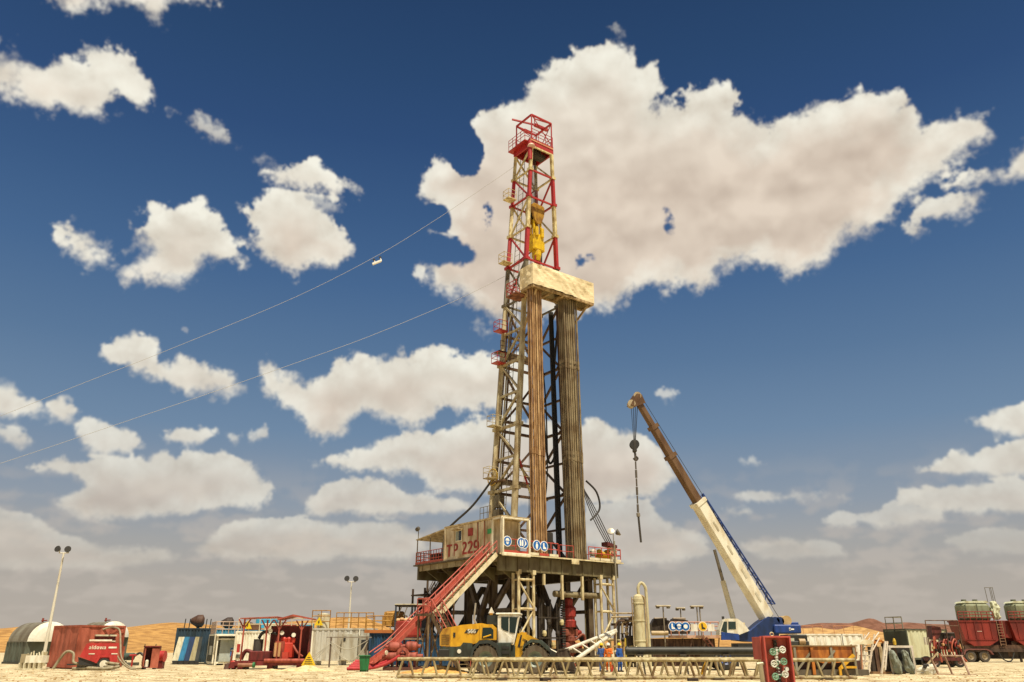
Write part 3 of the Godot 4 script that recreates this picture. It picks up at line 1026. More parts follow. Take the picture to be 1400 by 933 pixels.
	railing(cp, red, [cc + Vector3(-1.4, 1.0, 1.4), cc + Vector3(1.6, 1.0, 1.4), cc + Vector3(1.6, 1.0, -1.4), cc + Vector3(-1.4, 1.0, -1.4)], 1.3, 0.9, 0.035, 3)
	for k in 4:
		var g2 := MB.new()
		g2.tube(cc + Vector3(-0.45 + 0.3 * k, 0.3, 0), cc + Vector3(-0.3 + 0.3 * k, 0.3, 0), 0.6, -1, 18)
		part(t, "crown_sheave", g2, grey)
	bx(t, "sheave_guard", mt("3c352c", 0.7), cc + Vector3(0.3, -0.2, 0.4), Vector3(1.5, 0.5, 0.8))
	var top := 4.1
	for q in [Vector3(-1.3, 0, 1.35), Vector3(1.5, 0, 1.35), Vector3(1.5, 0, -1.35), Vector3(-1.3, 0, -1.35)]:
		tb(t, "cage_post", red, cc + q + Vector3(0, 1, 0), cc + q + Vector3(0, top, 0), 0.08, -1, 6)
	var cq := [Vector3(-1.3, top, 1.35), Vector3(1.5, top, 1.35), Vector3(1.5, top, -1.35), Vector3(-1.3, top, -1.35)]
	for k in 4:
		br(t, "cage_beam", red, cc + cq[k], cc + cq[(k + 1) % 4], 0.17)
		tb(t, "cage_brace", red, cc + cq[k], cc + cq[(k + 1) % 4] + Vector3(0, -2.9, 0), 0.05, -1, 5)
	br(t, "gin_beam", red, cc + Vector3(-2.2, top + 0.35, -1.0), cc + Vector3(0.2, top + 0.1, 0), 0.16)
	br(t, "gin_beam", red, cc + Vector3(0.2, top + 0.1, 0), cc + Vector3(2.2, top + 0.35, -0.2), 0.3)
	for s in [0, 1]:
		br(t, "gin_beam", red, cc + cq[s], cc + Vector3(0.2, top + 0.9, 0), 0.1)
	tb(t, "lightning_rod", red, cc + Vector3(0.2, top, 0), cc + Vector3(0.2, top + 1.4, 0), 0.05)
	# white lamp dome under the crown, on the left
	lt(t, "drum_sheave", mt("d9b8a4", 0.5), [[0.0, 0.0], [0.34, 0.05], [0.42, 0.25], [0.34, 0.45], [0.0, 0.5]], cc + Vector3(-1.5, -0.4, 1.5), 14)
	tb(t, "sheave_bracket", red, cc + Vector3(-1.6, -1.8, 1.4), cc + Vector3(-1.6, 0.5, 1.4), 0.25)
	# lines hanging inside the mast
	for k in 7:
		var x := 6.6 + 0.33 * k
		tb(t, "drill_line", mt("3a352d", 0.5, 0.4, ""), Vector3(x, 10.0 + (k % 3) * 2.0, -4.6 - 0.25 * (k % 3)), Vector3(7.2 + 0.12 * k, 52.0, -4.5), 0.02, -1, 4)
	var black := mt("26231f", 0.6, 0.0, "")
	hose(t, "service_loop", black, [mast_point(2, 30.0), Vector3(9.0, 24.0, -5.2), Vector3(9.2, 19.5, -5.0), Vector3(9.7, 18.2, -5.0), Vector3(10.1, 20.0, -4.6), Vector3(9.9, 26.0, -4.6), mast_point(1, 33.0)], 0.12)
	hose(t, "service_loop", black, [mast_point(2, 31.0), Vector3(9.5, 25.0, -5.4), Vector3(9.6, 17.5, -5.4), mast_point(2, 14.0)], 0.08)
	for k in 3:
		tb(t, "dark_conduit", black, mast_point(1, DECK + 0.5) + Vector3(-0.5 - 0.25 * k, 0, -0.5), mast_point(1, 33.5) + Vector3(-0.4 - 0.2 * k, 0, -0.5), 0.1, -1, 6)

func hoisting() -> void:
	var gold := mt("a8801f", 0.5, 0.1, "grime", 0.6)
	var yellow := mt("d8b400", 0.42, 0.0, "light", 0.6)
	var darkm := mt("3b342a", 0.6, 0.2, "")
	var t := rig_thing("travelling_block", "dusty ochre travelling block hanging high inside the mast", "travelling block")
	var c := Vector3(7.45, 44.6, -4.2)
	var g := MB.new()
	for s in [-1.0, 1.0]:
		var poly := []
		for k in 20:
			var q := TAU * k / 20.0
			poly.append([0.85 * cos(q), 1.15 * sin(q) + 0.35 * cos(2.0 * q)])
		g.prism(poly, s * 0.62, s * 0.42, Basis(), c)
	part(t, "cheek_plate", g, gold)
	for k in 3:
		var s := MB.new()
		s.tube(c + Vector3(0, 0.1, -0.28 + 0.25 * k), c + Vector3(0, 0.1, -0.16 + 0.25 * k), 0.72, -1, 20)
		part(t, "sheave", s, darkm)
	bx(t, "sheave_cover", gold, c + Vector3(0, 0.75, 0), Vector3(0.9, 0.9, 0.8), 0.0, 0.2)
	bx(t, "becket", gold, c + Vector3(0, -1.3, 0), Vector3(0.5, 0.6, 0.5), 0.0, 0.08)
	for k in 8:
		tb(t, "hoist_line", mt("4a443a", 0.5, 0.3, ""), c + Vector3(-0.35 + 0.1 * k, 1.0, -0.2 + 0.05 * k), Vector3(7.3 + 0.08 * k, 52.2, -4.5), 0.022, -1, 4)
	var d := rig_thing("top_drive", "bright yellow top drive hanging below the travelling block", "top drive")
	var e := Vector3(7.5, 41.0, -4.1)
	bx(d, "motor_housing", yellow, e, Vector3(1.35, 1.9, 1.1), 0.0, 0.12)
	for s in [-0.45, 0.45]:
		bx(d, "link", yellow, e + Vector3(s, 1.75, 0.2), Vector3(0.2, 1.8, 0.25), 0.0, 0.04)
		tb(d, "motor_can", yellow, e + Vector3(s * 0.8, 0.6, 0.55), e + Vector3(s * 0.8, 1.6, 0.55), 0.22)
		bx(d, "cooling_duct", yellow, e + Vector3(s * 1.4, -0.4, 0.1), Vector3(0.3, 1.1, 0.8), 0.0, 0.05)
	lt(d, "gear_case", yellow, [[0.0, -0.8], [0.35, -0.75], [0.5, -0.2], [0.5, 0.3], [0.4, 0.5]], e + Vector3(0, -1.3, 0.05), 16)
	tb(d, "quill", mt("9a5b22", 0.5), e + Vector3(0, -2.0, 0), e + Vector3(0, -5.4, 0), 0.15)
	for k in 3:
		tb(d, "hose", mt("a3302a", 0.5), e + Vector3(-0.35 + 0.3 * k, -1.6, 0.3), e + Vector3(-0.3 + 0.32 * k, -3.6, 0.1), 0.08)
	bx(d, "guide_frame", darkm, e + Vector3(0.9, -0.2, -0.4), Vector3(0.25, 3.2, 0.25))
	bx(d, "ladder_plate", gold, e + Vector3(-0.6, 1.9, -0.3), Vector3(0.3, 2.0, 0.5))

func pipes() -> void:
	var tones := [mt("b8976a", 0.5, 0.1, "grime", 0.3), mt("a2825a", 0.5, 0.1, "grime", 0.35), mt("c4a67a", 0.5, 0.1, "grime", 0.3)]
	var tones2 := [mt("82755a", 0.5, 0.15, "grime", 0.3), mt("685c44", 0.5, 0.15, "grime", 0.35), mt("918466", 0.5, 0.15, "grime", 0.3)]
	var rng := RandomNumberGenerator.new()
	rng.seed = 4
	var sets := [[4.08, 6, 0.265, -0.62, 2, 0.28, tones, "golden brown drill pipe stand racked beside the gap under the tarpaulined board", "drill pipe stands in the smaller rack"], [8.40, 7, 0.255, -0.62, 4, 0.27, tones2, "grey brown drill pipe stand in the larger rack at the far end of the board", "drill pipe stands in the larger rack"]]
	for s in sets:
		for r in s[4]:
			for k in s[1]:
				var x: float = s[0] + k * s[2] + rng.randf_range(-0.02, 0.02)
				var z: float = s[3] - r * s[5] + rng.randf_range(-0.02, 0.02)
				var t := thing("drill_pipe_stand", s[7], "drill pipe", rig_at(Vector3(x, DECK, z)), RIG_TURN, s[8])
				var m: Material = s[6][rng.randi() % 3]
				var top := Vector3(rng.randf_range(-0.03, 0.03), 26.9 + rng.randf_range(-0.25, 0.25), -0.35)
				var up := top.normalized()
				var pp := tb(t, "pipe", m, Vector3.ZERO, top, 0.098, -1, 10)
				for y in [0.1, 8.8, 9.2, 17.9, 18.3, 26.3]:
					if s[1] == 7 or y < 9.0 or y > 26.0:
						var q: float = y + rng.randf_range(-0.12, 0.12)
						tb(pp, "tool_joint", m, up * q, up * (q + 0.5), 0.124, -1, 10)

func doghouse() -> void:
	var wall := mt("d9ceb0", 0.7, 0.0, "grime", 0.25)
	var roof := mt("c9b98f", 0.7, 0.0, "grime", 0.4)
	var redp := mt("a63a2e", 0.7, 0.0, "grime", 0.8)
	var rail := mt("b4543f", 0.6, 0.0, "grime", 0.8)
	var frame := mt("e6dfc4", 0.5, 0.0, "light", 0.5)
	var t := rig_thing("doghouse", "beige driller's cabin with red lettering on the rig floor", "cabin")
	var y := DECK
	bx(t, "wall", wall, Vector3(0.12, y + 1.42, -4.75), Vector3(0.12, 2.8, 7.1))
	bx(t, "wall", wall, Vector3(2.9, y + 1.42, -4.75), Vector3(0.12, 2.8, 7.1))
	bx(t, "end_wall", wall, Vector3(1.5, y + 1.42, -8.24), Vector3(2.64, 2.8, 0.12))
	bx(t, "end_wall", wall, Vector3(1.5, y + 1.42, -1.26), Vector3(2.64, 2.8, 0.12))
	bx(t, "roof", roof, Vector3(1.5, y + 2.9, -4.75), Vector3(3.1, 0.14, 7.35))
	for z in [-8.2, -6.9, -5.6, -2.9, -1.9, -1.3]:
		bx(t, "panel_rib", wall, Vector3(0.04, y + 1.42, z), Vector3(0.05, 2.75, 0.09))
	bx(t, "corner_post", wall, Vector3(0.05, y + 1.42, -8.33), Vector3(0.2, 2.84, 0.2))
	bx(t, "bottom_rail", wall, Vector3(0.03, y + 0.08, -4.75), Vector3(0.1, 0.2, 7.1))
	var w := bx(t, "window_frame", frame, Vector3(0.03, y + 1.95, -6.1), Vector3(0.08, 0.95, 0.95))
	bx(w, "pane", mt("1d2320", 0.15, 0.0, ""), Vector3(-0.02, y + 1.95, -5.87), Vector3(0.03, 0.8, 0.4))
	bx(w, "pane", mt("8b8f78", 0.2, 0.0, ""), Vector3(-0.02, y + 1.95, -6.33), Vector3(0.03, 0.8, 0.38))
	var aw := MB.new()
	aw.bar(Vector3(0.0, y + 2.52, -6.7), Vector3(0.0, y + 2.52, -5.5), 0.05, 0.05)
	aw.box(Vector3(-0.25, y + 2.47, -6.1), Vector3(0.55, 0.05, 1.2))
	part(t, "window_canopy", aw, roof)
	bx(t, "red_panel", redp, Vector3(0.05, y + 2.1, -4.35), Vector3(0.05, 0.65, 0.75))
	words(t, "TP 229", redp, Vector3(0.045, y + 0.8, -5.55), 1.05, Basis(Vector3.UP, -PI / 2.0), 1.15)
	for z in [-3.2, -2.2]:
		tb(t, "drain_pipe", mt("8a4f33", 0.6), Vector3(0.0, y + 0.1, z), Vector3(0.0, y + 2.8, z), 0.045, -1, 6)
	railing(t, mt("6e6a5c", 0.6), [Vector3(0.3, y + 2.97, -3.3), Vector3(0.3, y + 2.97, -1.7)], 1.1, 0.55, 0.03)
	bx(t, "exit_marker", mt("2f8f4a", 0.5), Vector3(-0.02, y + 1.85, -1.45), Vector3(0.05, 0.4, 0.5))
	# open porch behind the cabin, over the drawworks side
	var p := rig_thing("porch", "open railed porch with thin roof beside the driller's cabin", "porch")
	pr(p, "porch_roof", roof, [[8.4, y + 2.85], [13.45, y + 2.35], [13.45, y + 2.27], [8.4, y + 2.72]], 0.0, 3.0, Basis(Vector3.UP, PI / 2.0), Vector3.ZERO)
	for z in [-8.7, -11.0, -13.3]:
		for x in [0.1, 2.9]:
			tb(p, "porch_post", mt("8b8068", 0.6), Vector3(x, y, z), Vector3(x, y + 2.3, z), 0.06, -1, 6)
	railing(p, rail, [Vector3(0.06, y, -8.5), Vector3(0.06, y, -13.4), Vector3(3.2, y, -13.4)], 1.15, 0.45, 0.035, 3)
	bx(p, "toe_board", rail, Vector3(0.02, y + 0.1, -10.95), Vector3(0.05, 0.25, 4.9))
	bx(p, "blue_cabinet", mt("1f3f66", 0.5), Vector3(1.6, y + 0.95, -9.4), Vector3(1.4, 1.85, 1.6), 0.0, 0.04)
	bx(p, "winch_drum", mt("3a3128", 0.6), Vector3(1.5, y + 0.5, -11.6), Vector3(1.4, 0.9, 1.5), 0.0, 0.1)
	tb(p, "lamp_stalk", mt("6b6658", 0.6), Vector3(0.1, y + 2.4, -13.2), Vector3(0.1, y + 3.3, -13.2), 0.04)
	tb(p, "lamp_head", mt("5a564c", 0.4), Vector3(0.0, y + 3.35, -13.1), Vector3(-0.25, y + 3.2, -12.9), 0.2)
	# white framed entrance on the corner
	var e := rig_thing("entrance_frame", "white steel entrance frame with roof at the head of the stairs", "entrance frame")
	for x in [0.12, 2.85]:
		for z in [0.1, -1.15]:
			bx(e, "post", frame, Vector3(x, y + 1.38, z), Vector3(0.17, 2.75, 0.17))
	bx(e, "top_beam", frame, Vector3(1.485, y + 2.84, 0.1), Vector3(2.95, 0.2, 0.2), 0.0, 0.05)
	bx(e, "top_beam", frame, Vector3(0.12, y + 2.84, -0.55), Vector3(0.18, 0.18, 1.1))
	bx(e, "bottom_beam", frame, Vector3(1.485, y - 0.1, 0.27), Vector3(2.95, 0.28, 0.16), 0.0, 0.05)
	bx(e, "roof_sheet", roof, Vector3(1.485, y + 2.97, -0.6), Vector3(3.0, 0.06, 1.6))
	for x in [0.12, 2.85]:
		bx(e, "post", frame, Vector3(x, y + 1.4, 0.28), Vector3(0.15, 2.8, 0.13))
	bx(e, "kick_plate", mt("b34a38", 0.6), Vector3(1.485, y + 0.14, 0.2), Vector3(2.55, 0.2, 0.04))
	railing(e, mt("b8493b", 0.6), [Vector3(0.25, y, 0.2), Vector3(2.7, y, 0.2)], 1.15, 1.2, 0.035)

func stair_flight(t: Node3D, a: Vector3, b: Vector3, side: Vector3, w: float, ms: Material, mtread: Material, mr: Material, k: int) -> void:
	for s in [-0.5, 0.5]:
		var g := MB.new()
		var o: Vector3 = side * w * s
		g.bar(a + o, b + o, 0.08, 0.34)
		part(t, "stringer", g, ms)
		for j in 2:
			var y := Vector3.UP * (1.05 - 0.5 * j)
			tb(t, "handrail", mr, a + o + y, b + o + y, 0.04, -1, 5)
		for j in 6:
			var q := a.lerp(b, j / 5.0) + o
			tb(t, "rail_post", mr, q, q + Vector3.UP * 1.05, 0.035, -1, 5)
	var run := Vector3(b.x - a.x, 0, b.z - a.z).normalized()
	for j in k:
		var q := a.lerp(b, (j + 0.5) / k)
		var g := MB.new()
		g.box(q, Vector3(0.26, 0.05, w - 0.1), Basis(run, Vector3.UP, run.cross(Vector3.UP)))
		part(t, "tread", g, mtread)

func stairs() -> void:
	var cream := mt("dcd3b0", 0.55, 0.0, "light", 0.5)
	var red := mt("b55a4a", 0.6, 0.0, "light", 0.7)
	var tread := mt("8d7f5c", 0.7, 0.1, "grime", 0.8)
	var brown := mt("7b6a50", 0.7, 0.0, "rust", 0.6)
	var t := rig_thing("stairway", "steel stairway with cream stringers and red handrails up to the rig floor", "stairway")
	var top := Vector3(-0.1, DECK - 0.1, -0.75)
	var mid := Vector3(-5.3, 3.95, -0.75)
	stair_flight(t, top, mid, Vector3(0, 0, 1), 1.0, cream, tread, red, 22)
	var ld := bx(t, "landing", brown, Vector3(-6.0, 3.85, -0.6), Vector3(1.4, 0.16, 1.7))
	railing(ld, red, [Vector3(-6.68, 3.93, 0.2), Vector3(-6.68, 3.93, -1.4), Vector3(-5.4, 3.93, -1.4)], 1.1, 0.7, 0.04)
	stair_flight(t, Vector3(-6.0, 3.85, 0.3), Vector3(-6.0, 0.1, 4.2), Vector3(1, 0, 0), 0.95, brown, tread, red, 16)
	for q in [Vector3(-6.6, 0, -1.3), Vector3(-5.4, 0, -1.3), Vector3(-6.6, 0, 0.15), Vector3(-5.4, 0, 0.15)]:
		tb(t, "landing_leg", brown, q, q + Vector3(0, 3.8, 0), 0.09, -1, 6)
	for q in [[Vector3(-6.6, 0.2, 0.15), Vector3(-5.4, 3.6, 0.15)], [Vector3(-5.4, 0.2, 0.15), Vector3(-6.6, 3.6, 0.15)], [Vector3(-6.6, 0.2, -1.3), Vector3(-6.6, 3.6, 0.15)], [Vector3(-6.6, 3.6, -1.3), Vector3(-6.6, 0.2, 0.15)]]:
		tb(t, "landing_brace", brown, q[0], q[1], 0.06, -1, 6)
	# escape slide beside it
	var s := rig_thing("escape_slide", "long red escape slide running down beside the stairway", "slide")
	var pts := [Vector3(0.0, DECK, -2.0), Vector3(-6.0, 3.6, -2.0), Vector3(-8.6, 1.3, -2.0), Vector3(-10.0, 0.45, -2.0)]
	for k in 3:
		var g := MB.new()
		g.bar(pts[k], pts[k + 1], 0.7, 0.06)
		part(s, "slide_bed", g, red)
		for e in [-0.36, 0.36]:
			var h := MB.new()
			h.bar(pts[k] + Vector3(0, 0.14, e), pts[k + 1] + Vector3(0, 0.14, e), 0.05, 0.3)
			part(s, "slide_side", h, red)
		for e in [-0.38, 0.38]:
			tb(s, "slide_rail", red, pts[k] + Vector3(0, 0.75, e), pts[k + 1] + Vector3(0, 0.75, e), 0.05, -1, 6)
	for k in 9:
		var q: Vector3 = pts[0].lerp(pts[1], k / 8.0)
		for e in [-0.38, 0.38]:
			tb(s, "rail_post", red, q + Vector3(0, 0.3, e), q + Vector3(0, 0.78, e), 0.04, -1, 5)
	for k in 3:
		var q: Vector3 = pts[0].lerp(pts[2], 0.35 + 0.28 * k)
		tb(s, "slide_leg", brown, Vector3(q.x, 0, -2.0), q, 0.08, -1, 6)
	# dark rear stair on the far left of the rig
	var r := rig_thing("rear_stairway", "dark brown stairway tower behind the porch end of the rig", "stairway")
	var dk := mt("5b4c3b", 0.7, 0.0, "rust", 0.6)
	stair_flight(r, Vector3(4.4, 7.7, -14.2), Vector3(1.2, 1.0, -14.2), Vector3(0, 0, 1), 1.0, dk, dk, dk, 24)
	stair_flight(r, Vector3(3.9, 7.0, -15.6), Vector3(0.4, 0.6, -15.6), Vector3(0, 0, 1), 1.0, dk, dk, dk, 24)
	stair_flight(r, Vector3(1.6, 5.2, -13.2), Vector3(3.6, 8.2, -13.2), Vector3(0, 0, 1), 0.9, dk, dk, dk, 10)
	for x in [1.4, 3.0]:
		for z in [-13.8, -16.0]:
			tb(r, "tower_post", dk, Vector3(x, 0, z), Vector3(x, 6.8 if x < 2.0 else 8.2, z), 0.12, -1, 6)
	for k in 3:
		bx(r, "tower_deck", dk, Vector3(2.2, 2.2 + 2.0 * k, -14.9), Vector3(2.0, 0.12, 2.2))
		tb(r, "tower_brace", dk, Vector3(3.0, 0.2 + 2.2 * k, -13.8), Vector3(1.4, 2.2 + 2.2 * k, -13.8), 0.07, -1, 6)
		bx(r, "tower_panel", dk, Vector3(2.3, 1.2 + 2.1 * k, -15.2), Vector3(1.5, 1.2, 0.1))
		tb(r, "tower_brace", dk, Vector3(1.4, 0.2 + 2.2 * k, -13.8), Vector3(3.0, 2.2 + 2.2 * k, -13.8), 0.07, -1, 6)

func sign_disc(label: String, at: Vector3, turn: float, r: float, kind: int, yellow := false) -> void:
	var t := thing("round_sign", label, "sign", at, turn, "round safety signs")
	var white := mt("f0efe8", 0.5, 0.0, "")
	var g := MB.new()
	g.tube(Vector3(0, 0, -0.02), Vector3(0, 0, 0.01), r, -1, 28)
	part(t, "rim", g, white if not yellow else mt("efe7c8", 0.5, 0.0, ""))
	var f := MB.new()
	f.tube(Vector3(0, 0, 0.0), Vector3(0, 0, 0.02), r * 0.87, -1, 28)
	part(t, "face", f, mt("1563ad", 0.5, 0.0, "") if not yellow else mt("e3b51e", 0.5, 0.0, ""))
	var p := MB.new()
	var z0 := 0.018
	var z1 := 0.03
	match kind:
		0:      # head with helmet and goggles
			var h := []
			for k in 13:
				h.append([r * 0.42 * cos(PI * k / 12.0), r * 0.18 + r * 0.40 * sin(PI * k / 12.0)])
			p.prism(h, z0, z1)
			p.prism([[-0.5 * r, 0.08 * r], [0.5 * r, 0.08 * r], [0.5 * r, 0.17 * r], [-0.5 * r, 0.17 * r]], z0, z1)
			p.prism([[-0.32 * r, -0.02 * r], [0.32 * r, -0.02 * r], [0.30 * r, -0.35 * r], [0.12 * r, -0.55 * r], [-0.12 * r, -0.55 * r], [-0.30 * r, -0.35 * r]], z0, z1)
		1:      # gloves
			for s in [-1.0, 1.0]:
				p.prism([[s * 0.06 * r, -0.6 * r], [s * 0.42 * r, -0.6 * r], [s * 0.45 * r, 0.1 * r], [s * 0.36 * r, 0.55 * r], [s * 0.15 * r, 0.55 * r], [s * 0.07 * r, 0.1 * r]], z0, z1)
		2:      # standing figure
			p.tube(Vector3(0, 0.48 * r, z0), Vector3(0, 0.48 * r, z1), 0.15 * r, -1, 12)
			p.prism([[-0.2 * r, 0.3 * r], [0.2 * r, 0.3 * r], [0.3 * r, -0.15 * r], [0.16 * r, -0.7 * r], [0.03 * r, -0.7 * r], [0, -0.2 * r], [-0.03 * r, -0.7 * r], [-0.16 * r, -0.7 * r], [-0.3 * r, -0.15 * r]], z0, z1)
		3:      # boot
			p.prism([[-0.3 * r, 0.6 * r], [0.02 * r, 0.6 * r], [0.05 * r, -0.05 * r], [0.45 * r, -0.3 * r], [0.5 * r, -0.55 * r], [-0.3 * r, -0.55 * r]], z0, z1)
		4:      # round mask
			p.tube(Vector3(0, 0, z0), Vector3(0, 0, z1), 0.45 * r, -1, 18)
	if p.v.size() > 0:
		part(t, "pictogram", p, white if not yellow else mt("3a3420", 0.5, 0.0, ""))
	if kind == 0:
		bx(t, "pictogram", mt("1563ad", 0.5, 0.0, ""), Vector3(0, -0.14 * r, 0.03), Vector3(0.5 * r, 0.12 * r, 0.012))

func floor_things() -> void:
	var red := mt("b8493b", 0.6, 0.0, "light", 0.8)
	var cream := mt("ddd6b8", 0.55, 0.0, "light", 0.6)
	var t := rig_thing("floor_railing", "red tube railing with cream toe boards along the rig floor front", "railing")
	for seg in [[3.0, 6.2], [9.7, 13.6]]:
		railing(t, red, [Vector3(seg[0], DECK, 0.02), Vector3(seg[1], DECK, 0.02)], 1.15, 0.8, 0.04)
		var k := 3
		for j in k:
			var a: float = lerpf(seg[0], seg[1], float(j) / k) + 0.05
			var b: float = lerpf(seg[0], seg[1], float(j + 1) / k) - 0.05
			bx(t, "toe_board", cream if j % 2 == 0 or seg[0] > 9.0 else red, Vector3((a + b) * 0.5, DECK + 0.12, 0.08), Vector3(b - a, 0.2, 0.04))
	railing(t, red, [Vector3(6.5, DECK, -0.15), Vector3(8.1, DECK, -0.15)], 1.1, 0.8, 0.03)
	railing(t, red, [Vector3(13.6, DECK, 0.0), Vector3(13.6, DECK, -5.0)], 1.1, 1.0, 0.04)
	var labels := ["blue round sign with white helmeted head on the entrance frame", "blue round sign with white gloves at the middle of the entrance frame", "blue round sign half hidden behind the gloves sign", "blue round sign with white standing figure on red railing", "blue round sign with white boot on red railing"]
	var spots := [[0.55, 0.3, 0], [1.95, 0.36, 1], [2.3, 0.31, 4], [3.75, 0.14, 2], [4.55, 0.14, 3]]
	for k in 5:
		sign_disc(labels[k], rig_at(Vector3(spots[k][0], DECK + 0.92 - 0.03 * k, spots[k][1])), RIG_TURN, 0.43, spots[k][2])
	# doghouse-side driller cabin inside, cabinets on the floor
	var dkm := mt("2c2823", 0.5, 0.0, "grime")
	var c := rig_thing("driller_cabin", "dark cabin with window standing behind the red floor railing", "cabin")
	bx(c, "cabin_body", dkm, Vector3(6.0, DECK + 1.1, -1.6), Vector3(1.1, 2.2, 1.2), 0.0, 0.06)
	bx(c, "cabin_window", mt("c9cbc4", 0.2, 0.0, ""), Vector3(5.42, DECK + 1.5, -1.6), Vector3(0.04, 0.9, 0.7))
	var w := rig_thing("air_winch", "small yellow air winch behind the floor railing at the far corner", "winch")
	var yw := mt("caa227", 0.5)
	lt(w, "drum", yw, [[0.0, 0.0], [0.5, 0.0], [0.5, 0.08], [0.3, 0.1], [0.3, 0.9], [0.5, 0.92], [0.5, 1.0], [0.0, 1.0]], Vector3(11.6, DECK + 0.62, -0.7), 16, Basis(Vector3.FORWARD, PI / 2.0))
	bx(w, "winch_base", yw, Vector3(12.1, DECK + 0.12, -0.7), Vector3(1.3, 0.22, 1.0))
	bx(w, "motor", mt("c8c4b2", 0.4), Vector3(10.9, DECK + 0.75, -0.7), Vector3(0.6, 0.6, 0.6), 0.0, 0.15)
	var b := rig_thing("control_box", "white control box with dark red lid on the floor corner", "control box")
	bx(b, "box_body", cream, Vector3(13.0, DECK + 0.75, -0.45), Vector3(0.8, 1.2, 0.5), 0.0, 0.03)
	pr(b, "sloped_lid", mt("5e2622", 0.6), [[-0.6, 0.0], [0.6, -0.15], [0.6, 0.1], [-0.6, 0.35]], -0.4, 0.4, Basis(), Vector3(12.7, DECK + 1.4, -0.45))
	for k in 3:
		bx(b, "red_print", mt("c34a3a", 0.6), Vector3(12.75 + 0.25 * k, DECK + 0.75, -0.19), Vector3(0.14, 0.5, 0.02))
	var f := rig_thing("floodlight_post", "slim post with twin floodlights above the white control box", "floodlight")
	tb(f, "pole", mt("8a8578", 0.5), Vector3(13.4, DECK, -0.6), Vector3(13.4, DECK + 2.6, -0.6), 0.045, -1, 6)
	for s in [-1.0, 1.0]:
		lt(f, "lamp_head", mt("8f8a7c", 0.35, 0.4), [[0.08, 0.0], [0.3, 0.25], [0.32, 0.4], [0.0, 0.42]], Vector3(13.4 + 0.3 * s, DECK + 2.6, -0.6), 14, Basis(Vector3(0, 0, 1), -s * 0.9) * Basis(Vector3.RIGHT, 0.7))
	# lines dropping from the mast to the right corner
	var blk := mt("2b2722", 0.6, 0.0, "")
	var l := rig_thing("service_lines", "black service hoses and cables sagging from mast to far floor corner", "cables")
	for k in 4:
		hose(l, "cable", blk, [mast_point(1, 22.0 - 1.5 * k) + Vector3(0.2, 0, 0.3), Vector3(11.6 + 0.2 * k, 14.5, -2.2), Vector3(12.6 + 0.25 * k, DECK + 1.5, -0.6)], 0.045)
	hose(l, "hose", blk, [Vector3(10.6, 16.0, -1.0), Vector3(11.6, 15.0, -0.7), Vector3(11.9, 13.5, -0.7), Vector3(10.9, 12.4, -0.9)], 0.09)
	tb(l, "cable", mt("8f8a78", 0.5), Vector3(12.6, DECK + 1.8, 0.3), Vector3(12.65, 1.0, 0.35), 0.08, -1, 6)
	# thick black rotary hose from the left leg down behind the cabin roof
	var h := rig_thing("rotary_hose", "thick black hose sagging from the mast leg behind the cabin roof", "hose")
	hose(h, "hose_run", blk, [mast_point(3, 16.3) + Vector3(-0.1, 0, 0), Vector3(3.0, 14.0, -8.3), Vector3(2.0, 12.6, -9.6), Vector3(1.6, 11.7, -11.0), Vector3(1.5, 11.2, -12.2)], 0.11, 8)

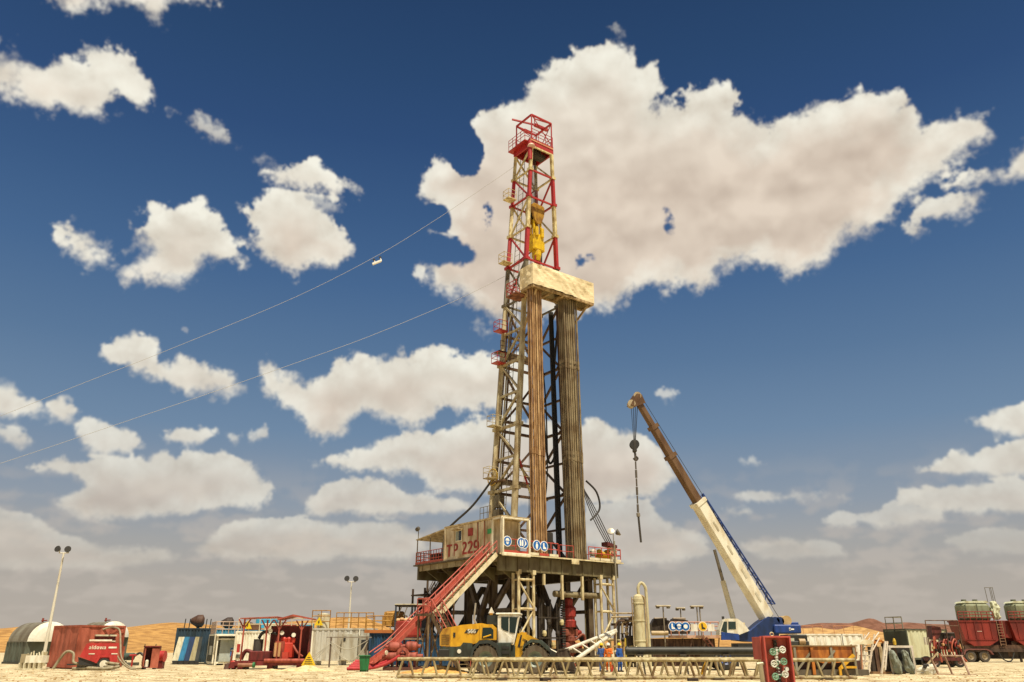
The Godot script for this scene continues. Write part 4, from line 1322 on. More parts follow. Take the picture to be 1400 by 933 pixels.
func under_floor() -> void:
	var red := mt("9a322b", 0.5, 0.0, "grime", 0.7)
	var rusty := mt("8d5040", 0.7, 0.0, "rust", 0.8)
	var t := thing("blowout_preventer", "red blowout preventer stack under the rig floor", "blowout preventer", rig_at(Vector3(9.0, 0, -2.0)), RIG_TURN)
	lt(t, "bell_nipple", red, [[0.32, 4.9], [0.36, 5.0], [0.36, 5.5], [0.3, 5.6], [0.0, 5.6]], Vector3.ZERO, 18)
	lt(t, "annular_preventer", red, [[0.0, 3.2], [0.62, 3.2], [0.62, 3.7], [0.5, 3.8], [0.5, 4.0], [0.62, 4.1], [0.62, 4.75], [0.45, 4.95], [0.0, 4.95]], Vector3.ZERO, 20)
	lt(t, "spool", rusty, [[0.0, 0.0], [0.5, 0.0], [0.5, 0.25], [0.34, 0.3], [0.34, 1.0], [0.5, 1.05], [0.5, 1.3], [0.4, 1.35], [0.4, 2.0], [0.55, 2.1], [0.55, 2.4], [0.36, 2.5], [0.36, 3.2], [0.0, 3.2]], Vector3.ZERO, 18)
	for y in [1.65, 2.75]:
		bx(t, "ram_body", rusty, Vector3(0, y, 0), Vector3(1.5, 0.6, 0.7), 0.0, 0.08)
		for s in [-1.0, 1.0]:
			tb(t, "ram_bonnet", red, Vector3(s * 0.75, y, 0), Vector3(s * 1.25, y, 0), 0.22, -1, 12)
	hose(t, "choke_line", rusty, [Vector3(0.5, 2.2, 0.2), Vector3(1.3, 2.6, 0.3), Vector3(1.6, 1.8, 0.3), Vector3(2.0, 0.6, 0.3)], 0.12)
	var c := thing("drag_chain", "black ribbed cable chain hanging beside the blowout preventer", "cable chain", rig_at(Vector3(7.95, 0, -1.6)), RIG_TURN)
	for k in 30:
		bx(c, "chain_link", mt("33322e", 0.5), Vector3(0, 0.12 + 0.2 * k, 0), Vector3(0.36, 0.14, 0.3), 0.0, 0.03)
	# accumulator and manifold uprights between lattice leg and preventer
	var m := thing("manifold_rack", "dark pipe rack with pale valves under the rig floor", "manifold", rig_at(Vector3(4.9, 0, -1.2)), RIG_TURN)
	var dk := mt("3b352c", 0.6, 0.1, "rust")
	var pale := mt("c9bd8e", 0.5)
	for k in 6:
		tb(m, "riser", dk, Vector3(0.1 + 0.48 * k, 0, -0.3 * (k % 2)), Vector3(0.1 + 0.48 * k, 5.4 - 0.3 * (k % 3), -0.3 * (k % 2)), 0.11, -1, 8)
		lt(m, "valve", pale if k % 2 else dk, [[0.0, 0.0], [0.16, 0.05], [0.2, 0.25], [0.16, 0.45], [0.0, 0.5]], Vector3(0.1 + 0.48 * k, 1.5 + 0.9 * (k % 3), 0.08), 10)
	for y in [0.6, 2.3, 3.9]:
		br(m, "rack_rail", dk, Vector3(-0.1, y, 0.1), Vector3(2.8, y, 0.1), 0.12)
	# dark machinery behind the side frames
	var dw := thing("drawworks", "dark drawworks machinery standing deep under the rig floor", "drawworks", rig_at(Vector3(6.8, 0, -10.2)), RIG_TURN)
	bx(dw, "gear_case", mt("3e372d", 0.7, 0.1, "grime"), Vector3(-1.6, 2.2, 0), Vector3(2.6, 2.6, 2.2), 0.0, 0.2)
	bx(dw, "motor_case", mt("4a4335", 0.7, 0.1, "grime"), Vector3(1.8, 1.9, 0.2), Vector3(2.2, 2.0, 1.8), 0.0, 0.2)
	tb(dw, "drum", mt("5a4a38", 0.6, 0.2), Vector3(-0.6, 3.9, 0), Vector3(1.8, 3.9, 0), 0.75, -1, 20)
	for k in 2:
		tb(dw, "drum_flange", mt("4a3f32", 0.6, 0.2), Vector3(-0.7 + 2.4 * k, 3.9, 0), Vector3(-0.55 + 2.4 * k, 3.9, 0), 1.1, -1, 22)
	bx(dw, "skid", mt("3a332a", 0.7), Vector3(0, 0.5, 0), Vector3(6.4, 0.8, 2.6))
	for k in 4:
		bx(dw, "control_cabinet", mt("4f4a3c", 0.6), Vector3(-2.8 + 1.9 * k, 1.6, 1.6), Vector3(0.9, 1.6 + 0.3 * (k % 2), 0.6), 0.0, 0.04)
	# long white ramp beams leading down from the right lattice leg
	var r := thing("ramp_boom", "pale steel ramp boom sloping down from the far lattice leg", "ramp")
	var a := px(842, 862, 69.0)
	var b := px(764, 893, 58.0)
	var side := Vector3(0.9, -0.55, 0.4)
	var wm := mt("d5d2c2", 0.5, 0.0, "light")
	tb(r, "chord", wm, a, b, 0.12, -1, 8)
	tb(r, "chord", wm, a + Vector3(0, -0.1, 0), b + side, 0.14, -1, 8)
	for k in 5:
		var q := 0.35 + 0.15 * k
		tb(r, "strut", wm, a.lerp(b, q), a.lerp(b + side, q), 0.06, -1, 6)

# ==================================================================== left part of the yard
func corrugated(t: Node3D, called: String, m: Material, a: Vector3, b: Vector3, h: float, out: Vector3, step := 0.28, depth := 0.05) -> MeshInstance3D:
	var g := MB.new()
	var l := a.distance_to(b)
	var d := (b - a) / l
	var k := maxi(2, int(l / step))
	var w := l / k
	var up := Vector3.UP * h
	var prof := [[0.0, 0.0], [0.35, 0.0], [0.5, 1.0], [0.85, 1.0], [1.0, 0.0]]
	for i in k:
		for j in 4:
			var p: Vector3 = a + d * w * (i + prof[j][0]) - out * depth * prof[j][1]
			var q: Vector3 = a + d * w * (i + prof[j + 1][0]) - out * depth * prof[j + 1][1]
			if (q - p).cross(up).dot(out) > 0.0:
				g.quad(p, q, q + up, p + up)
			else:
				g.quad(q, p, p + up, q + up)
	return part(t, called, g, m)

# a box container: x along its length, z across, origin at the middle of its floor
func container(label: String, at: Vector3, turn: float, l: float, h: float, w: float, side: Material, trim: Material, roof: Material, group := "", doors := false, called := "container", category := "container", lift := 0.15, step := 0.28) -> Node3D:
	var t := thing(called, label, category, at, turn, group)
	var y := lift
	for s in [-1.0, 1.0]:
		var z: float = s * (w * 0.5 - 0.03)
		corrugated(t, "side_wall", side, Vector3(-l * 0.5 + 0.1, y + 0.12, z), Vector3(l * 0.5 - 0.1, y + 0.12, z), h - 0.24, Vector3(0, 0, s), step)
		var x: float = s * (l * 0.5 - 0.03)
		if not (doors and s < 0.0):
			corrugated(t, "end_wall", side, Vector3(x, y + 0.12, -w * 0.5 + 0.1), Vector3(x, y + 0.12, w * 0.5 - 0.1), h - 0.24, Vector3(s, 0, 0), step)
		bx(t, "top_rail", trim, Vector3(0, y + h - 0.07, s * (w * 0.5 - 0.05)), Vector3(l - 0.3, 0.14, 0.1))
		bx(t, "bottom_rail", trim, Vector3(0, y + 0.07, s * (w * 0.5 - 0.05)), Vector3(l - 0.3, 0.16, 0.11))
		bx(t, "top_rail", trim, Vector3(s * (l * 0.5 - 0.05), y + h - 0.07, 0), Vector3(0.1, 0.14, w - 0.3))
		bx(t, "bottom_rail", trim, Vector3(s * (l * 0.5 - 0.05), y + 0.07, 0), Vector3(0.11, 0.16, w - 0.3))
		for e in [-1.0, 1.0]:
			bx(t, "corner_post", trim, Vector3(s * (l * 0.5 - 0.07), y + h * 0.5, e * (w * 0.5 - 0.07)), Vector3(0.16, h, 0.16))
	if doors:
		for e in [-1.0, 1.0]:
			var d := bx(t, "door", side, Vector3(-l * 0.5 + 0.06, y + h * 0.5, e * (w * 0.25 - 0.04)), Vector3(0.06, h - 0.3, w * 0.5 - 0.16))
			for f in [-0.2, 0.25]:
				tb(d, "locking_bar", trim, Vector3(-l * 0.5, y + 0.2, e * (w * 0.25 - 0.04) + f), Vector3(-l * 0.5, y + h - 0.2, e * (w * 0.25 - 0.04) + f), 0.03, -1, 6)
	bx(t, "roof", roof, Vector3(0, y + h - 0.04, 0), Vector3(l - 0.2, 0.05, w - 0.2))
	bx(t, "floor", trim, Vector3(0, y + 0.05, 0), Vector3(l - 0.2, 0.06, w - 0.2))
	for s in [-0.4, 0.0, 0.4]:
		bx(t, "skid", trim, Vector3(s * l, lift * 0.5, 0), Vector3(0.3, lift, w - 0.1))
	return t

func light_pole(label: String, foot: Vector3, h: float, thick := 0.09) -> Node3D:
	var t := thing("light_pole", label, "light pole", foot, 0.0, "floodlight poles")
	var m := mt("d9d5c4", 0.5, 0.1, "light")
	var dk := mt("3c3a35", 0.45, 0.2, "")
	bx(t, "footing", mt("b5ac8c", 0.7), Vector3(0, 0.6, 0), Vector3(0.4, 1.2, 0.4), 0.0, 0.03)
	tb(t, "pole", m, Vector3(0, 1.0, 0), Vector3(0, h * 0.55, 0), thick * 1.2, thick, 10)
	tb(t, "pole", m, Vector3(0, h * 0.55, 0), Vector3(0, h, 0), thick * 0.9, thick * 0.7, 10)
	tb(t, "crossarm", m, Vector3(-0.45, h, 0), Vector3(0.45, h, 0), 0.05, -1, 6)
	for s in [-1.0, 1.0]:
		var g := MB.new()
		g.lathe([[0.08, 0.0], [0.25, 0.25], [0.3, 0.4], [0.27, 0.44], [0.0, 0.44]], Vector3(s * 0.42, h + 0.25, 0), Basis(Vector3.FORWARD, 0.75 * s + 0.25) * Basis(Vector3.RIGHT, 1.3), 16)
		var o := part(t, "floodlight", g, dk)
		tb(o, "bracket", m, Vector3(s * 0.42, h, 0), Vector3(s * 0.42, h + 0.3, 0), 0.05, -1, 5)
	return t

func barrel_tank(label: String, at: Vector3, turn: float, l: float, r: float, base: float) -> Node3D:
	# a vaulted tank lying on a box: vault along x
	var t := thing("vaulted_tank", label, "tank", at, turn, "vaulted tanks")
	var shell := mt("8d8a78", 0.5, 0.2, "grime", 0.15)
	var cap := mt("d9d7c8", 0.55, 0.0, "light", 0.2)
	var box := mt("5d665c", 0.7, 0.0, "grime", 0.15)
	bx(t, "base_box", box, Vector3(0, base * 0.5 + 0.1, 0), Vector3(l, base, r * 2.0))
	for k in 7:
		bx(t, "base_rib", box, Vector3(-l * 0.5 + l * k / 6.0, base * 0.5 + 0.1, r + 0.03), Vector3(0.12, base - 0.1, 0.06))
	bx(t, "skirt", mt("3d4038", 0.7), Vector3(0, 0.1, 0), Vector3(l + 0.3, 0.2, r * 2.0 + 0.3))
	var g := MB.new()
	for k in 20:
		var a := PI * k / 20.0
		var b := PI * (k + 1) / 20.0
		var p := Vector3(-l * 0.5, base + 0.1 + r * 0.95 * sin(a), r * cos(a))
		var q := Vector3(-l * 0.5, base + 0.1 + r * 0.95 * sin(b), r * cos(b))
		g.quad(p, p + Vector3(l, 0, 0), q + Vector3(l, 0, 0), q)
	part(t, "vault_shell", g, shell)
	for s in [-1.0, 1.0]:
		var e := MB.new()
		var n := 16
		var rings := 5
		for i in n:
			for j in rings:
				var q := []
				for d in [[0, 0], [1, 0], [1, 1], [0, 1]]:
					var a = PI * (i + d[0]) / n
					var rr: float = float(j + d[1]) / rings
					q.append(Vector3(s * (l * 0.5 + r * 0.38 * sqrt(maxf(0.0, 1.0 - rr * rr))), base + 0.1 + r * 0.95 * sin(a) * rr, r * cos(a) * rr * s))
				e.quad(q[0], q[3], q[2], q[1])
		part(t, "vault_end", e, cap)
	bx(t, "vault_seam", mt("6d6b5e", 0.6), Vector3(0, base + 0.1, r + 0.02), Vector3(l, 0.1, 0.08))
	var red := mt("8b3b2c", 0.6)
	tb(t, "relief_valve", red, Vector3(0, base + r * 0.95, 0), Vector3(0, base + r * 0.95 + 0.5, 0), 0.1)
	tb(t, "valve_wheel", red, Vector3(-0.3, base + r * 0.95 + 0.25, 0), Vector3(1.1, base + r * 0.95 + 0.25, 0), 0.06)
	return t

func from_corner(u: float, depth: float, turn: float, l: float, w: float) -> Vector3:    # middle of a box whose near corner (-x, +z) stands there
	return gd(u, depth) + Basis(Vector3.UP, deg_to_rad(turn)) * Vector3(l * 0.5, 0, -w * 0.5)

func yard_left() -> void:
	var rust_red := mt("b0614c", 0.75, 0.0, "grime", 0.3)
	var rust_trim := mt("a4563f", 0.75, 0.0, "grime", 0.3)
	var white := mt("e6e3d0", 0.6, 0.0, "light", 0.3)
	var grey := mt("b9b8aa", 0.5, 0.1, "light", 0.25)
	var dgrey := mt("5b5f58", 0.6, 0.1, "grime", 0.3)
	var steel := mt("cbcabf", 0.42, 0.25, "light", 0.2)
	var navy := mt("2c4456", 0.6, 0.0, "grime", 0.3)
	var lblue := mt("4d93b3", 0.6, 0.0, "light", 0.3)
	var redm := mt("b1302c", 0.5, 0.0, "light", 0.5)
	var dred := mt("6e2320", 0.6, 0.0, "grime", 0.5)
	var blk := mt("2a2926", 0.55, 0.0, "")
	var beige := mt("cfc9ad", 0.6, 0.0, "light", 0.5)
	var ochre := mt("b58a3c", 0.6, 0.0, "grime", 0.4)
	# --- tanks and light mast at the far left
	barrel_tank("grey vaulted tank with white domed end beside the leaning light mast", gd(36, 86) + Vector3(0, 0, -2), -42, 5.4, 2.0, 2.0)
	barrel_tank("vaulted tank half hidden behind the rust red container", gd(126, 92) + Vector3(0, 0, -2), -42, 5.0, 1.7, 2.5)
	light_pole("tall light pole rising beside the grey vaulted tank", gd(62, 78), 9.9, 0.12)
	var rk := thing("pallet_rack", "low white rack with bundled fittings beside the rust red container", "rack", gd(50, 64))
	bx(rk, "rack_deck", white, Vector3(0.2, 0.75, 0), Vector3(1.3, 0.5, 0.8))
	for k in 5:
		bx(rk, "rack_leg", beige, Vector3(-0.75 + 0.36 * k, 0.25, 0.3), Vector3(0.09, 0.5, 0.5))
	bx(rk, "rack_base", beige, Vector3(0, 0.06, 0.2), Vector3(2.0, 0.1, 0.9))
	bx(rk, "crate", mt("9a8f72", 0.8), Vector3(-0.65, 0.8, 0), Vector3(0.45, 0.6, 0.6))
	for k in 6:
		tb(rk, "fitting", beige, Vector3(-0.55 + 0.22 * k, 1.0, 0), Vector3(-0.55 + 0.2 * k + 0.05 * (k % 2), 1.15 + 0.08 * (k % 3), 0), 0.05, -1, 6)
	# --- rust red container with a compressor parked before it
	var c := container("rust red open-topped container with hoses draped over it", from_corner(104, 66.5, 52, 3.7, 4.4), 52, 3.7, 3.1, 4.4, rust_red, rust_trim, rust_red, "", false, "container", "container", 0.1, 2.4)
	br(c, "gable_bar", rust_trim, Vector3(0.6, 2.6, 2.23), Vector3(1.2, 3.02, 2.23), 0.06)
	br(c, "gable_bar", rust_trim, Vector3(1.2, 3.02, 2.23), Vector3(1.75, 2.65, 2.23), 0.06)
	bx(c, "window_sill", beige, Vector3(0.3, 2.45, 2.25), Vector3(1.7, 0.12, 0.2))
	bx(c, "shelf", beige, Vector3(0.6, 2.02, 2.25), Vector3(1.0, 0.1, 0.2))
	bx(c, "window_gap", dred, Vector3(0.3, 2.25, 2.21), Vector3(1.6, 0.3, 0.03))
	var a := thing("air_compressor", "bright red towable compressor with white lettering before rust red container", "compressor", gd(139, 63.5), 26.0)
	pr(a, "hood", redm, [[-1.35, 0.95], [-1.05, 1.78], [-0.9, 1.85], [1.1, 1.85], [1.15, 0.55], [0.55, 0.5], [-0.35, 0.55], [-1.35, 0.95]], -0.7, 0.7)
	pr(a, "chassis", blk, [[-1.45, 0.9], [-0.35, 0.55], [1.1, 0.5], [1.1, 0.3], [-1.3, 0.35]], -0.6, 0.6)
	bx(a, "white_stripe", white, Vector3(0.72, 1.55, 0.715), Vector3(0.55, 0.12, 0.02))
	words(a, "aldowa", white, Vector3(-0.28, 1.55, 0.715), 0.24, Basis(), 1.0)
	bx(a, "white_stripe", white, Vector3(-0.6, 1.12, 0.715), Vector3(0.4, 0.07, 0.02))
	bx(a, "white_stripe", white, Vector3(0.9, 1.12, 0.715), Vector3(0.4, 0.07, 0.02))
	pr(a, "mudguard", redm, [[-0.3, 0.5], [-0.15, 1.02], [0.75, 1.02], [0.85, 0.5], [0.72, 0.5], [0.6, 0.88], [0.0, 0.88], [-0.16, 0.5]], 0.6, 0.85)
	var wh := MB.new()
	wh.tube(Vector3(0.3, 0.42, 0.55), Vector3(0.3, 0.42, 0.82), 0.42, -1, 20)
	var wo := part(a, "wheel", wh, blk)
	var wr := MB.new()
	wr.tube(Vector3(0.3, 0.42, 0.8), Vector3(0.3, 0.42, 0.85), 0.27, -1, 16)
	part(wo, "rim", wr, white)
	tb(a, "exhaust", beige, Vector3(-0.9, 2.0, 0), Vector3(0.6, 2.0, 0), 0.1)
	bx(a, "drawbar", blk, Vector3(-1.7, 0.4, 0), Vector3(0.8, 0.1, 0.12))
	var h := thing("hose_bundle", "grey hoses lying along the ground before the red compressor", "hoses", gd(135, 63))
	var hm := mt("9b957c", 0.6, 0.0, "grime", 0.5)
	hose(h, "hose", hm, [Vector3(-2.9, 0.1, 0.3), Vector3(-2.3, 1.2, 0.2), Vector3(-1.8, 1.15, 0), Vector3(-1.5, 0.5, 0.2), Vector3(-0.6, 0.55, 0.1), Vector3(0.8, 0.5, 0), Vector3(1.7, 0.4, 0)], 0.1)
	hose(h, "hose", hm, [Vector3(-1.5, 0.12, 0.3), Vector3(-0.3, 0.16, 0.25), Vector3(0.8, 0.12, 0.3), Vector3(1.8, 0.25, 0.1)], 0.12)
	hose(h, "hose", hm, [Vector3(-1.3, 0.3, 0.1), Vector3(0.2, 0.3, 0.0), Vector3(1.6, 0.2, 0.2)], 0.1)
	var h2 := thing("draped_hose", "thin pale hose draped over the rust red container's corner", "hose")
	hose(h2, "hose_run", hm, [px(140, 861, 68), px(153, 858, 68), px(163, 862, 67), px(164.5, 880, 66), px(166, 900, 65.5), px(178, 913, 65), gd(200, 66) + Vector3(0, 0.06, 0)], 0.07)
	hose(h2, "hose_run", hm, [px(158, 893, 65.5), px(165, 905, 65), px(176, 914, 64.5), gd(190, 65) + Vector3(0, 0.05, 0)], 0.06)
	# --- small plant between the containers
	var rp := thing("notice_stand", "small red panel standing behind the draped hose", "stand", gd(167, 74))
	bx(rp, "board", rust_red, Vector3(0, 1.0, 0), Vector3(0.45, 1.3, 0.1))
	bx(rp, "foot", rust_trim, Vector3(0, 0.18, 0), Vector3(0.3, 0.36, 0.3))
	var pmp := thing("transfer_pump", "dark green transfer pump with bent pipes beside the red cabinet", "pump", gd(183, 76))
	bx(pmp, "pump_base", dgrey, Vector3(-0.3, 0.2, 0), Vector3(1.6, 0.25, 0.8))
	tb(pmp, "pump_motor", mt("3c4f45", 0.5), Vector3(-0.9, 0.8, 0), Vector3(0.1, 0.8, 0), 0.3, -1, 14)
	hose(pmp, "suction_pipe", blk, [Vector3(0.1, 0.8, 0), Vector3(0.6, 1.1, 0), Vector3(1.0, 0.9, 0), Vector3(1.4, 1.3, 0)], 0.1)
	hose(pmp, "suction_pipe", blk, [Vector3(-0.6, 0.5, 0.3), Vector3(0.0, 0.9, 0.4), Vector3(0.5, 1.0, 0.3)], 0.07)
	var hy := thing("hydrant", "thin red hydrant post between pump and red cabinet", "hydrant", gd(183.5, 67))
	tb(hy, "post", redm, Vector3.ZERO, Vector3(0, 1.0, 0), 0.07, -1, 8)
	tb(hy, "arm", redm, Vector3(-0.25, 0.98, 0), Vector3(0.25, 0.98, 0), 0.07, -1, 8)
	bx(hy, "foot", redm, Vector3(0, 0.04, 0), Vector3(0.4, 0.08, 0.3))
	var cb := thing("fire_cabinet", "red fire cabinet with open dark front on the sand", "cabinet", gd(208, 66), 30.0)
	bx(cb, "side_panel", rust_red, Vector3(0.5, 0.85, 0), Vector3(0.06, 1.5, 1.0))
	bx(cb, "side_panel", rust_red, Vector3(-0.5, 0.85, 0), Vector3(0.06, 1.3, 1.0))
	bx(cb, "back_panel", dred, Vector3(0, 0.85, -0.45), Vector3(0.94, 1.5, 0.06))
	bx(cb, "front_panel", rust_red, Vector3(0.22, 0.8, 0.47), Vector3(0.5, 1.4, 0.06))
	bx(cb, "bottom", dred, Vector3(0, 0.14, 0), Vector3(0.94, 0.06, 0.84))
	bx(cb, "hood", dred, Vector3(0.0, 1.62, 0), Vector3(1.1, 0.1, 1.1))
	for q in [-0.35, 0.35]:
		bx(cb, "skid", blk, Vector3(q, 0.05, 0), Vector3(0.15, 0.1, 1.0))
	lt(cb, "extinguisher", white, [[0.0, 0.0], [0.13, 0.0], [0.13, 0.4], [0.05, 0.5], [0.0, 0.5]], Vector3(-0.25, 0.18, 0.2), 12)
	var dr := thing("red_drum", "small red drum lying just behind the fire cabinet", "drum", gd(223, 68))
	tb(dr, "shell", redm, Vector3(-0.2, 0.9, 0), Vector3(0.25, 0.9, 0), 0.42, -1, 18)
	bx(dr, "cradle", dred, Vector3(0, 0.3, 0), Vector3(0.4, 0.6, 0.5))
	for k in 4:
		var fp := thing("stake", "thin stake standing in the sand before the orange dune", "stake", gd(197 + 7.5 * k, 92), 0.0, "stakes before the dune")
		tb(fp, "rod", mt("6d5a45", 0.8), Vector3.ZERO, Vector3(0.05, 1.9 - 0.2 * (k % 2), 0), 0.05, -1, 6)
	# --- generator containers, dark blue and pale blue
	var g1 := container("dark blue generator container with panels leaning on it", from_corner(238, 86, 18, 3.5, 6.0), 18, 3.5, 3.25, 6.0, navy, navy, lblue, "generator containers")
	for k in 2:
		tb(g1, "roof_gooseneck", blk, Vector3(-1.1 + 0.45 * k, 3.3, 2.5), Vector3(-1.05 + 0.45 * k, 4.3, 2.5), 0.05, -1, 5)
		tb(g1, "roof_gooseneck", blk, Vector3(0.95 + 0.4 * k, 3.3, 2.5), Vector3(1.0 + 0.4 * k, 4.3, 2.5), 0.05, -1, 5)
	lt(g1, "exhaust_silencer", mt("5a4234", 0.7, 0.0, "rust"), [[0.0, -0.75], [0.25, -0.7], [0.6, -0.1], [0.62, 0.4], [0.3, 0.6], [0.0, 0.6]], Vector3(0.15, 4.1, 2.0), 16, Basis(Vector3.FORWARD, PI / 2.0))
	bx(g1, "silencer_leg", blk, Vector3(0.2, 3.5, 2.0), Vector3(0.3, 0.4, 0.3))
	var leaners := [[243, "cream", "d8d4b8", 0.62], [251, "bright blue", "2f7fae", 0.62], [258, "navy", "1f3a63", 0.55], [266, "beige", "aaa37f", 0.6], [270.5, "charcoal", "3c4140", 0.3]]
	for k in leaners.size():
		var q: Array = leaners[k]
		var lp := thing("door_panel", "%s door panel leaning on the dark blue container" % q[1], "panel", gd(q[0] + 1.0, 84.5 - 0.1 * k), 18.0, "leaning door panels")
		var g := MB.new()
		g.prism([[-q[3] * 0.7, 0.35], [q[3] * 0.4, 0.35], [q[3] * 0.8, 2.55], [-q[3] * 0.2, 2.55]], -0.03, 0.03, Basis(Vector3.RIGHT, -0.12))
		part(lp, "sheet", g, mt(q[2], 0.6, 0.0, "light", 0.6))
		bx(lp, "chock", blk, Vector3(0, 0.16, 0), Vector3(q[3] * 1.2, 0.32, 0.2))
	var g2 := container("pale blue generator container behind the grey switch cabin", from_corner(288, 90, 18, 3.6, 7.0), 18, 3.6, 3.3, 7.0, lblue, lblue, lblue, "generator containers")
	lt(g2, "exhaust_silencer", mt("453a33", 0.7, 0.0, "rust"), [[0.0, -0.75], [0.25, -0.7], [0.6, -0.1], [0.62, 0.4], [0.3, 0.6], [0.0, 0.6]], Vector3(-0.4, 4.0, 2.0), 16, Basis(Vector3.FORWARD, PI / 2.0))
	bx(g2, "silencer_leg", blk, Vector3(-0.4, 3.6, 2.0), Vector3(0.3, 0.5, 0.3))
	for k in 2:
		tb(g2, "roof_gooseneck", blk, Vector3(0.9 + 0.4 * k, 3.3, 2.5), Vector3(0.95 + 0.4 * k, 4.2, 2.5), 0.05, -1, 5)
	for k in 3:
		bx(g2, "louvre", mt("2f6f9a", 0.5), Vector3(1.0, 2.6 + 0.28 * k, 3.55), Vector3(1.1, 0.16, 0.05))
	var g3 := container("pale blue container with brown roof hoods behind the white container", gd(352, 96) + Vector3(0, 0, -4.0), 6, 6.0, 3.3, 7.0, lblue, lblue, white, "generator containers")
	for q in [-2.0, 1.9]:
		pr(g3, "roof_hood", mt("4d3a2e", 0.7, 0.0, "rust"), [[-0.9, 3.4], [0.9, 3.4], [0.7, 3.75], [0.2, 4.25], [-0.5, 4.25]], 1.2, 2.6, Basis(), Vector3(q, 0, 0))
	bx(g3, "roof_tank", mt("3fa0c4", 0.5), Vector3(0.0, 4.1, 2.0), Vector3(2.3, 1.0, 1.4), 0.0, 0.05)
	# --- grey switch cabin with a landing
	var sc := container("grey switch cabin with white porch and blue notice", from_corner(292, 81, 27, 2.4, 4.0), 27, 2.4, 2.6, 4.0, dgrey, white, white, "", false, "switch_cabin", "cabin")
	bx(sc, "door", mt("a9b3b0", 0.4), Vector3(0.1, 1.35, 2.02), Vector3(1.5, 2.1, 0.08))
	bx(sc, "notice", mt("2b6db0", 0.5), Vector3(0.6, 1.15, 2.1), Vector3(0.5, 0.7, 0.03))
	bx(sc, "notice", white, Vector3(0.6, 1.3, 2.12), Vector3(0.35, 0.15, 0.02))
	for q in [-1.0, 1.05]:
		bx(sc, "porch_post", white, Vector3(q, 1.3, 2.5), Vector3(0.12, 2.6, 0.12))
	bx(sc, "porch_roof", white, Vector3(0.0, 2.62, 2.35), Vector3(2.3, 0.12, 0.8))
	bx(sc, "light_bar", white, Vector3(0.0, 2.28, 2.45), Vector3(1.9, 0.12, 0.1))
	railing(sc, mt("b8a08c", 0.6), [Vector3(-1.15, 2.78, -1.5), Vector3(-1.15, 2.78, 1.8), Vector3(1.15, 2.78, 1.8)], 1.1, 0.6, 0.04, 3)
	bx(sc, "meter_box", mt("8b8d84", 0.5), Vector3(-1.3, 1.3, 1.0), Vector3(0.25, 0.8, 0.6))
	# --- white and silver containers
	var wc := container("white container behind the red pump skid, yellow warning triangle on top", gd(372, 80) + Vector3(0, 0, -1.6), 0, 7.3, 2.85, 2.6, white, white, white, "power containers")
	railing(wc, mt("cfc4a6", 0.6), [Vector3(-3.5, 3.0, 1.2), Vector3(3.5, 3.0, 1.2)], 1.15, 1.0, 0.04, 2)
	bx(wc, "vent", dgrey, Vector3(-3.2, 0.8, 1.3), Vector3(0.35, 0.3, 0.06))
	for k in 4:
		bx(wc, "roof_duct", [mt("6b4a36", 0.6), beige, mt("8a3a2e", 0.6), lblue][k], Vector3(-2.4 + 1.7 * k, 3.4, 0.0), Vector3(1.2, 0.6, 0.8), 0.0, 0.05)
	var sv := container("silver corrugated container with cable trays beside the white one", gd(466, 80) + Vector3(-0.1, 0, -1.6), 0, 6.0, 2.85, 2.6, steel, steel, steel, "power containers", false, "container", "container", 0.4, 0.5)
	bx(sv, "cabinet", grey, Vector3(0.9, 1.6, 1.45), Vector3(1.5, 2.3, 0.4), 0.0, 0.02)
	bx(sv, "cabinet_window", blk, Vector3(0.4, 2.3, 1.67), Vector3(0.2, 0.4, 0.04))
	bx(sv, "cabinet", mt("9d9b8d", 0.5), Vector3(2.2, 1.5, 1.5), Vector3(0.9, 2.2, 0.5), 0.0, 0.02)
	bx(sv, "downpipe", white, Vector3(1.75, 1.8, 1.55), Vector3(0.1, 2.7, 0.1))
	railing(sv, ochre, [Vector3(-0.6, 3.25, 1.2), Vector3(2.9, 3.25, 1.2)], 1.4, 0.7, 0.045, 3)
	railing(sv, ochre, [Vector3(-2.9, 3.25, 1.2), Vector3(-1.2, 3.25, 1.2)], 1.6, 0.8, 0.045, 3)
	lt(sv, "roof_tank", beige, [[0.0, 0.0], [0.62, 0.0], [0.62, 1.3], [0.0, 1.4]], Vector3(-2.0, 3.25, 0.2), 16)
	for a2 in [[-2.6, "yellow warning triangle on the white container's roof rail", wc, 86], [-2.2, "yellow warning triangle on the silver container's roof rail", sv, 0]]:
		var wt := thing("warning_triangle", a2[1], "sign", a2[2].position + Vector3(a2[0], 3.2 if a2[3] else 3.5, 1.32), 0.0, "yellow warning triangles")
		pr(wt, "plate", mt("e0c21c", 0.5, 0.0, ""), [[-0.42, 0.0], [0.42, 0.0], [0.0, 0.75]], -0.02, 0.02)
		pr(wt, "symbol", blk, [[-0.05, 0.42], [0.08, 0.42], [0.0, 0.28], [0.08, 0.28], [-0.06, 0.08], [-0.02, 0.24], [-0.1, 0.24]], 0.018, 0.03)
	# --- white tank drums right of the silver container
	for k in 2:
		var td := thing("white_tank", ["squat white tank beside the silver container", "white tank with flat lid behind the dark box stand"][k], "tank", gd([505, 517][k], 84), 0.0, "white tanks")
		lt(td, "shell", mt("d5d8d0", 0.5, 0.0, "light"), [[0.0, 0.0], [0.62, 0.0], [0.66, 0.1], [0.62, 0.2], [0.62, 1.2], [0.66, 1.3], [0.62, 1.4], [0.62, 2.9 - 0.4 * k], [0.4, 3.1 - 0.4 * k], [0.0, 3.1 - 0.4 * k]], Vector3.ZERO, 18)
		for y in [0.9, 2.0]:
			lt(td, "band", grey, [[0.63, y], [0.67, y + 0.03], [0.67, y + 0.12], [0.63, y + 0.15]], Vector3.ZERO, 18)
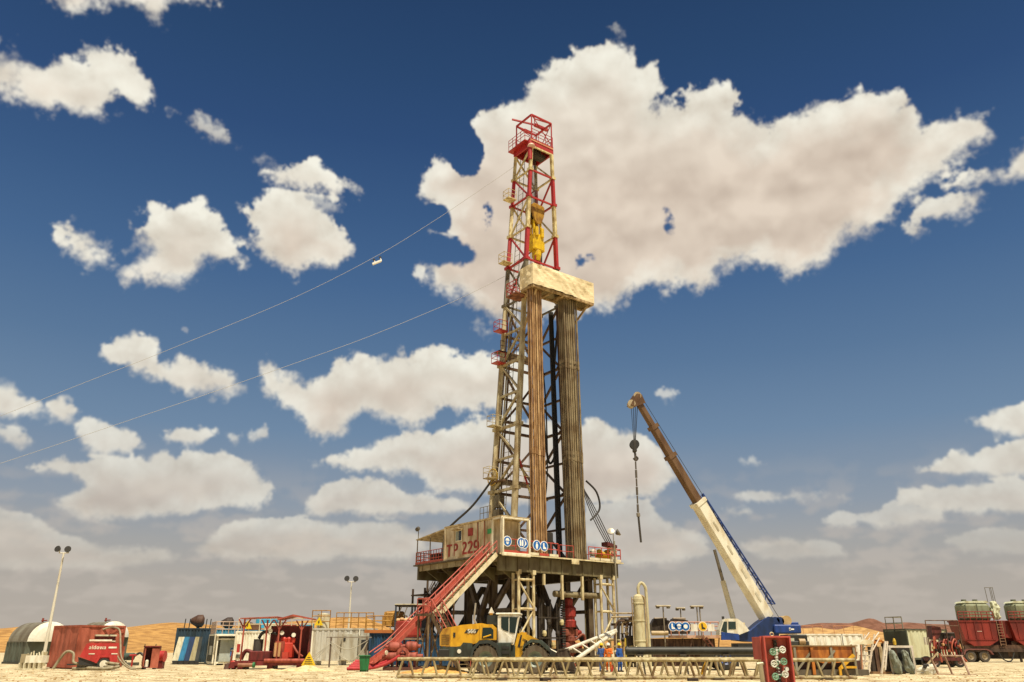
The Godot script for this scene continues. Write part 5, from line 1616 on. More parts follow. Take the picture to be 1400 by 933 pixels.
	# --- cables sagging from the silver container
	var ct := thing("cable_stand", "tangle of white power cables sagging from a stand before silver container", "cables", gd(455, 72))
	br(ct, "stand_post", mt("6a5a4c", 0.7), Vector3(-0.2, 0, 0), Vector3(-0.2, 2.4, 0), 0.12)
	br(ct, "stand_post", mt("6a5a4c", 0.7), Vector3(2.8, 0, 0), Vector3(2.8, 2.4, 0), 0.12)
	br(ct, "stand_bar", mt("8c8374", 0.7), Vector3(-0.6, 2.35, 0), Vector3(3.2, 2.35, 0), 0.08)
	var cab := mt("aaa593", 0.7, 0.0, "")
	for k in 3:
		hose(ct, "cable", cab, [Vector3(-0.2 + 0.1 * k, 1.9, 0.1), Vector3(0.7 + 0.2 * k, 0.9 - 0.1 * k, 0.2), Vector3(1.5 + 0.2 * k, 0.5 - 0.05 * k, 0.25)], 0.032, 5)
		hose(ct, "cable", cab, [Vector3(2.9, 2.0, 0.1), Vector3(2.4 - 0.1 * k, 0.9, 0.2 + 0.05 * k), Vector3(1.9 - 0.2 * k, 0.4, 0.3)], 0.032, 5)
	hose(ct, "cable", cab, [Vector3(-0.2, 2.0, 0.1), Vector3(1.3, 1.4, 0.1), Vector3(2.9, 2.1, 0.1)], 0.032, 5)
	for k in 3:
		hose(ct, "cable", cab, [Vector3(-0.2, 1.9, 0.1), Vector3(-0.9 - 0.2 * k, 1.0, 0.4), Vector3(-1.6 - 0.5 * k, 0.25, 0.7), Vector3(-2.6 - 0.4 * k, 0.06, 1.0)], 0.032, 5)
	var db := thing("junction_box", "dark junction box on a thin post before the white tank", "junction box", gd(499, 76))
	bx(db, "box_body", blk, Vector3(0, 1.75, 0), Vector3(0.7, 0.9, 0.3), 0.0, 0.03)
	tb(db, "post", grey, Vector3.ZERO, Vector3(0, 1.3, 0), 0.06, -1, 6)
	# --- red pump skid under a canopy
	var s := thing("pump_skid", "dark red pump skid with tilted canopy and bright red engine", "pump skid", gd(375, 66.5), 3.0)
	var steelred := mt("7d2d2a", 0.6, 0.0, "grime", 0.5)
	var can := mt("a5503f", 0.65, 0.0, "grime", 0.4)
	bx(s, "skid_beam", steelred, Vector3(0, 0.42, 0.95), Vector3(5.2, 0.3, 0.18))
	bx(s, "skid_beam", steelred, Vector3(0, 0.42, -0.95), Vector3(5.2, 0.3, 0.18))
	bx(s, "skid_floor", steelred, Vector3(0, 0.58, 0), Vector3(5.0, 0.06, 1.9))
	pr(s, "skid_nose", dred, [[-2.6, 0.1], [-2.6, 0.55], [-3.0, 0.5], [-3.1, 0.1]], -0.9, 0.9)
	for q in [-2.2, 0.0, 2.2]:
		bx(s, "skid_runner", dred, Vector3(q, 0.14, 0), Vector3(0.4, 0.27, 2.0))
	tb(s, "skid_pipe", can, Vector3(-0.4, 0.62, 1.15), Vector3(2.6, 0.62, 1.15), 0.15, -1, 10)
	bx(s, "back_wall", dred, Vector3(1.0, 1.9, -0.95), Vector3(3.2, 2.5, 0.06))
	bx(s, "end_wall", dred, Vector3(2.58, 1.9, -0.5), Vector3(0.06, 2.5, 0.9))
	for q in [[-2.3, 3.6], [-0.55, 3.55], [0.4, 3.55], [2.1, 3.5]]:
		br(s, "canopy_post", can, Vector3(q[0], 0.6, 0.7), Vector3(q[0], q[1], 0.7), 0.11)
		for e in [-0.45, 0.45]:
			br(s, "canopy_knee", can, Vector3(q[0], q[1] - 0.7, 0.7), Vector3(q[0] + e, q[1], 0.7), 0.09)
	pr(s, "canopy_sheet", can, [[-2.6, 3.62], [0.2, 3.72], [0.2, 3.80], [-2.6, 3.68]], -0.9, 1.0)
	pr(s, "canopy_sheet", can, [[0.25, 3.62], [1.4, 3.95], [2.9, 3.66], [2.9, 3.56], [1.4, 3.80], [0.25, 3.54]], -0.9, 1.0)
	bx(s, "engine_block", mt("c23a28", 0.5), Vector3(1.0, 1.35, 0.2), Vector3(1.0, 1.1, 0.8), 0.0, 0.06)
	for k in 6:
		lt(s, "cylinder_head", mt("c23a28", 0.5), [[0.0, 0.0], [0.14, 0.0], [0.16, 0.3], [0.1, 0.4], [0.0, 0.42]], Vector3(0.62 + 0.17 * k, 1.9, 0.25 + 0.1 * (k % 2)), 10)
	bx(s, "engine_guard", can, Vector3(0.55, 1.35, 0.62), Vector3(0.7, 1.3, 0.05))
	for k in 2:
		tb(s, "filter", mt("c4986a", 0.5), Vector3(0.25 + 0.3 * k, 0.9, 0.75), Vector3(0.25 + 0.3 * k, 1.9, 0.75), 0.11, -1, 10)
	bx(s, "gauge_box", mt("b9412f", 0.5), Vector3(1.05, 0.95, 0.72), Vector3(0.45, 0.55, 0.3))
	hose(s, "pipework", can, [Vector3(1.5, 1.7, 0.4), Vector3(1.9, 1.2, 0.6), Vector3(2.3, 0.9, 0.5)], 0.09)
	tb(s, "surge_drum", mt("4d4a45", 0.5, 0.2), Vector3(-1.25, 1.0, 0), Vector3(-1.25, 2.15, 0), 0.36, -1, 16)
	hose(s, "pipework", dred, [Vector3(-2.4, 0.7, 0.2), Vector3(-2.1, 1.3, 0.2), Vector3(-1.6, 1.2, 0.2)], 0.16)
	hose(s, "pipework", blk, [Vector3(-1.25, 2.2, 0), Vector3(-1.0, 2.6, 0.1), Vector3(-0.5, 2.7, 0.2), Vector3(0.2, 2.5, 0.3)], 0.12)
	bx(s, "valve_chest", dred, Vector3(-0.9, 0.95, 0.4), Vector3(1.6, 0.7, 0.8), 0.0, 0.05)
	for k in 3:
		tb(s, "gauge", white, Vector3(-0.3 + 0.9 * k, 2.75 - 0.15 * k, 0.5), Vector3(-0.3 + 0.9 * k, 2.75 - 0.15 * k, 0.58), 0.16, -1, 14)
	bx(s, "red_extinguisher", redm, Vector3(-2.55, 1.5, 0.7), Vector3(0.2, 0.6, 0.2))
	tb(s, "green_cap_pipe", mt("9a6a52", 0.6), Vector3(-2.3, 0.32, 1.25), Vector3(-1.2, 0.32, 1.25), 0.14, -1, 10)
	tb(s, "green_cap", mt("2f7a4a", 0.5), Vector3(-1.2, 0.32, 1.25), Vector3(-1.05, 0.32, 1.25), 0.2, -1, 12)
	# floating red ball hydrant left of it
	var fb := thing("red_buoy", "round red buoy on the sand beside the white container", "buoy", gd(320.5, 66))
	var sph := []
	for k in 9:
		sph.append([0.33 * sin(PI * k / 8.0), 0.33 - 0.33 * cos(PI * k / 8.0)])
	lt(fb, "ball", mt("c0463a", 0.5), sph, Vector3(0.1, 0, 0), 16)
	lt(fb, "cap", mt("5c4338", 0.6), [[0.0, 0.0], [0.26, 0.0], [0.2, 0.4], [0.0, 0.45]], Vector3(-0.35, 0, 0.1), 12)
	tb(fb, "stake", mt("8a4a3a", 0.6), Vector3(-0.2, 0.3, 0), Vector3(-0.1, 1.3, 0), 0.07, -1, 6)
	# yellow triangular notice on a post
	var tr := thing("warning_sign", "large yellow triangular warning sign with dark lines on the sand", "sign", gd(423.5, 62.5), 4.0)
	tb(tr, "post", grey, Vector3(0, 0, -0.03), Vector3(0, 1.0, -0.03), 0.05, -1, 6)
	pr(tr, "plate", mt("e2bf1d", 0.5, 0.0, "light", 0.8), [[-0.52, 0.33], [0.52, 0.33], [0.0, 1.28]], -0.02, 0.02)
	for k in 4:
		bx(tr, "text_line", blk, Vector3(0.0, 0.45 + 0.14 * k, 0.025), Vector3([0.6, 0.5, 0.36, 0.22][k], 0.05, 0.012))
	# heaps of pale sand
	for q in [[418, 60.5, 2.6, 0.42, "pale sand heap before the pump skid"], [600, 56, 3.2, 0.5, "orange sand heap behind the long lattice frame"], [375, 61.0, 1.8, 0.2, "low pale sand heap at the skid's end"]]:
		var m := mt("e4cf9f" if q[4][0] != "o" else "d9a75c", 0.95, 0.0, "sand", 0.2, "bumps")
		var g := MB.new()
		var nz := FastNoiseLite.new()
		nz.seed = int(q[0])
		nz.frequency = 0.9
		for i in 14:
			for j in 24:
				var v := []
				for d in [[0, 0], [0, 1], [1, 1], [1, 0]]:
					var rr: float = float(i + d[0]) / 14.0
					var an: float = TAU * (j + d[1]) / 24.0
					var p := Vector3(cos(an) * rr * q[2], 0, sin(an) * rr * q[2] * 0.55)
					p.y = q[3] * pow(1.0 - rr, 1.3) * (1.0 + 0.6 * nz.get_noise_2d(p.x, p.z)) - 0.04
					v.append(p)
				g.quad(v[0], v[1], v[2], v[3])
		var sh := thing("sand_heap", q[4], "sand heap", gd(q[0], q[1]))
		part(sh, "heap", g, m)
	light_pole("slim light pole behind the silver container", gd(474.5, 92), 8.3, 0.1)
	# --- green bin and red pipes
	var bin := thing("wheelie_bin", "green plastic waste bin standing on the sand", "bin", gd(499.5, 59), 8.0)
	var green := mt("1f6b3a", 0.45, 0.0, "light", 0.8)
	pr(bin, "body", green, [[-0.27, 0.12], [0.27, 0.12], [0.36, 1.0], [-0.36, 1.0]], -0.3, 0.32)
	bx(bin, "lid", green, Vector3(0, 1.03, 0.02), Vector3(0.8, 0.07, 0.75), 0.0, 0.02)
	for q in [-0.25, 0.25]:
		tb(bin, "wheel", blk, Vector3(q - 0.04, 0.12, -0.28), Vector3(q + 0.04, 0.12, -0.28), 0.12, -1, 12)
	bx(bin, "front_foot", green, Vector3(0, 0.06, 0.2), Vector3(0.4, 0.12, 0.1))
	for k in 5:
		var rpz := thing("red_pipe", "curved red flow pipe lying behind the green bin", "pipe", gd(512, 62.5), 0.0, "curved red flow pipes")
		var o := 0.2 * k
		hose(rpz, "pipe_run", mt("b3373a", 0.5, 0.0, "light", 0.6), [Vector3(-1.9 + 0.1 * k, 0.12 + o * 0.6, -o), Vector3(-0.3, 0.16 + o * 0.6, -o), Vector3(0.9, 0.45 + o * 0.8, -o), Vector3(1.9, 1.0 + o, -o)], 0.12, 8)
	# --- mud tank block left of the stairs: blue container, yellow platform, canopy
	var bl := container("blue container carrying a yellow railed platform", gd(527, 74) + Vector3(0, 0, -1.5), 4, 3.1, 2.6, 2.6, mt("204e78", 0.6, 0.0, "grime"), mt("1c3f60", 0.6), mt("1c3f60", 0.6), "blue mud containers")
	railing(bl, ochre, [Vector3(-1.9, 2.85, 1.25), Vector3(1.6, 2.85, 1.25)], 1.3, 0.7, 0.05, 3)
	bx(bl, "platform_edge", mt("b06a30", 0.6), Vector3(-0.1, 2.85, 1.35), Vector3(3.8, 0.25, 0.1))
	bx(bl, "yellow_hopper", ochre, Vector3(0.5, 3.9, 0.2), Vector3(1.7, 1.3, 1.4), 0.0, 0.15)
	pr(bl, "hopper_cover", ochre, [[-0.6, 3.3], [0.6, 3.7], [0.5, 4.6], [-0.4, 4.5]], -0.6, 0.8)
	for k in 5:
		br(bl, "ladder_rung", mt("8c8a80", 0.6), Vector3(-1.2 + 0.3 * k, 0.4 + 0.42 * k, 1.45), Vector3(-0.8 + 0.3 * k, 0.3 + 0.42 * k, 1.45), 0.06)
	br(bl, "ladder_rail", mt("8c8a80", 0.6), Vector3(-1.4, 0.2, 1.45), Vector3(0.6, 2.7, 1.45), 0.08)
	br(bl, "ladder_rail", mt("8c8a80", 0.6), Vector3(-0.9, 0.2, 1.45), Vector3(1.1, 2.7, 1.45), 0.08)
	var bl2 := container("blue container behind the stair landing", gd(588, 72) + Vector3(0, 0, -1.5), 0, 5.0, 2.5, 2.6, mt("1d4a72", 0.6, 0.0, "grime"), mt("1c3f60", 0.6), mt("1c3f60", 0.6), "blue mud containers")
	bx(bl2, "hatch", mt("3a6a96", 0.5), Vector3(-1.0, 1.3, 1.33), Vector3(1.1, 1.3, 0.05))
	var rt := thing("red_mud_tank", "round red tank with pale sacks on top beside the slide", "tank", gd(557, 70))
	lt(rt, "shell", mt("a93a30", 0.55, 0.0, "light"), [[0.0, 2.3], [1.0, 2.35], [1.05, 2.5], [1.05, 3.5], [1.0, 3.55], [0.0, 3.55]], Vector3.ZERO, 22)
	for k in 4:
		br(rt, "tank_leg", dred, Vector3(-0.75 + 0.5 * k, 0, 0.4), Vector3(-0.7 + 0.47 * k, 2.35, 0.4), 0.13)
	br(rt, "tank_girt", mt("8c7a66", 0.6), Vector3(-1.3, 2.2, 0.9), Vector3(1.3, 2.2, 0.9), 0.14)
	br(rt, "tank_girt", mt("8c7a66", 0.6), Vector3(-1.3, 1.75, 0.9), Vector3(1.3, 1.75, 0.9), 0.1)
	for k in 7:
		bx(rt, "sack", mt("d3b183", 0.9), Vector3(-0.8 + 0.27 * k, 3.66 + 0.06 * (k % 2), 0.3), Vector3(0.34, 0.24, 0.5), 15.0 * k, 0.08)
	var cn := thing("canopy", "thin brown canopy on posts above the mud tanks", "canopy", gd(560, 75))
	bx(cn, "canopy_sheet", mt("4b3f33", 0.7), Vector3(0.4, 5.0, 0), Vector3(3.4, 0.1, 2.6))
	bx(cn, "canopy_edge", beige, Vector3(0.4, 5.08, 1.3), Vector3(3.4, 0.08, 0.08))
	for q in [-1.2, 0.2, 1.9]:
		br(cn, "canopy_post", mt("2f3b46", 0.6), Vector3(q, 0, 1.2), Vector3(q, 4.95, 1.2), 0.13)
		br(cn, "canopy_post", mt("2f3b46", 0.6), Vector3(q, 0, -1.2), Vector3(q, 4.95, -1.2), 0.13)
	for k in 6:
		br(cn, "truss_bar", mt("7a705e", 0.6), Vector3(-1.0 + 0.5 * k, 4.1, 1.2), Vector3(-0.7 + 0.5 * k, 4.9, 1.2), 0.07)
	bx(cn, "equipment_case", mt("3b3833", 0.6), Vector3(0.9, 3.5, 0), Vector3(1.5, 1.2, 1.2), 0.0, 0.05)
	# --- salmon red valves (manifold) in front of the tanks
	var mv := thing("valve_manifold", "salmon red valve manifold with bulbous dampeners before the mud tanks", "valve manifold", gd(552, 63))
	mv.scale = Vector3.ONE * 0.82
	var sal := mt("a25446", 0.7, 0.0, "grime", 0.5)
	for q in [[-0.75, 1.95], [0.75, 2.0]]:
		lt(mv, "dampener", sal, [[0.0, -0.9], [0.14, -0.85], [0.16, -0.6], [0.38, -0.45], [0.42, 0.0], [0.36, 0.4], [0.16, 0.55], [0.14, 0.75], [0.0, 0.8]], Vector3(q[0], q[1], 0.2), 14, Basis(Vector3.FORWARD, PI / 2.0))
		lt(mv, "valve_body", sal, [[0.0, -1.0], [0.2, -0.95], [0.22, -0.5], [0.36, -0.4], [0.36, 0.3], [0.2, 0.4], [0.2, 0.9], [0.0, 0.95]], Vector3(q[0] * 1.15, 1.15, 0.3), 14, Basis(Vector3.FORWARD, PI / 2.0))
	lt(mv, "handwheel", sal, [[0.3, 0.0], [0.55, 0.02], [0.58, 0.1], [0.3, 0.12]], Vector3(0.0, 1.35, 0.5), 18, Basis(Vector3.RIGHT, PI / 2.0))
	bx(mv, "manifold_block", sal, Vector3(0, 1.3, 0), Vector3(2.6, 0.5, 0.5), 0.0, 0.08)
	for q in [-1.0, 0.0, 1.0]:
		br(mv, "stand_leg", mt("6f2f2a", 0.6), Vector3(q, 0, 0), Vector3(q, 1.1, 0), 0.18)
	bx(mv, "skid_base", mt("5e3a30", 0.6), Vector3(0, 0.15, 0), Vector3(3.4, 0.25, 1.2))
	tb(mv, "white_flange", white, Vector3(-1.5, 1.45, 0.45), Vector3(-1.4, 1.45, 0.5), 0.2, -1, 12)
	hose(mv, "flow_line", sal, [Vector3(-1.2, 1.2, 0.3), Vector3(-1.8, 0.9, 0.3), Vector3(-2.2, 0.5, 0.2)], 0.16)

# ==================================================================== right part of the yard
func wheel(t: Node3D, c: Vector3, r: float, w: float, tyre: Material, rim: Material, lugs := 0) -> void:
	var g := MB.new()
	g.lathe([[r * 0.55, -w * 0.5], [r * 0.92, -w * 0.5], [r, -w * 0.36], [r, w * 0.36], [r * 0.92, w * 0.5], [r * 0.55, w * 0.5]], c, Basis(Vector3.RIGHT, PI / 2.0), 28)
	for k in lugs:
		var q := TAU * k / lugs
		for s in [-1.0, 1.0]:
			g.box(c + Vector3(cos(q + 0.06 * s) * r, sin(q + 0.06 * s) * r, s * w * 0.25), Vector3(0.09, r * 0.10, w * 0.46), Basis(Vector3.BACK, q))
	var o := part(t, "wheel", g, tyre)
	lt(o, "rim", rim, [[0.0, -w * 0.42], [r * 0.5, -w * 0.42], [r * 0.56, -w * 0.5], [r * 0.58, w * 0.5], [r * 0.5, w * 0.42], [r * 0.36, w * 0.28], [0.0, w * 0.28]], c, 20, Basis(Vector3.RIGHT, PI / 2.0))
	lt(o, "hub", rim, [[r * 0.22, w * 0.28], [r * 0.2, w * 0.46], [0.0, w * 0.46]], c, 14, Basis(Vector3.RIGHT, PI / 2.0))

func crane() -> void:
	var at := gd(1030, 65)
	var t := thing("mobile_crane", "white and blue mobile crane with its boom raised towards the rig", "crane", at)
	var q := func(u: float, v: float, dz := 0.0) -> Vector3: return px(u, v, 65.0) - at + Vector3(0, 0, dz)
	var white := mt("dedac6", 0.45, 0.0, "light", 0.3)
	var tan := mt("6d543a", 0.5, 0.1, "grime", 0.2)
	var blue := mt("1c3f86", 0.42, 0.0, "light", 0.4)
	var dkblue := mt("16305f", 0.45, 0.0, "light", 0.4)
	var blk := mt("24231f", 0.55, 0.0, "")
	var glass := mt("2b3a35", 0.08, 0.0, "")
	var foot: Vector3 = q.call(1049, 846)
	var tip: Vector3 = px(872, 549, 60.0) - at
	var dir := (tip - foot).normalized()
	var nrm := dir.cross(Vector3.UP).normalized().cross(dir).normalized()      # the boom's back
	var total := foot.distance_to(tip)
	var secs := [[0.0, 0.535, 0.98, 0.78, white], [0.53, 0.75, 0.68, 0.56, tan], [0.745, 0.885, 0.58, 0.48, tan], [0.88, 1.0, 0.48, 0.4, tan]]
	for k in secs.size():
		var s: Array = secs[k]
		var g := MB.new()
		var bs := Basis(nrm, dir, nrm.cross(dir))
		var a: Vector3 = foot + dir * total * s[0]
		var b: Vector3 = foot + dir * total * s[1]
		g.box((a + b) * 0.5, Vector3(s[2], a.distance_to(b), s[3]), bs, 0.06)
		var o := part(t, "boom_section", g, s[4])
		if k == 0:
			o.set_meta("label", "white base section of the boom")
		var c := MB.new()
		c.box(b - dir * 0.12, Vector3(s[2] + 0.12, 0.3, s[3] + 0.12), bs)
		part(o, "collar", c, s[4])
		if k == 0:
			for j in 4:
				var w := MB.new()
				w.box(a.lerp(b, 0.18 + 0.2 * j) + bs.z * (s[3] * 0.5 + 0.01), Vector3(0.16, 0.8, 0.02), bs)
				part(o, "wear_plate", w, mt("b5b09a", 0.5))
	# head with sheaves
	var hb := Basis(nrm, dir, nrm.cross(dir))
	var hm := MB.new()
	hm.prism([[-0.75, -0.2], [0.35, -0.4], [0.45, 0.3], [0.1, 0.55], [-0.5, 0.35], [-0.95, 0.1]], -0.32, 0.32, hb, tip)
	part(t, "boom_head", hm, tan)
	for s in [[-0.7, 0.1], [0.2, 0.35]]:
		var c: Vector3 = tip + hb * Vector3(s[0], s[1], 0)
		tb(t, "head_sheave", mt("a89878", 0.5), c + Vector3(0, 0, -0.25), c + Vector3(0, 0, 0.25), 0.3, -1, 16)
	# hoist rope along the boom, ropes to the hook
	tb(t, "hoist_rope", blk, q.call(1066, 846), tip + nrm * 0.55 + dir * 0.3, 0.025, -1, 4)
	for k in 4:
		tb(t, "hoist_rope", blk, tip + Vector3(-0.55 + 0.18 * k, 0.0, 0.05), px(866.5 + 0.8 * k, 604, 60.0) - at, 0.025, -1, 4)
	# stowed lattice jib on the boom's back
	var j0: Vector3 = foot + dir * total * 0.02 + nrm * 0.88
	var j1: Vector3 = foot + dir * total * 0.545 + nrm * 0.62
	var pr_a := []
	for s in [[-0.3, -0.36], [0.3, -0.36], [0.3, 0.36], [-0.3, 0.36]]:
		var a: Vector3 = j0 + nrm * s[0] * 1.3 + Vector3(0, 0, s[1])
		var b: Vector3 = j1 + nrm * s[0] * 0.6 + Vector3(0, 0, s[1] * 0.6)
		pr_a.append([a, b])
		tb(t, "jib_chord", blue, a, b, 0.06, -1, 6)
	for k in 16:
		var f := k / 16.0
		var h := (k + 1) / 16.0
		for e in [[3, 2], [0, 3], [1, 2]]:
			var a: Array = pr_a[e[0]]
			var b: Array = pr_a[e[1]]
			if k % 2:
				tb(t, "jib_lacing", blue, a[0].lerp(a[1], f), b[0].lerp(b[1], h), 0.035, -1, 5)
			else:
				tb(t, "jib_lacing", blue, b[0].lerp(b[1], f), a[0].lerp(a[1], h), 0.035, -1, 5)
	# lift cylinder
	var c0: Vector3 = q.call(1003, 848)
	var c1: Vector3 = q.call(977, 752)
	tb(t, "lift_cylinder", mt("c9c3ab", 0.5), c0, c0.lerp(c1, 0.55), 0.2, -1, 14)
	tb(t, "cylinder_rod", mt("7a7468", 0.3, 0.5), c0.lerp(c1, 0.55), c1, 0.13, -1, 12)
	# superstructure
	var pl := []
	for p in [[1004, 876], [1003, 869], [1022, 863], [1036, 851], [1046, 844], [1056, 846], [1060, 853], [1060, 874], [1040, 878], [1020, 878]]:
		var w: Vector3 = q.call(p[0], p[1])
		pl.append([w.x, w.y])
	pr(t, "turret", blue, pl, -1.0, 0.9)
	pr(t, "turret_side", dkblue, pl, 0.9, 0.96)
	var k0: Vector3 = q.call(1053, 867)
	var k1: Vector3 = q.call(1088, 855)
	bx(t, "counterweight", blue, (k0 + k1) * 0.5, Vector3(k1.x - k0.x, k1.y - k0.y, 2.4), 0.0, 0.08)
	bx(t, "maker_mark", mt("e8e8e0", 0.5), q.call(1073, 861, 1.22), Vector3(0.12, 0.2, 0.02))
	bx(t, "maker_mark", mt("e8e8e0", 0.5), q.call(1075.5, 861.3, 1.22), Vector3(0.35, 0.1, 0.02))
	tb(t, "winch_drum", mt("c2a878", 0.6), q.call(1071, 849.5, -0.7), q.call(1071, 849.5, 0.9), 0.36, -1, 18)
	for u in [1050.0, 1056.0, 1062.0]:
		tb(t, "winch_motor", dkblue, q.call(u, 850, -0.6), q.call(u, 850, 0.9), 0.3, -1, 14)
	bx(t, "engine_hood", blue, q.call(1082, 854, -0.4), Vector3(0.9, 0.3, 1.6), 0.0, 0.05)
	# cab
	var cb := []
	for p in [[978.5, 869], [979, 862], [983.5, 850], [987, 847], [1003, 847], [1004.5, 869]]:
		var w: Vector3 = q.call(p[0], p[1])
		cb.append([w.x, w.y])
	var cab := pr(t, "cab", white, cb, 0.1, 1.25)
	var w1 := []
	for p in [[980.3, 863], [984.2, 851], [988.5, 851], [988.5, 867]]:
		var w: Vector3 = q.call(p[0], p[1])
		w1.append([w.x, w.y])
	pr(cab, "window", glass, w1, 1.2, 1.28)
	var w2 := []
	for p in [[990.3, 851], [1000, 851], [1000.5, 861], [990.3, 861.5]]:
		var w: Vector3 = q.call(p[0], p[1])
		w2.append([w.x, w.y])
	pr(cab, "window", glass, w2, 1.2, 1.28)
	pr(cab, "lower_panel", blue, [[w1[0][0], cb[0][1]], [w1[0][0], w1[0][1] - 0.1], [cb[5][0], w1[0][1] - 0.25], [cb[5][0], cb[5][1] - 0.35], [cb[0][0] + 0.1, cb[0][1] - 0.35]], 1.1, 1.29)
	bx(cab, "beacon", blk, q.call(986, 845.5, 0.6), Vector3(0.16, 0.2, 0.16))
	bx(t, "rear_window", mt("c9b680", 0.3), q.call(1010, 857, 0.5), Vector3(0.5, 0.5, 0.9), 0.0, 0.04)
	pr(t, "cab_quarter", white, [[cb[4][0], cb[4][1]], [cb[4][0] + 0.45, cb[4][1] - 0.35], [cb[4][0] + 0.8, cb[5][1] + 0.3], [cb[5][0], cb[5][1]]], -0.3, 1.2)
	# carrier
	bx(t, "chassis", blk, Vector3(0.4, 1.15, 0), Vector3(7.0, 0.6, 2.0))
	bx(t, "slew_ring", blk, Vector3(-0.2, 1.6, 0), Vector3(2.4, 0.5, 2.0))
	bx(t, "deck", mt("35352f", 0.6), Vector3(2.7, 1.75, 0), Vector3(2.3, 0.5, 2.5), 0.0, 0.05)
	bx(t, "rear_hood", blk, Vector3(3.05, 2.0, 0.2), Vector3(1.5, 0.9, 1.9), 0.0, 0.06)
	bx(t, "hood_panel", mt("b9bba6", 0.5), Vector3(2.5, 1.95, 1.17), Vector3(0.55, 0.5, 0.04))
	tb(t, "air_tank", mt("b29a74", 0.5), Vector3(3.1, 1.95, 1.2), Vector3(3.55, 1.95, 1.2), 0.22, -1, 12)
	for x in [-2.5, 2.6]:
		for z in [-1.15, 1.15]:
			wheel(t, Vector3(x, 0.8, z), 0.8, 0.6, blk, mt("3a4f86", 0.5))
	for x in [-3.4, 3.9]:
		bx(t, "outrigger_beam", blk, Vector3(x, 0.9, 0), Vector3(0.35, 0.35, 4.6))
		for z in [-2.3, 2.3]:
			tb(t, "outrigger_jack", mt("8a8678", 0.4, 0.3), Vector3(x, 0.1, z), Vector3(x, 1.0, z), 0.09)
			tb(t, "outrigger_pad", blk, Vector3(x, 0.0, z), Vector3(x, 0.1, z), 0.35, -1, 14)
	# hook block and the sling hanging from it
	var hk := thing("hook_block", "black crane hook block hanging from the boom tip", "hook block", px(867.5, 610, 60.0))
	for z in [-0.12, 0.12]:
		tb(hk, "block_sheave", blk, Vector3(0, 0.1, z - 0.08), Vector3(0, 0.1, z + 0.08), 0.36, -1, 18)
	bx(hk, "cheek", mt("3a3834", 0.5), Vector3(0, -0.05, 0), Vector3(0.3, 0.9, 0.45), 0.0, 0.06)
	hose(hk, "hook", mt("4a4238", 0.4, 0.4), [Vector3(0, -0.4, 0), Vector3(0.02, -0.75, 0), Vector3(0.2, -0.95, 0), Vector3(0.05, -1.12, 0), Vector3(-0.14, -0.95, 0)], 0.07)
	var sl := thing("sling_load", "slender pipe hanging upright from the crane hook on a chain sling", "pipe", px(872, 680, 60.0))
	var p0: Vector3 = px(868.5, 620, 60.0) - sl.position
	var p1: Vector3 = px(872.5, 702, 60.0) - sl.position
	var p2: Vector3 = px(876.5, 742, 60.0) - sl.position
	for k in 7:
		tb(sl, "chain_length", mt("6a6358", 0.4, 0.4), p0.lerp(p1, k / 7.0), p0.lerp(p1, (k + 0.92) / 7.0), 0.06 if k % 2 else 0.085, -1, 6)
	tb(sl, "shackle", mt("8c8474", 0.4, 0.3), p1, p1 + Vector3(0.02, -0.25, 0), 0.14, -1, 8)
	tb(sl, "pipe_length", mt("4a4640", 0.5, 0.3), p1, p2, 0.08, -1, 8)

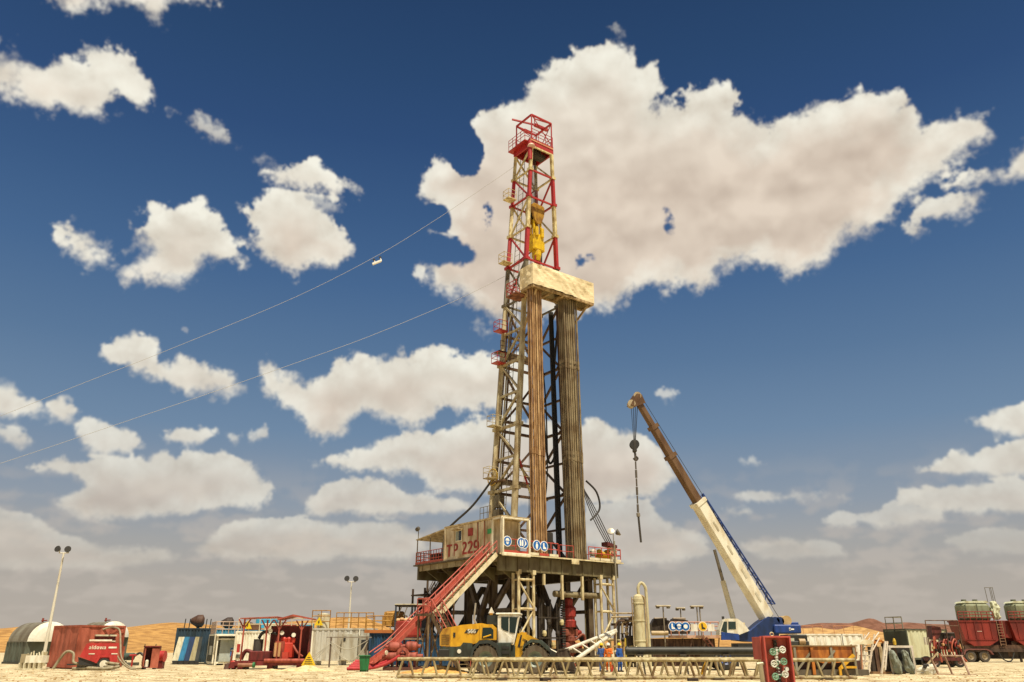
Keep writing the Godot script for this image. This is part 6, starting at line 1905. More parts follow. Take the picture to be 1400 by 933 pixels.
func loader() -> void:
	var t := thing("wheel_loader", "yellow wheel loader with white cab parked under the rig", "wheel loader", gd(668, 56), -6.0)
	var yel := mt("d9a520", 0.4, 0.0, "light", 0.4)
	var dyel := mt("b58a2e", 0.5, 0.0, "grime", 0.5)
	var grn := mt("3a4640", 0.55, 0.0, "grime", 0.4)
	var wht := mt("e4e2d4", 0.45, 0.0, "light", 0.5)
	var tyre := mt("5d5445", 0.85, 0.0, "grime", 0.6)
	var rim := mt("6f7a70", 0.5, 0.2, "light")
	var glass := mt("1e2c27", 0.06, 0.0, "")
	var blk := mt("252420", 0.6, 0.0, "")
	for a in [[0.0, 1.05], [0.0, -1.05], [3.15, 1.05], [3.15, -1.05]]:
		wheel(t, Vector3(a[0], 0.86, a[1]), 0.86, 0.62, tyre, rim, 22)
	pr(t, "hood", yel, [[-2.95, 1.62], [-2.98, 2.35], [-2.75, 2.72], [-1.6, 2.92], [-0.35, 3.02], [-0.15, 2.95], [-0.1, 1.95], [-0.9, 1.75], [-1.9, 1.6]], -1.05, 1.05)
	pr(t, "rear_grille", dyel, [[-3.03, 1.65], [-3.06, 2.35], [-2.86, 2.68], [-2.35, 2.76], [-2.35, 1.62]], -0.9, 1.07)
	for k in 5:
		bx(t, "grille_slat", mt("7d6226", 0.6), Vector3(-2.68, 1.78 + 0.13 * k, 1.08), Vector3(0.5, 0.05, 0.03))
	bx(t, "vent", blk, Vector3(-2.1, 2.3, 1.06), Vector3(0.14, 0.3, 0.03))
	pr(t, "badge", blk, [[-1.45, 2.42], [-1.3, 2.62], [-0.5, 2.66], [-0.65, 2.4]], 1.04, 1.07)
	words(t, "566", wht, Vector3(-0.97, 2.53, 1.08), 0.24)
	pr(t, "rear_frame", grn, [[-3.05, 0.95], [-3.05, 1.55], [-1.7, 1.6], [-1.5, 1.85], [-0.9, 1.8], [-0.9, 1.0]], -1.1, 1.1)
	bx(t, "counterweight", blk, Vector3(-2.75, 1.2, 0), Vector3(0.7, 0.5, 2.3), 0.0, 0.05)
	tb(t, "filler_cap", wht, Vector3(-1.75, 1.32, 1.1), Vector3(-1.75, 1.32, 1.14), 0.13, -1, 16)
	pr(t, "rear_fender", mt("2f3632", 0.6), [[-1.0, 0.95], [-0.85, 1.55], [-0.45, 1.95], [0.25, 2.0], [0.8, 1.7], [1.0, 1.0], [0.85, 0.95], [0.65, 1.5], [0.2, 1.8], [-0.4, 1.76], [-0.75, 1.4], [-0.88, 0.95]], 0.6, 1.4)
	bx(t, "mid_frame", grn, Vector3(1.1, 1.25, 0), Vector3(1.4, 0.9, 1.3), 0.0, 0.05)
	pr(t, "engine_bay", yel, [[-0.45, 2.0], [-0.45, 2.95], [0.35, 2.95], [0.62, 2.7], [0.62, 2.0]], -0.9, 1.1)
	pr(t, "side_window", glass, [[-0.3, 2.1], [-0.25, 2.75], [0.3, 2.75], [0.45, 2.6], [0.45, 2.1]], 1.08, 1.12)
	tb(t, "brace", yel, Vector3(-0.2, 2.15, 1.14), Vector3(0.3, 2.3, 1.14), 0.05)
	# cab
	var cab := pr(t, "cab", wht, [[0.7, 1.9], [0.68, 3.45], [0.85, 3.58], [2.05, 3.55], [2.12, 3.42], [1.9, 2.4], [1.75, 1.75]], -0.75, 0.8)
	pr(cab, "side_glass", glass, [[0.92, 2.75], [0.92, 3.4], [1.4, 3.4], [1.4, 2.5], [1.05, 2.6]], 0.78, 0.83)
	pr(cab, "side_glass", glass, [[1.46, 2.45], [1.46, 3.4], [1.98, 3.38], [1.82, 2.4]], 0.78, 0.83)
	pr(cab, "windscreen", glass, [[2.0, 3.4], [2.14, 3.38], [1.93, 2.3], [1.83, 2.3]], -0.68, 0.74)
	bx(cab, "roof", wht, Vector3(1.35, 3.6, 0), Vector3(1.6, 0.12, 1.8), 0.0, 0.05)
	pr(cab, "rear_cab", mt("2c302c", 0.4, 0.0, ""), [[-0.05, 3.0], [0.0, 3.52], [0.68, 3.52], [0.68, 2.9]], -0.7, 0.72)
	pr(cab, "lower_door", wht, [[0.75, 1.85], [0.75, 2.6], [1.1, 2.5], [1.7, 2.05], [1.7, 1.85]], 0.78, 0.84)
	bx(cab, "entry_steps", grn, Vector3(1.1, 1.45, 0.95), Vector3(0.9, 0.8, 0.4), 0.0, 0.04)
	for k in 2:
		bx(cab, "step_gap", blk, Vector3(1.25, 1.25 + 0.3 * k, 1.17), Vector3(0.45, 0.14, 0.03))
	bx(cab, "beacon_base", mt("c48a2a", 0.4), Vector3(0.2, 3.6, 0.3), Vector3(0.2, 0.12, 0.2))
	pr(t, "beacon_cone", wht, [[-0.2, 3.65], [0.2, 3.65], [0.0, 4.05]], 0.25, 0.3, Basis(), Vector3(0.2, 0, 0))
	tb(t, "exhaust", mt("b7b2a4", 0.3, 0.5), Vector3(-0.75, 2.95, 0.3), Vector3(-0.95, 3.3, 0.3), 0.06)
	tb(t, "exhaust", mt("b7b2a4", 0.3, 0.5), Vector3(-0.95, 3.3, 0.3), Vector3(-0.85, 4.3, 0.3), 0.06)
	# front frame, arms and bucket
	pr(t, "front_fender", grn, [[2.3, 1.35], [2.45, 1.75], [2.9, 2.05], [3.5, 2.0], [4.0, 1.6], [4.05, 1.3], [3.9, 1.4], [3.4, 1.82], [2.9, 1.86], [2.5, 1.6]], 0.6, 1.4)
	bx(t, "front_frame", grn, Vector3(2.9, 1.3, 0), Vector3(1.8, 0.8, 1.1), 0.0, 0.05)
	pr(t, "lift_tower", yel, [[1.75, 0.9], [1.7, 1.4], [1.95, 2.35], [2.2, 2.5], [2.55, 2.45], [2.3, 1.6], [2.25, 0.9]], -0.4, 0.55)
	pr(t, "tower_gap", blk, [[1.95, 1.6], [2.15, 2.3], [2.25, 2.3], [2.1, 1.55]], 0.54, 0.57)
	for z in [-0.5, 0.5]:
		br(t, "lift_arm", yel, Vector3(2.35, 2.25, z), Vector3(3.5, 1.75, z), 0.22, 0.3)
		br(t, "lift_arm", mt("3a3a32", 0.6), Vector3(3.5, 1.75, z), Vector3(4.6, 0.8, z), 0.22, 0.3)
	pr(t, "bucket", mt("4c443a", 0.7, 0.2, "rust", 0.5), [[4.4, 0.25], [4.3, 0.9], [4.6, 1.45], [5.2, 1.5], [5.1, 1.35], [4.65, 1.25], [4.55, 0.85], [4.7, 0.4], [5.7, 0.2], [5.7, 0.1]], -1.45, 1.45)
	for z in [-1.42, 1.42]:
		pr(t, "bucket_side", mt("4c443a", 0.7, 0.2, "rust", 0.5), [[4.4, 0.2], [4.35, 0.95], [4.65, 1.4], [5.15, 1.4], [5.65, 0.2]], z - 0.03, z + 0.03)
	tb(t, "tilt_rod", mt("8f8b7c", 0.3, 0.5), Vector3(2.4, 2.2, 0), Vector3(4.45, 1.2, 0), 0.1)

func truss(label: String, at: Vector3, turn: float, l: float, w: float, h: float, bays: int) -> void:
	var t := thing("lattice_frame", label, "lattice frame", at, turn, "lattice frames on the ground")
	var m := mt("a8a07a", 0.6, 0.0, "rust", 0.4)
	var m2 := mt("b8b088", 0.6, 0.0, "grime", 0.5)
	for z in [-w * 0.5, w * 0.5]:
		tb(t, "chord", m2, Vector3(0, h, z), Vector3(l, h, z), 0.085, -1, 8)
		tb(t, "chord", m, Vector3(0, 0.12, z), Vector3(l, 0.12, z), 0.075, -1, 8)
		var p := l / bays
		if z < 0.0:
			continue
		for k in bays:
			tb(t, "diagonal", m, Vector3(k * p + 0.02, 0.15, z), Vector3(k * p + p * 0.24, h, z), 0.068, -1, 6)
			tb(t, "diagonal", m, Vector3(k * p + p * 0.68, 0.15, z), Vector3(k * p + p * 0.5, h, z), 0.068, -1, 6)
	for k in bays + 1:
		var x := l * k / bays
		tb(t, "crosspiece", m, Vector3(x, h, -w * 0.5), Vector3(x, h, w * 0.5), 0.045, -1, 6)
		tb(t, "crosspiece", m, Vector3(x, 0.12, -w * 0.5), Vector3(x, 0.12, w * 0.5), 0.045, -1, 6)
	for k in 4:
		bx(t, "sleeper", mt("4f4435", 0.85), Vector3(l * (0.08 + 0.28 * k), 0.02, 0), Vector3(0.5, 0.12, w + 0.6))

# -------------------------------------------------------------------- people
func sdf_body(bones: Array, cell: float) -> MB:
	# tapered capsules joined with a smooth minimum, meshed as surface nets
	var lo := Vector3(9, 9, 9)
	var hi := -lo
	for b in bones:
		for e in 2:
			lo = lo.min(b[e] - Vector3.ONE * (b[2 + e] + 0.06))
			hi = hi.max(b[e] + Vector3.ONE * (b[2 + e] + 0.06))
	var n := Vector3i(((hi - lo) / cell).ceil()) + Vector3i.ONE * 2
	var f := PackedFloat32Array()
	f.resize(n.x * n.y * n.z)
	f.fill(1.0)
	for b in bones:
		var a: Vector3 = b[0]
		var d: Vector3 = b[1] - a
		var rm := Vector3.ONE * (maxf(b[2], b[3]) + 0.08)
		var i0 := Vector3i(((a.min(b[1]) - rm - lo) / cell).floor()).clamp(Vector3i.ZERO, n - Vector3i.ONE)
		var i1 := Vector3i(((a.max(b[1]) + rm - lo) / cell).ceil()).clamp(Vector3i.ZERO, n - Vector3i.ONE)
		var dd := maxf(d.length_squared(), 1e-6)
		for z in range(i0.z, i1.z + 1):
			for y in range(i0.y, i1.y + 1):
				for x in range(i0.x, i1.x + 1):
					var p := lo + Vector3(x, y, z) * cell
					var h := clampf((p - a).dot(d) / dd, 0.0, 1.0)
					var s: float = p.distance_to(a + d * h) - lerpf(b[2], b[3], h)
					var at := (z * n.y + y) * n.x + x
					var o := f[at]
					var k := 0.03
					var m := clampf(0.5 + 0.5 * (o - s) / k, 0.0, 1.0)
					f[at] = lerpf(o, s, m) - k * m * (1.0 - m)
	var g := MB.new()
	var idx := PackedInt32Array()
	idx.resize(f.size())
	idx.fill(-1)
	for z in n.z - 1:
		for y in n.y - 1:
			for x in n.x - 1:
				var at := (z * n.y + y) * n.x + x
				var c := []
				var ins := 0
				for q in 8:
					var v := f[at + (q & 1) + ((q >> 1) & 1) * n.x + (q >> 2) * n.x * n.y]
					c.append(v)
					if v < 0.0:
						ins += 1
				if ins == 0 or ins == 8:
					continue
				var s := Vector3.ZERO
				var cnt := 0
				for e in [[0, 1], [2, 3], [4, 5], [6, 7], [0, 2], [1, 3], [4, 6], [5, 7], [0, 4], [1, 5], [2, 6], [3, 7]]:
					var va: float = c[e[0]]
					var vb: float = c[e[1]]
					if (va < 0.0) != (vb < 0.0):
						var tt := va / (va - vb)
						var pa := Vector3(e[0] & 1, (e[0] >> 1) & 1, e[0] >> 2)
						var pb := Vector3(e[1] & 1, (e[1] >> 1) & 1, e[1] >> 2)
						s += pa.lerp(pb, tt)
						cnt += 1
				idx[at] = g.v.size()
				g.v.append(lo + (Vector3(x, y, z) + s / cnt) * cell)
				g.n.append(Vector3(c[1] + c[3] + c[5] + c[7] - c[0] - c[2] - c[4] - c[6], c[2] + c[3] + c[6] + c[7] - c[0] - c[1] - c[4] - c[5], c[4] + c[5] + c[6] + c[7] - c[0] - c[1] - c[2] - c[3]).normalized())
	var st := [1, n.x, n.x * n.y]
	for z in range(1, n.z - 1):
		for y in range(1, n.y - 1):
			for x in range(1, n.x - 1):
				var at := (z * n.y + y) * n.x + x
				for a in 3:
					var va := f[at]
					var vb := f[at + st[a]]
					if (va < 0.0) == (vb < 0.0):
						continue
					var u: int = st[(a + 1) % 3]
					var w: int = st[(a + 2) % 3]
					var q := [idx[at - u - w], idx[at - w], idx[at], idx[at - u]]
					if q.min() < 0:
						continue
					if va < 0.0:
						g.ix.append_array([q[0], q[2], q[1], q[0], q[3], q[2]])
					else:
						g.ix.append_array([q[0], q[1], q[2], q[0], q[2], q[3]])
	return g

func person(label: String, at: Vector3, turn: float, cloth: String, hat: String, arm: int) -> void:
	var t := thing("person", label, "person", at, turn, "workers behind the lattice frame")
	var hipl := Vector3(-0.1, 0.93, 0)
	var hipr := Vector3(0.1, 0.93, 0)
	var sh := [Vector3(-0.19, 1.43, 0), Vector3(0.19, 1.43, 0)]
	var el := [Vector3(-0.27, 1.14, -0.02), Vector3(0.27, 1.14, -0.02)]
	var wr := [Vector3(-0.25, 0.88, 0.08), Vector3(0.25, 0.88, 0.08)]
	if arm == 1:
		el[1] = Vector3(0.3, 1.18, 0.1)
		wr[1] = Vector3(0.16, 1.2, 0.32)
	elif arm == 2:
		wr[0] = Vector3(-0.12, 1.08, 0.22)
		wr[1] = Vector3(0.12, 1.1, 0.22)
	var bones := [
		[Vector3(0, 0.96, 0), Vector3(0, 1.16, 0), 0.155, 0.15], [Vector3(-0.06, 1.2, 0), Vector3(-0.08, 1.36, 0), 0.14, 0.13], [Vector3(0.06, 1.2, 0), Vector3(0.08, 1.36, 0), 0.14, 0.13],
		[sh[0], sh[1], 0.075, 0.075], [Vector3(0, 1.42, 0), Vector3(0, 1.53, 0.01), 0.06, 0.055],
		[hipl, Vector3(-0.12, 0.5, 0.03), 0.1, 0.072], [hipr, Vector3(0.12, 0.5, 0.03), 0.1, 0.072],
		[Vector3(-0.12, 0.5, 0.03), Vector3(-0.13, 0.1, -0.02), 0.072, 0.055], [Vector3(0.12, 0.5, 0.03), Vector3(0.13, 0.1, -0.02), 0.072, 0.055],
		[Vector3(-0.13, 0.06, -0.05), Vector3(-0.15, 0.05, 0.16), 0.055, 0.045], [Vector3(0.13, 0.06, -0.05), Vector3(0.15, 0.05, 0.16), 0.055, 0.045],
		[Vector3(0, 1.63, 0.0), Vector3(0, 1.68, -0.01), 0.098, 0.1], [Vector3(0, 1.58, 0.05), Vector3(0, 1.62, 0.04), 0.06, 0.07], [Vector3(0, 1.63, 0.1), Vector3(0, 1.605, 0.118), 0.014, 0.02],
		[Vector3(-0.1, 1.64, 0), Vector3(-0.1, 1.61, 0), 0.02, 0.018], [Vector3(0.1, 1.64, 0), Vector3(0.1, 1.61, 0), 0.02, 0.018]]
	for k in 2:
		bones.append([sh[k], el[k], 0.068, 0.054])
		bones.append([el[k], wr[k], 0.052, 0.038])
		bones.append([wr[k], wr[k] + (wr[k] - el[k]).normalized() * 0.09, 0.036, 0.04])
	var g := sdf_body(bones, 0.022)
	for k in 2:      # fingers
		var d: Vector3 = (wr[k] - el[k]).normalized()
		var s: Vector3 = d.cross(Vector3.RIGHT).normalized()
		var palm: Vector3 = wr[k] + d * 0.1
		for j in 4:
			var a: Vector3 = palm + s * (0.024 * (j - 1.5))
			var l: float = [0.065, 0.08, 0.075, 0.055][j]
			var kn: Vector3 = a + d * l * 0.55
			g.tube(a, kn, 0.0095, 0.0085, 6)
			g.tube(kn, kn + (d + Vector3(0.5 if k == 0 else -0.5, 0, 0)).normalized() * l * 0.5, 0.0085, 0.007, 6)
		g.tube(wr[k] + d * 0.05 + s * 0.03, wr[k] + d * 0.1 + s * 0.065, 0.011, 0.009, 6)
	var cols := PackedColorArray()
	var cc := Color.html(cloth).srgb_to_linear()
	var skin := Color(0.27, 0.15, 0.09)
	for p in g.v:
		var c := cc
		if p.y > 1.49 and absf(p.x) < 0.15:
			c = skin
			if p.z < -0.03 and p.y > 1.58:
				c = Color(0.02, 0.015, 0.012)
			elif p.z > 0.06 and absf(p.y - 1.655) < 0.012 and absf(absf(p.x) - 0.034) < 0.016:
				c = Color(0.03, 0.025, 0.02)
			elif p.z > 0.07 and absf(p.y - 1.565) < 0.012 and absf(p.x) < 0.035:
				c = Color(0.17, 0.06, 0.05)
		elif p.y < 0.13:
			c = Color(0.03, 0.025, 0.02)
		else:
			for k in 2:
				if (p - wr[k]).dot((wr[k] - el[k]).normalized()) > 0.0 and p.distance_to(wr[k]) < 0.26:
					c = skin
		cols.append(c)
	var a := []
	a.resize(Mesh.ARRAY_MAX)
	a[Mesh.ARRAY_VERTEX] = g.v
	a[Mesh.ARRAY_NORMAL] = g.n
	a[Mesh.ARRAY_COLOR] = cols
	a[Mesh.ARRAY_INDEX] = g.ix
	var m := ArrayMesh.new()
	m.add_surface_from_arrays(Mesh.PRIMITIVE_TRIANGLES, a)
	var o := MeshInstance3D.new()
	o.name = "body"
	o.mesh = m
	var ma := StandardMaterial3D.new()
	ma.vertex_color_use_as_albedo = true
	ma.roughness = 0.85
	o.material_override = ma
	t.add_child(o)
	lt(t, "hard_hat", mt(hat, 0.35, 0.0, ""), [[0.155, 1.695], [0.15, 1.715], [0.128, 1.72], [0.125, 1.78], [0.1, 1.83], [0.05, 1.855], [0.0, 1.86]], Vector3(0, 0, 0.01), 18)

func yard_right() -> void:
	var cream := mt("c9c29d", 0.55, 0.0, "light", 0.4)
	var brown := mt("6a5544", 0.7, 0.0, "rust", 0.4)
	var dk := mt("3d352c", 0.65, 0.1, "rust", 0.4)
	var pink := mt("c08a72", 0.6, 0.0, "light", 0.5)
	var beige := mt("b6a888", 0.6, 0.0, "grime", 0.4)
	var blk := mt("2a2824", 0.55, 0.0, "")
	var white := mt("e6e4d6", 0.6, 0.0, "light", 0.3)
	var orange := mt("b8722a", 0.55, 0.0, "grime", 0.4)
	var yellow := mt("d8a626", 0.5, 0.0, "light", 0.5)
	var red := mt("86291d", 0.6, 0.0, "grime", 0.12)
	var dred := mt("5c2420", 0.6, 0.0, "grime", 0.5)
	crane()
	# --- mud gas separator
	var v := thing("gas_separator", "tall cream vertical vessel with arched vent pipe beside the rig", "vessel", gd(877, 72))
	lt(v, "vessel_shell", cream, [[0.0, 0.9], [0.4, 0.95], [0.46, 1.1], [0.46, 5.4], [0.4, 5.65], [0.22, 5.8], [0.0, 5.85]], Vector3(-0.05, 0, 0), 24)
	for q in [-0.35, 0.3]:
		br(v, "vessel_leg", cream, Vector3(q, 0, 0.25), Vector3(q, 1.1, 0.25), 0.12)
	hose(v, "vent_pipe", cream, [Vector3(0.0, 5.8, 0), Vector3(0.0, 6.4, 0), Vector3(0.28, 6.75, 0), Vector3(0.6, 6.4, 0), Vector3(0.65, 5.6, 0), Vector3(0.67, 3.0, 0), Vector3(0.67, 0.1, 0)], 0.13, 10)
	hose(v, "side_pipe", beige, [Vector3(0.2, 5.7, 0.2), Vector3(0.42, 5.5, 0.25), Vector3(0.47, 4.8, 0.25), Vector3(0.47, 1.2, 0.25)], 0.08, 8)
	hose(v, "inlet_pipe", cream, [Vector3(-0.5, 1.6, 0.2), Vector3(-0.1, 1.0, 0.5), Vector3(0.2, 0.5, 0.5), Vector3(0.2, 0.0, 0.5)], 0.1, 8)
	for y in [2.0, 3.6, 5.0]:
		lt(v, "band", cream, [[0.465, y], [0.5, y + 0.02], [0.5, y + 0.1], [0.465, y + 0.12]], Vector3(-0.05, 0, 0), 24)
	tb(v, "level_tube", beige, Vector3(-0.62, 1.6, 0.1), Vector3(-0.62, 5.6, 0.1), 0.05, -1, 6)
	for y in [1.7, 3.3, 5.4]:
		tb(v, "level_branch", beige, Vector3(-0.62, y, 0.1), Vector3(-0.4, y, 0.1), 0.05, -1, 6)
	# --- choke manifold pipework between rig and vessel
	var c := thing("pipe_tangle", "brown tangle of risers and gate valves between rig and cream vessel", "pipework", gd(855, 73))
	for k in 6:
		var x := -0.85 + 0.33 * k
		hose(c, "riser", [brown, dk, beige][k % 3], [Vector3(x, 0, -0.2 * (k % 2)), Vector3(x, 2.6 + 0.3 * (k % 3), 0), Vector3(x + 0.3, 3.6 + 0.2 * (k % 2), 0), Vector3(x + 0.9, 3.7, 0.1)], 0.1 + 0.03 * (k % 2), 7)
		lt(c, "gate_valve", [beige, cream, dk][k % 3], [[0.0, 0.0], [0.15, 0.02], [0.2, 0.2], [0.1, 0.35], [0.05, 0.6], [0.2, 0.62], [0.2, 0.68], [0.0, 0.7]], Vector3(x, 1.0 + 0.5 * (k % 4), 0.15), 10)
	for y in [4.3, 4.0]:
		tb(c, "header_pipe", beige, Vector3(-1.1, y, 0), Vector3(1.0, y, 0), 0.07, -1, 8)
	br(c, "pipe_bridge", brown, Vector3(-1.1, 3.4, -0.3), Vector3(1.2, 3.4, -0.3), 0.2)
	tb(c, "yellow_standpipe", mt("b8a03c", 0.5), Vector3(-0.05, 0, 0.5), Vector3(-0.05, 2.3, 0.5), 0.08, -1, 8)
	bx(c, "panel", dk, Vector3(0.35, 1.4, 0.2), Vector3(0.7, 2.2, 0.1))
	# --- shaker house
	var s := thing("shaker_house", "brown shale shaker skid with pink railed walkway and brown tanks", "shaker skid", gd(935, 77))
	bx(s, "mud_tank", mt("55402f", 0.7, 0.0, "rust", 0.3), Vector3(0, 1.15, -1.2), Vector3(5.6, 2.3, 2.6))
	for k in 7:
		bx(s, "tank_rib", brown, Vector3(-2.6 + 0.86 * k, 1.15, 0.12), Vector3(0.12, 2.2, 0.08))
	bx(s, "walkway", mt("c7a188", 0.6, 0.0, "light"), Vector3(0.9, 2.45, 0.3), Vector3(4.4, 0.22, 1.0))
	railing(s, pink, [Vector3(-1.2, 2.55, 0.75), Vector3(3.1, 2.55, 0.75)], 1.15, 0.7, 0.05, 3)
	for k in 3:
		bx(s, "notice_board", pink if k % 2 else white, Vector3(0.9 + 0.75 * k, 3.2, 0.8), Vector3(0.6, 0.6, 0.04))
	for k in 2:
		pr(s, "shaker", dk, [[-0.8, 2.4], [0.8, 2.4], [1.0, 3.1], [0.7, 3.55], [-0.6, 3.7], [-0.9, 3.2]], -1.2, 0.1, Basis(), Vector3(-1.9 + 1.7 * k, 0.3, 0))
		bx(s, "shaker_motor", mt("8a7a62", 0.5), Vector3(-1.9 + 1.7 * k, 3.95, -0.4), Vector3(1.2, 0.3, 0.5), 0.0, 0.08)
	tb(s, "flow_pipe", mt("b4a078", 0.5), Vector3(-2.9, 2.75, 0.4), Vector3(-1.4, 2.75, 0.4), 0.2, -1, 12)
	for k in 3:
		br(s, "walkway_strut", brown, Vector3(0.2 + 1.3 * k, 0.3, 0.5), Vector3(0.7 + 1.2 * k, 2.4, 0.6), 0.1)
	for q in [[910, 829, 76.5, 1.35, "wide lamp canopy on a post above the shaker skid"], [934, 832, 82.0, 0.9, "small lamp canopy on a post behind the shaker skid"], [957, 829.5, 77.5, 1.2, "lamp canopy on twin posts above the pink walkway"]]:
		var lc := thing("lamp_canopy", q[4], "lamp", gd(q[0], q[2]), 0.0, "lamp canopies over the shakers")
		var y: float = px(q[0], q[1], q[2]).y
		tb(lc, "post", mt("8f8878", 0.5), Vector3.ZERO, Vector3(0, y, 0), 0.06, -1, 6)
		if q[0] > 950.0:
			tb(lc, "post", mt("8f8878", 0.5), Vector3(0.25, 0, 0), Vector3(0.25, y, 0), 0.06, -1, 6)
		bx(lc, "hood", mt("b3a98e", 0.6), Vector3(0, y, 0), Vector3(q[3], 0.13, 0.5), 4.0, 0.04)
		for e in [-0.35, 0.35]:
			bx(lc, "lamp_housing", mt("6d6656", 0.5), Vector3(q[3] * e, y - 0.14, 0), Vector3(0.3, 0.16, 0.35), 0.0, 0.04)
	var lab := ["blue round sign with white boot on the pink shaker walkway", "blue round sign with white helmeted head on the pink shaker walkway", "blue round sign with white mask on the pink shaker walkway", "yellow round sign beside the pink walkway end"]
	for k in 4:
		sign_disc(lab[k], px([920, 928.5, 937.5, 961][k], 857, 75.8), 0.0, [0.4, 0.4, 0.4, 0.42][k], [3, 0, 4, 3][k], k == 3)
	var st := thing("slope_stair", "brown slanting stair at the end of the pink walkway", "stairs", gd(975, 75))
	for e in [0.0, 0.35]:
		br(st, "stringer", mt("7a4a35", 0.6), Vector3(-0.9 + e, 2.4, 0.1), Vector3(0.5 + e, 0.4, 0.1), 0.12)
	for k in 6:
		bx(st, "tread", mt("7a4a35", 0.6), Vector3(-0.55 + 0.23 * k, 2.2 - 0.33 * k, 0.1), Vector3(0.35, 0.05, 0.5))
	bx(st, "base_plate", blk, Vector3(0.9, 0.2, 0), Vector3(2.2, 0.4, 1.0))
	# --- white cabins and the dunes beyond
	for k in 2:
		var wc := container(["long white site cabin below the dunes", "short white site cabin at the end of the long one"][k], gd([1118, 1161][k], 95), 0, [5.0, 2.4][k], 2.7, 2.5, white, white, white, "white site cabins", false, "site_cabin", "cabin", 0.25, 0.6)
		if k == 0:
			bx(wc, "door", mt("d4d2c4", 0.6), Vector3(-2.0, 1.5, 1.27), Vector3(0.8, 1.9, 0.05))
			bx(wc, "sign_strip", mt("8a8c86", 0.6), Vector3(-2.0, 1.6, 1.31), Vector3(0.6, 0.15, 0.03))
		railing(wc, mt("b8794c", 0.6), [Vector3(-1.1, 2.95, -0.8), Vector3(1.1, 2.95, -0.8)], 0.9, 1.1, 0.03, 1)
	# --- orange trough skid
	var o := thing("orange_trough", "long orange steel trough on grey supports", "trough", gd(1110, 50))
	pr(o, "trough_side", orange, [[-2.4, 1.0], [-2.4, 1.62], [2.35, 1.62], [2.35, 0.95], [1.6, 0.75], [0.4, 0.7], [-0.4, 0.95]], -0.5, 0.5)
	bx(o, "trough_rim", mt("8f7a54", 0.6), Vector3(0, 1.64, 0), Vector3(4.9, 0.06, 1.15))
	for x in [-1.2, 0.9, 2.2]:
		br(o, "support_post", mt("8a8674", 0.6), Vector3(x, 0.1, 0.52), Vector3(x, 1.55, 0.52), 0.13)
	for x in [-0.7, 0.6]:
		br(o, "support_brace", mt("8a8674", 0.6), Vector3(x - 0.5, 0.3, 0.55), Vector3(x + 0.5, 1.4, 0.55), 0.1)
	br(o, "yellow_post", orange, Vector3(-0.25, 0.1, 0.6), Vector3(-0.25, 1.55, 0.6), 0.16)
	bx(o, "base_beam", mt("5b5344", 0.7), Vector3(0.3, 0.22, 0), Vector3(5.2, 0.3, 1.1))
	br(o, "yellow_arm", yellow, Vector3(1.25, 0.45, 0.7), Vector3(2.1, 1.15, 0.7), 0.16)
	br(o, "yellow_arm", yellow, Vector3(1.2, 0.5, 0.7), Vector3(1.2, 0.0, 0.7), 0.13)
	bx(o, "yellow_bar", yellow, Vector3(1.7, 0.5, 0.7), Vector3(0.9, 0.12, 0.14))
	bx(o, "dark_belly", mt("4a2f26", 0.7), Vector3(0.8, 0.6, -0.1), Vector3(3.6, 0.5, 0.7))
	# --- white loading stairs
	var ws := thing("platform_steps", "white tubular platform steps standing at the trough's end", "steps", gd(1181, 52), 20.0)
	var wm := mt("d8cfc0", 0.5, 0.0, "light")
	for z in [-0.4, 0.4]:
		br(ws, "stringer", wm, Vector3(-0.35, 0, z), Vector3(0.35, 1.75, z), 0.09)
		br(ws, "rear_leg", mt("b98a6a", 0.6), Vector3(-0.75, 0, z), Vector3(-0.55, 1.75, z), 0.08)
		br(ws, "cross_brace", wm, Vector3(-0.7, 0.1, z), Vector3(-0.2, 1.3, z), 0.06)
		br(ws, "girt", wm, Vector3(-0.7, 0.75, z), Vector3(0.0, 0.75, z), 0.06)
		for j in 2:
			tb(ws, "handrail", wm, Vector3(0.3, 1.4 + 0.45 * j, z), Vector3(0.95, 2.1 + 0.3 * j, z), 0.04, -1, 6)
		tb(ws, "handrail_post", wm, Vector3(0.35, 1.75, z), Vector3(0.6, 2.3, z), 0.04, -1, 6)
	for k in 6:
		bx(ws, "tread", wm, Vector3(-0.3 + 0.12 * k, 0.22 + 0.29 * k, 0), Vector3(0.28, 0.05, 0.8))
	pr(ws, "platform", mt("d9d2b4", 0.6), [[-0.7, 1.72], [-0.3, 2.0], [0.3, 1.95], [0.4, 1.75]], -0.45, 0.45)
	br(ws, "side_stringer", wm, Vector3(0.6, 0.1, 0.5), Vector3(1.25, 1.9, 0.5), 0.09)
	br(ws, "side_stringer", wm, Vector3(0.9, 0.3, 0.5), Vector3(1.4, 1.9, 0.5), 0.08)
	for k in 5:
		tb(ws, "side_rung", wm, Vector3(0.72 + 0.12 * k, 0.45 + 0.33 * k, 0.5), Vector3(0.98 + 0.1 * k, 0.45 + 0.33 * k, 0.5), 0.03, -1, 6)
	# --- pallets and doors leaning, bags in a frame
	var pk := thing("door_rack", "dark rack of upright planks beside the white steps", "rack", gd(1206, 54))
	for k in 6:
		bx(pk, "plank", [dk, brown, beige, dk, mt("7d7a66", 0.7), brown][k], Vector3(-0.75 + 0.27 * k, 0.85 + 0.1 * (k % 2), 0.05 * k), Vector3(0.2, 1.5 + 0.2 * (k % 2), 0.35))
	bx(pk, "rack_base", mt("8a6a48", 0.7), Vector3(0, 0.08, 0.1), Vector3(2.0, 0.15, 0.8))
	for k in 3:
		bx(pk, "orange_scrap", orange, Vector3(-0.6 + 0.4 * k, 1.85 + 0.08 * (k % 2), 0.1), Vector3(0.35, 0.15, 0.3), 25.0 * k)
	var fr := thing("bag_frame", "white square frame holding two grey tarpaulin bags", "frame", gd(1231, 53.5), -4.0)
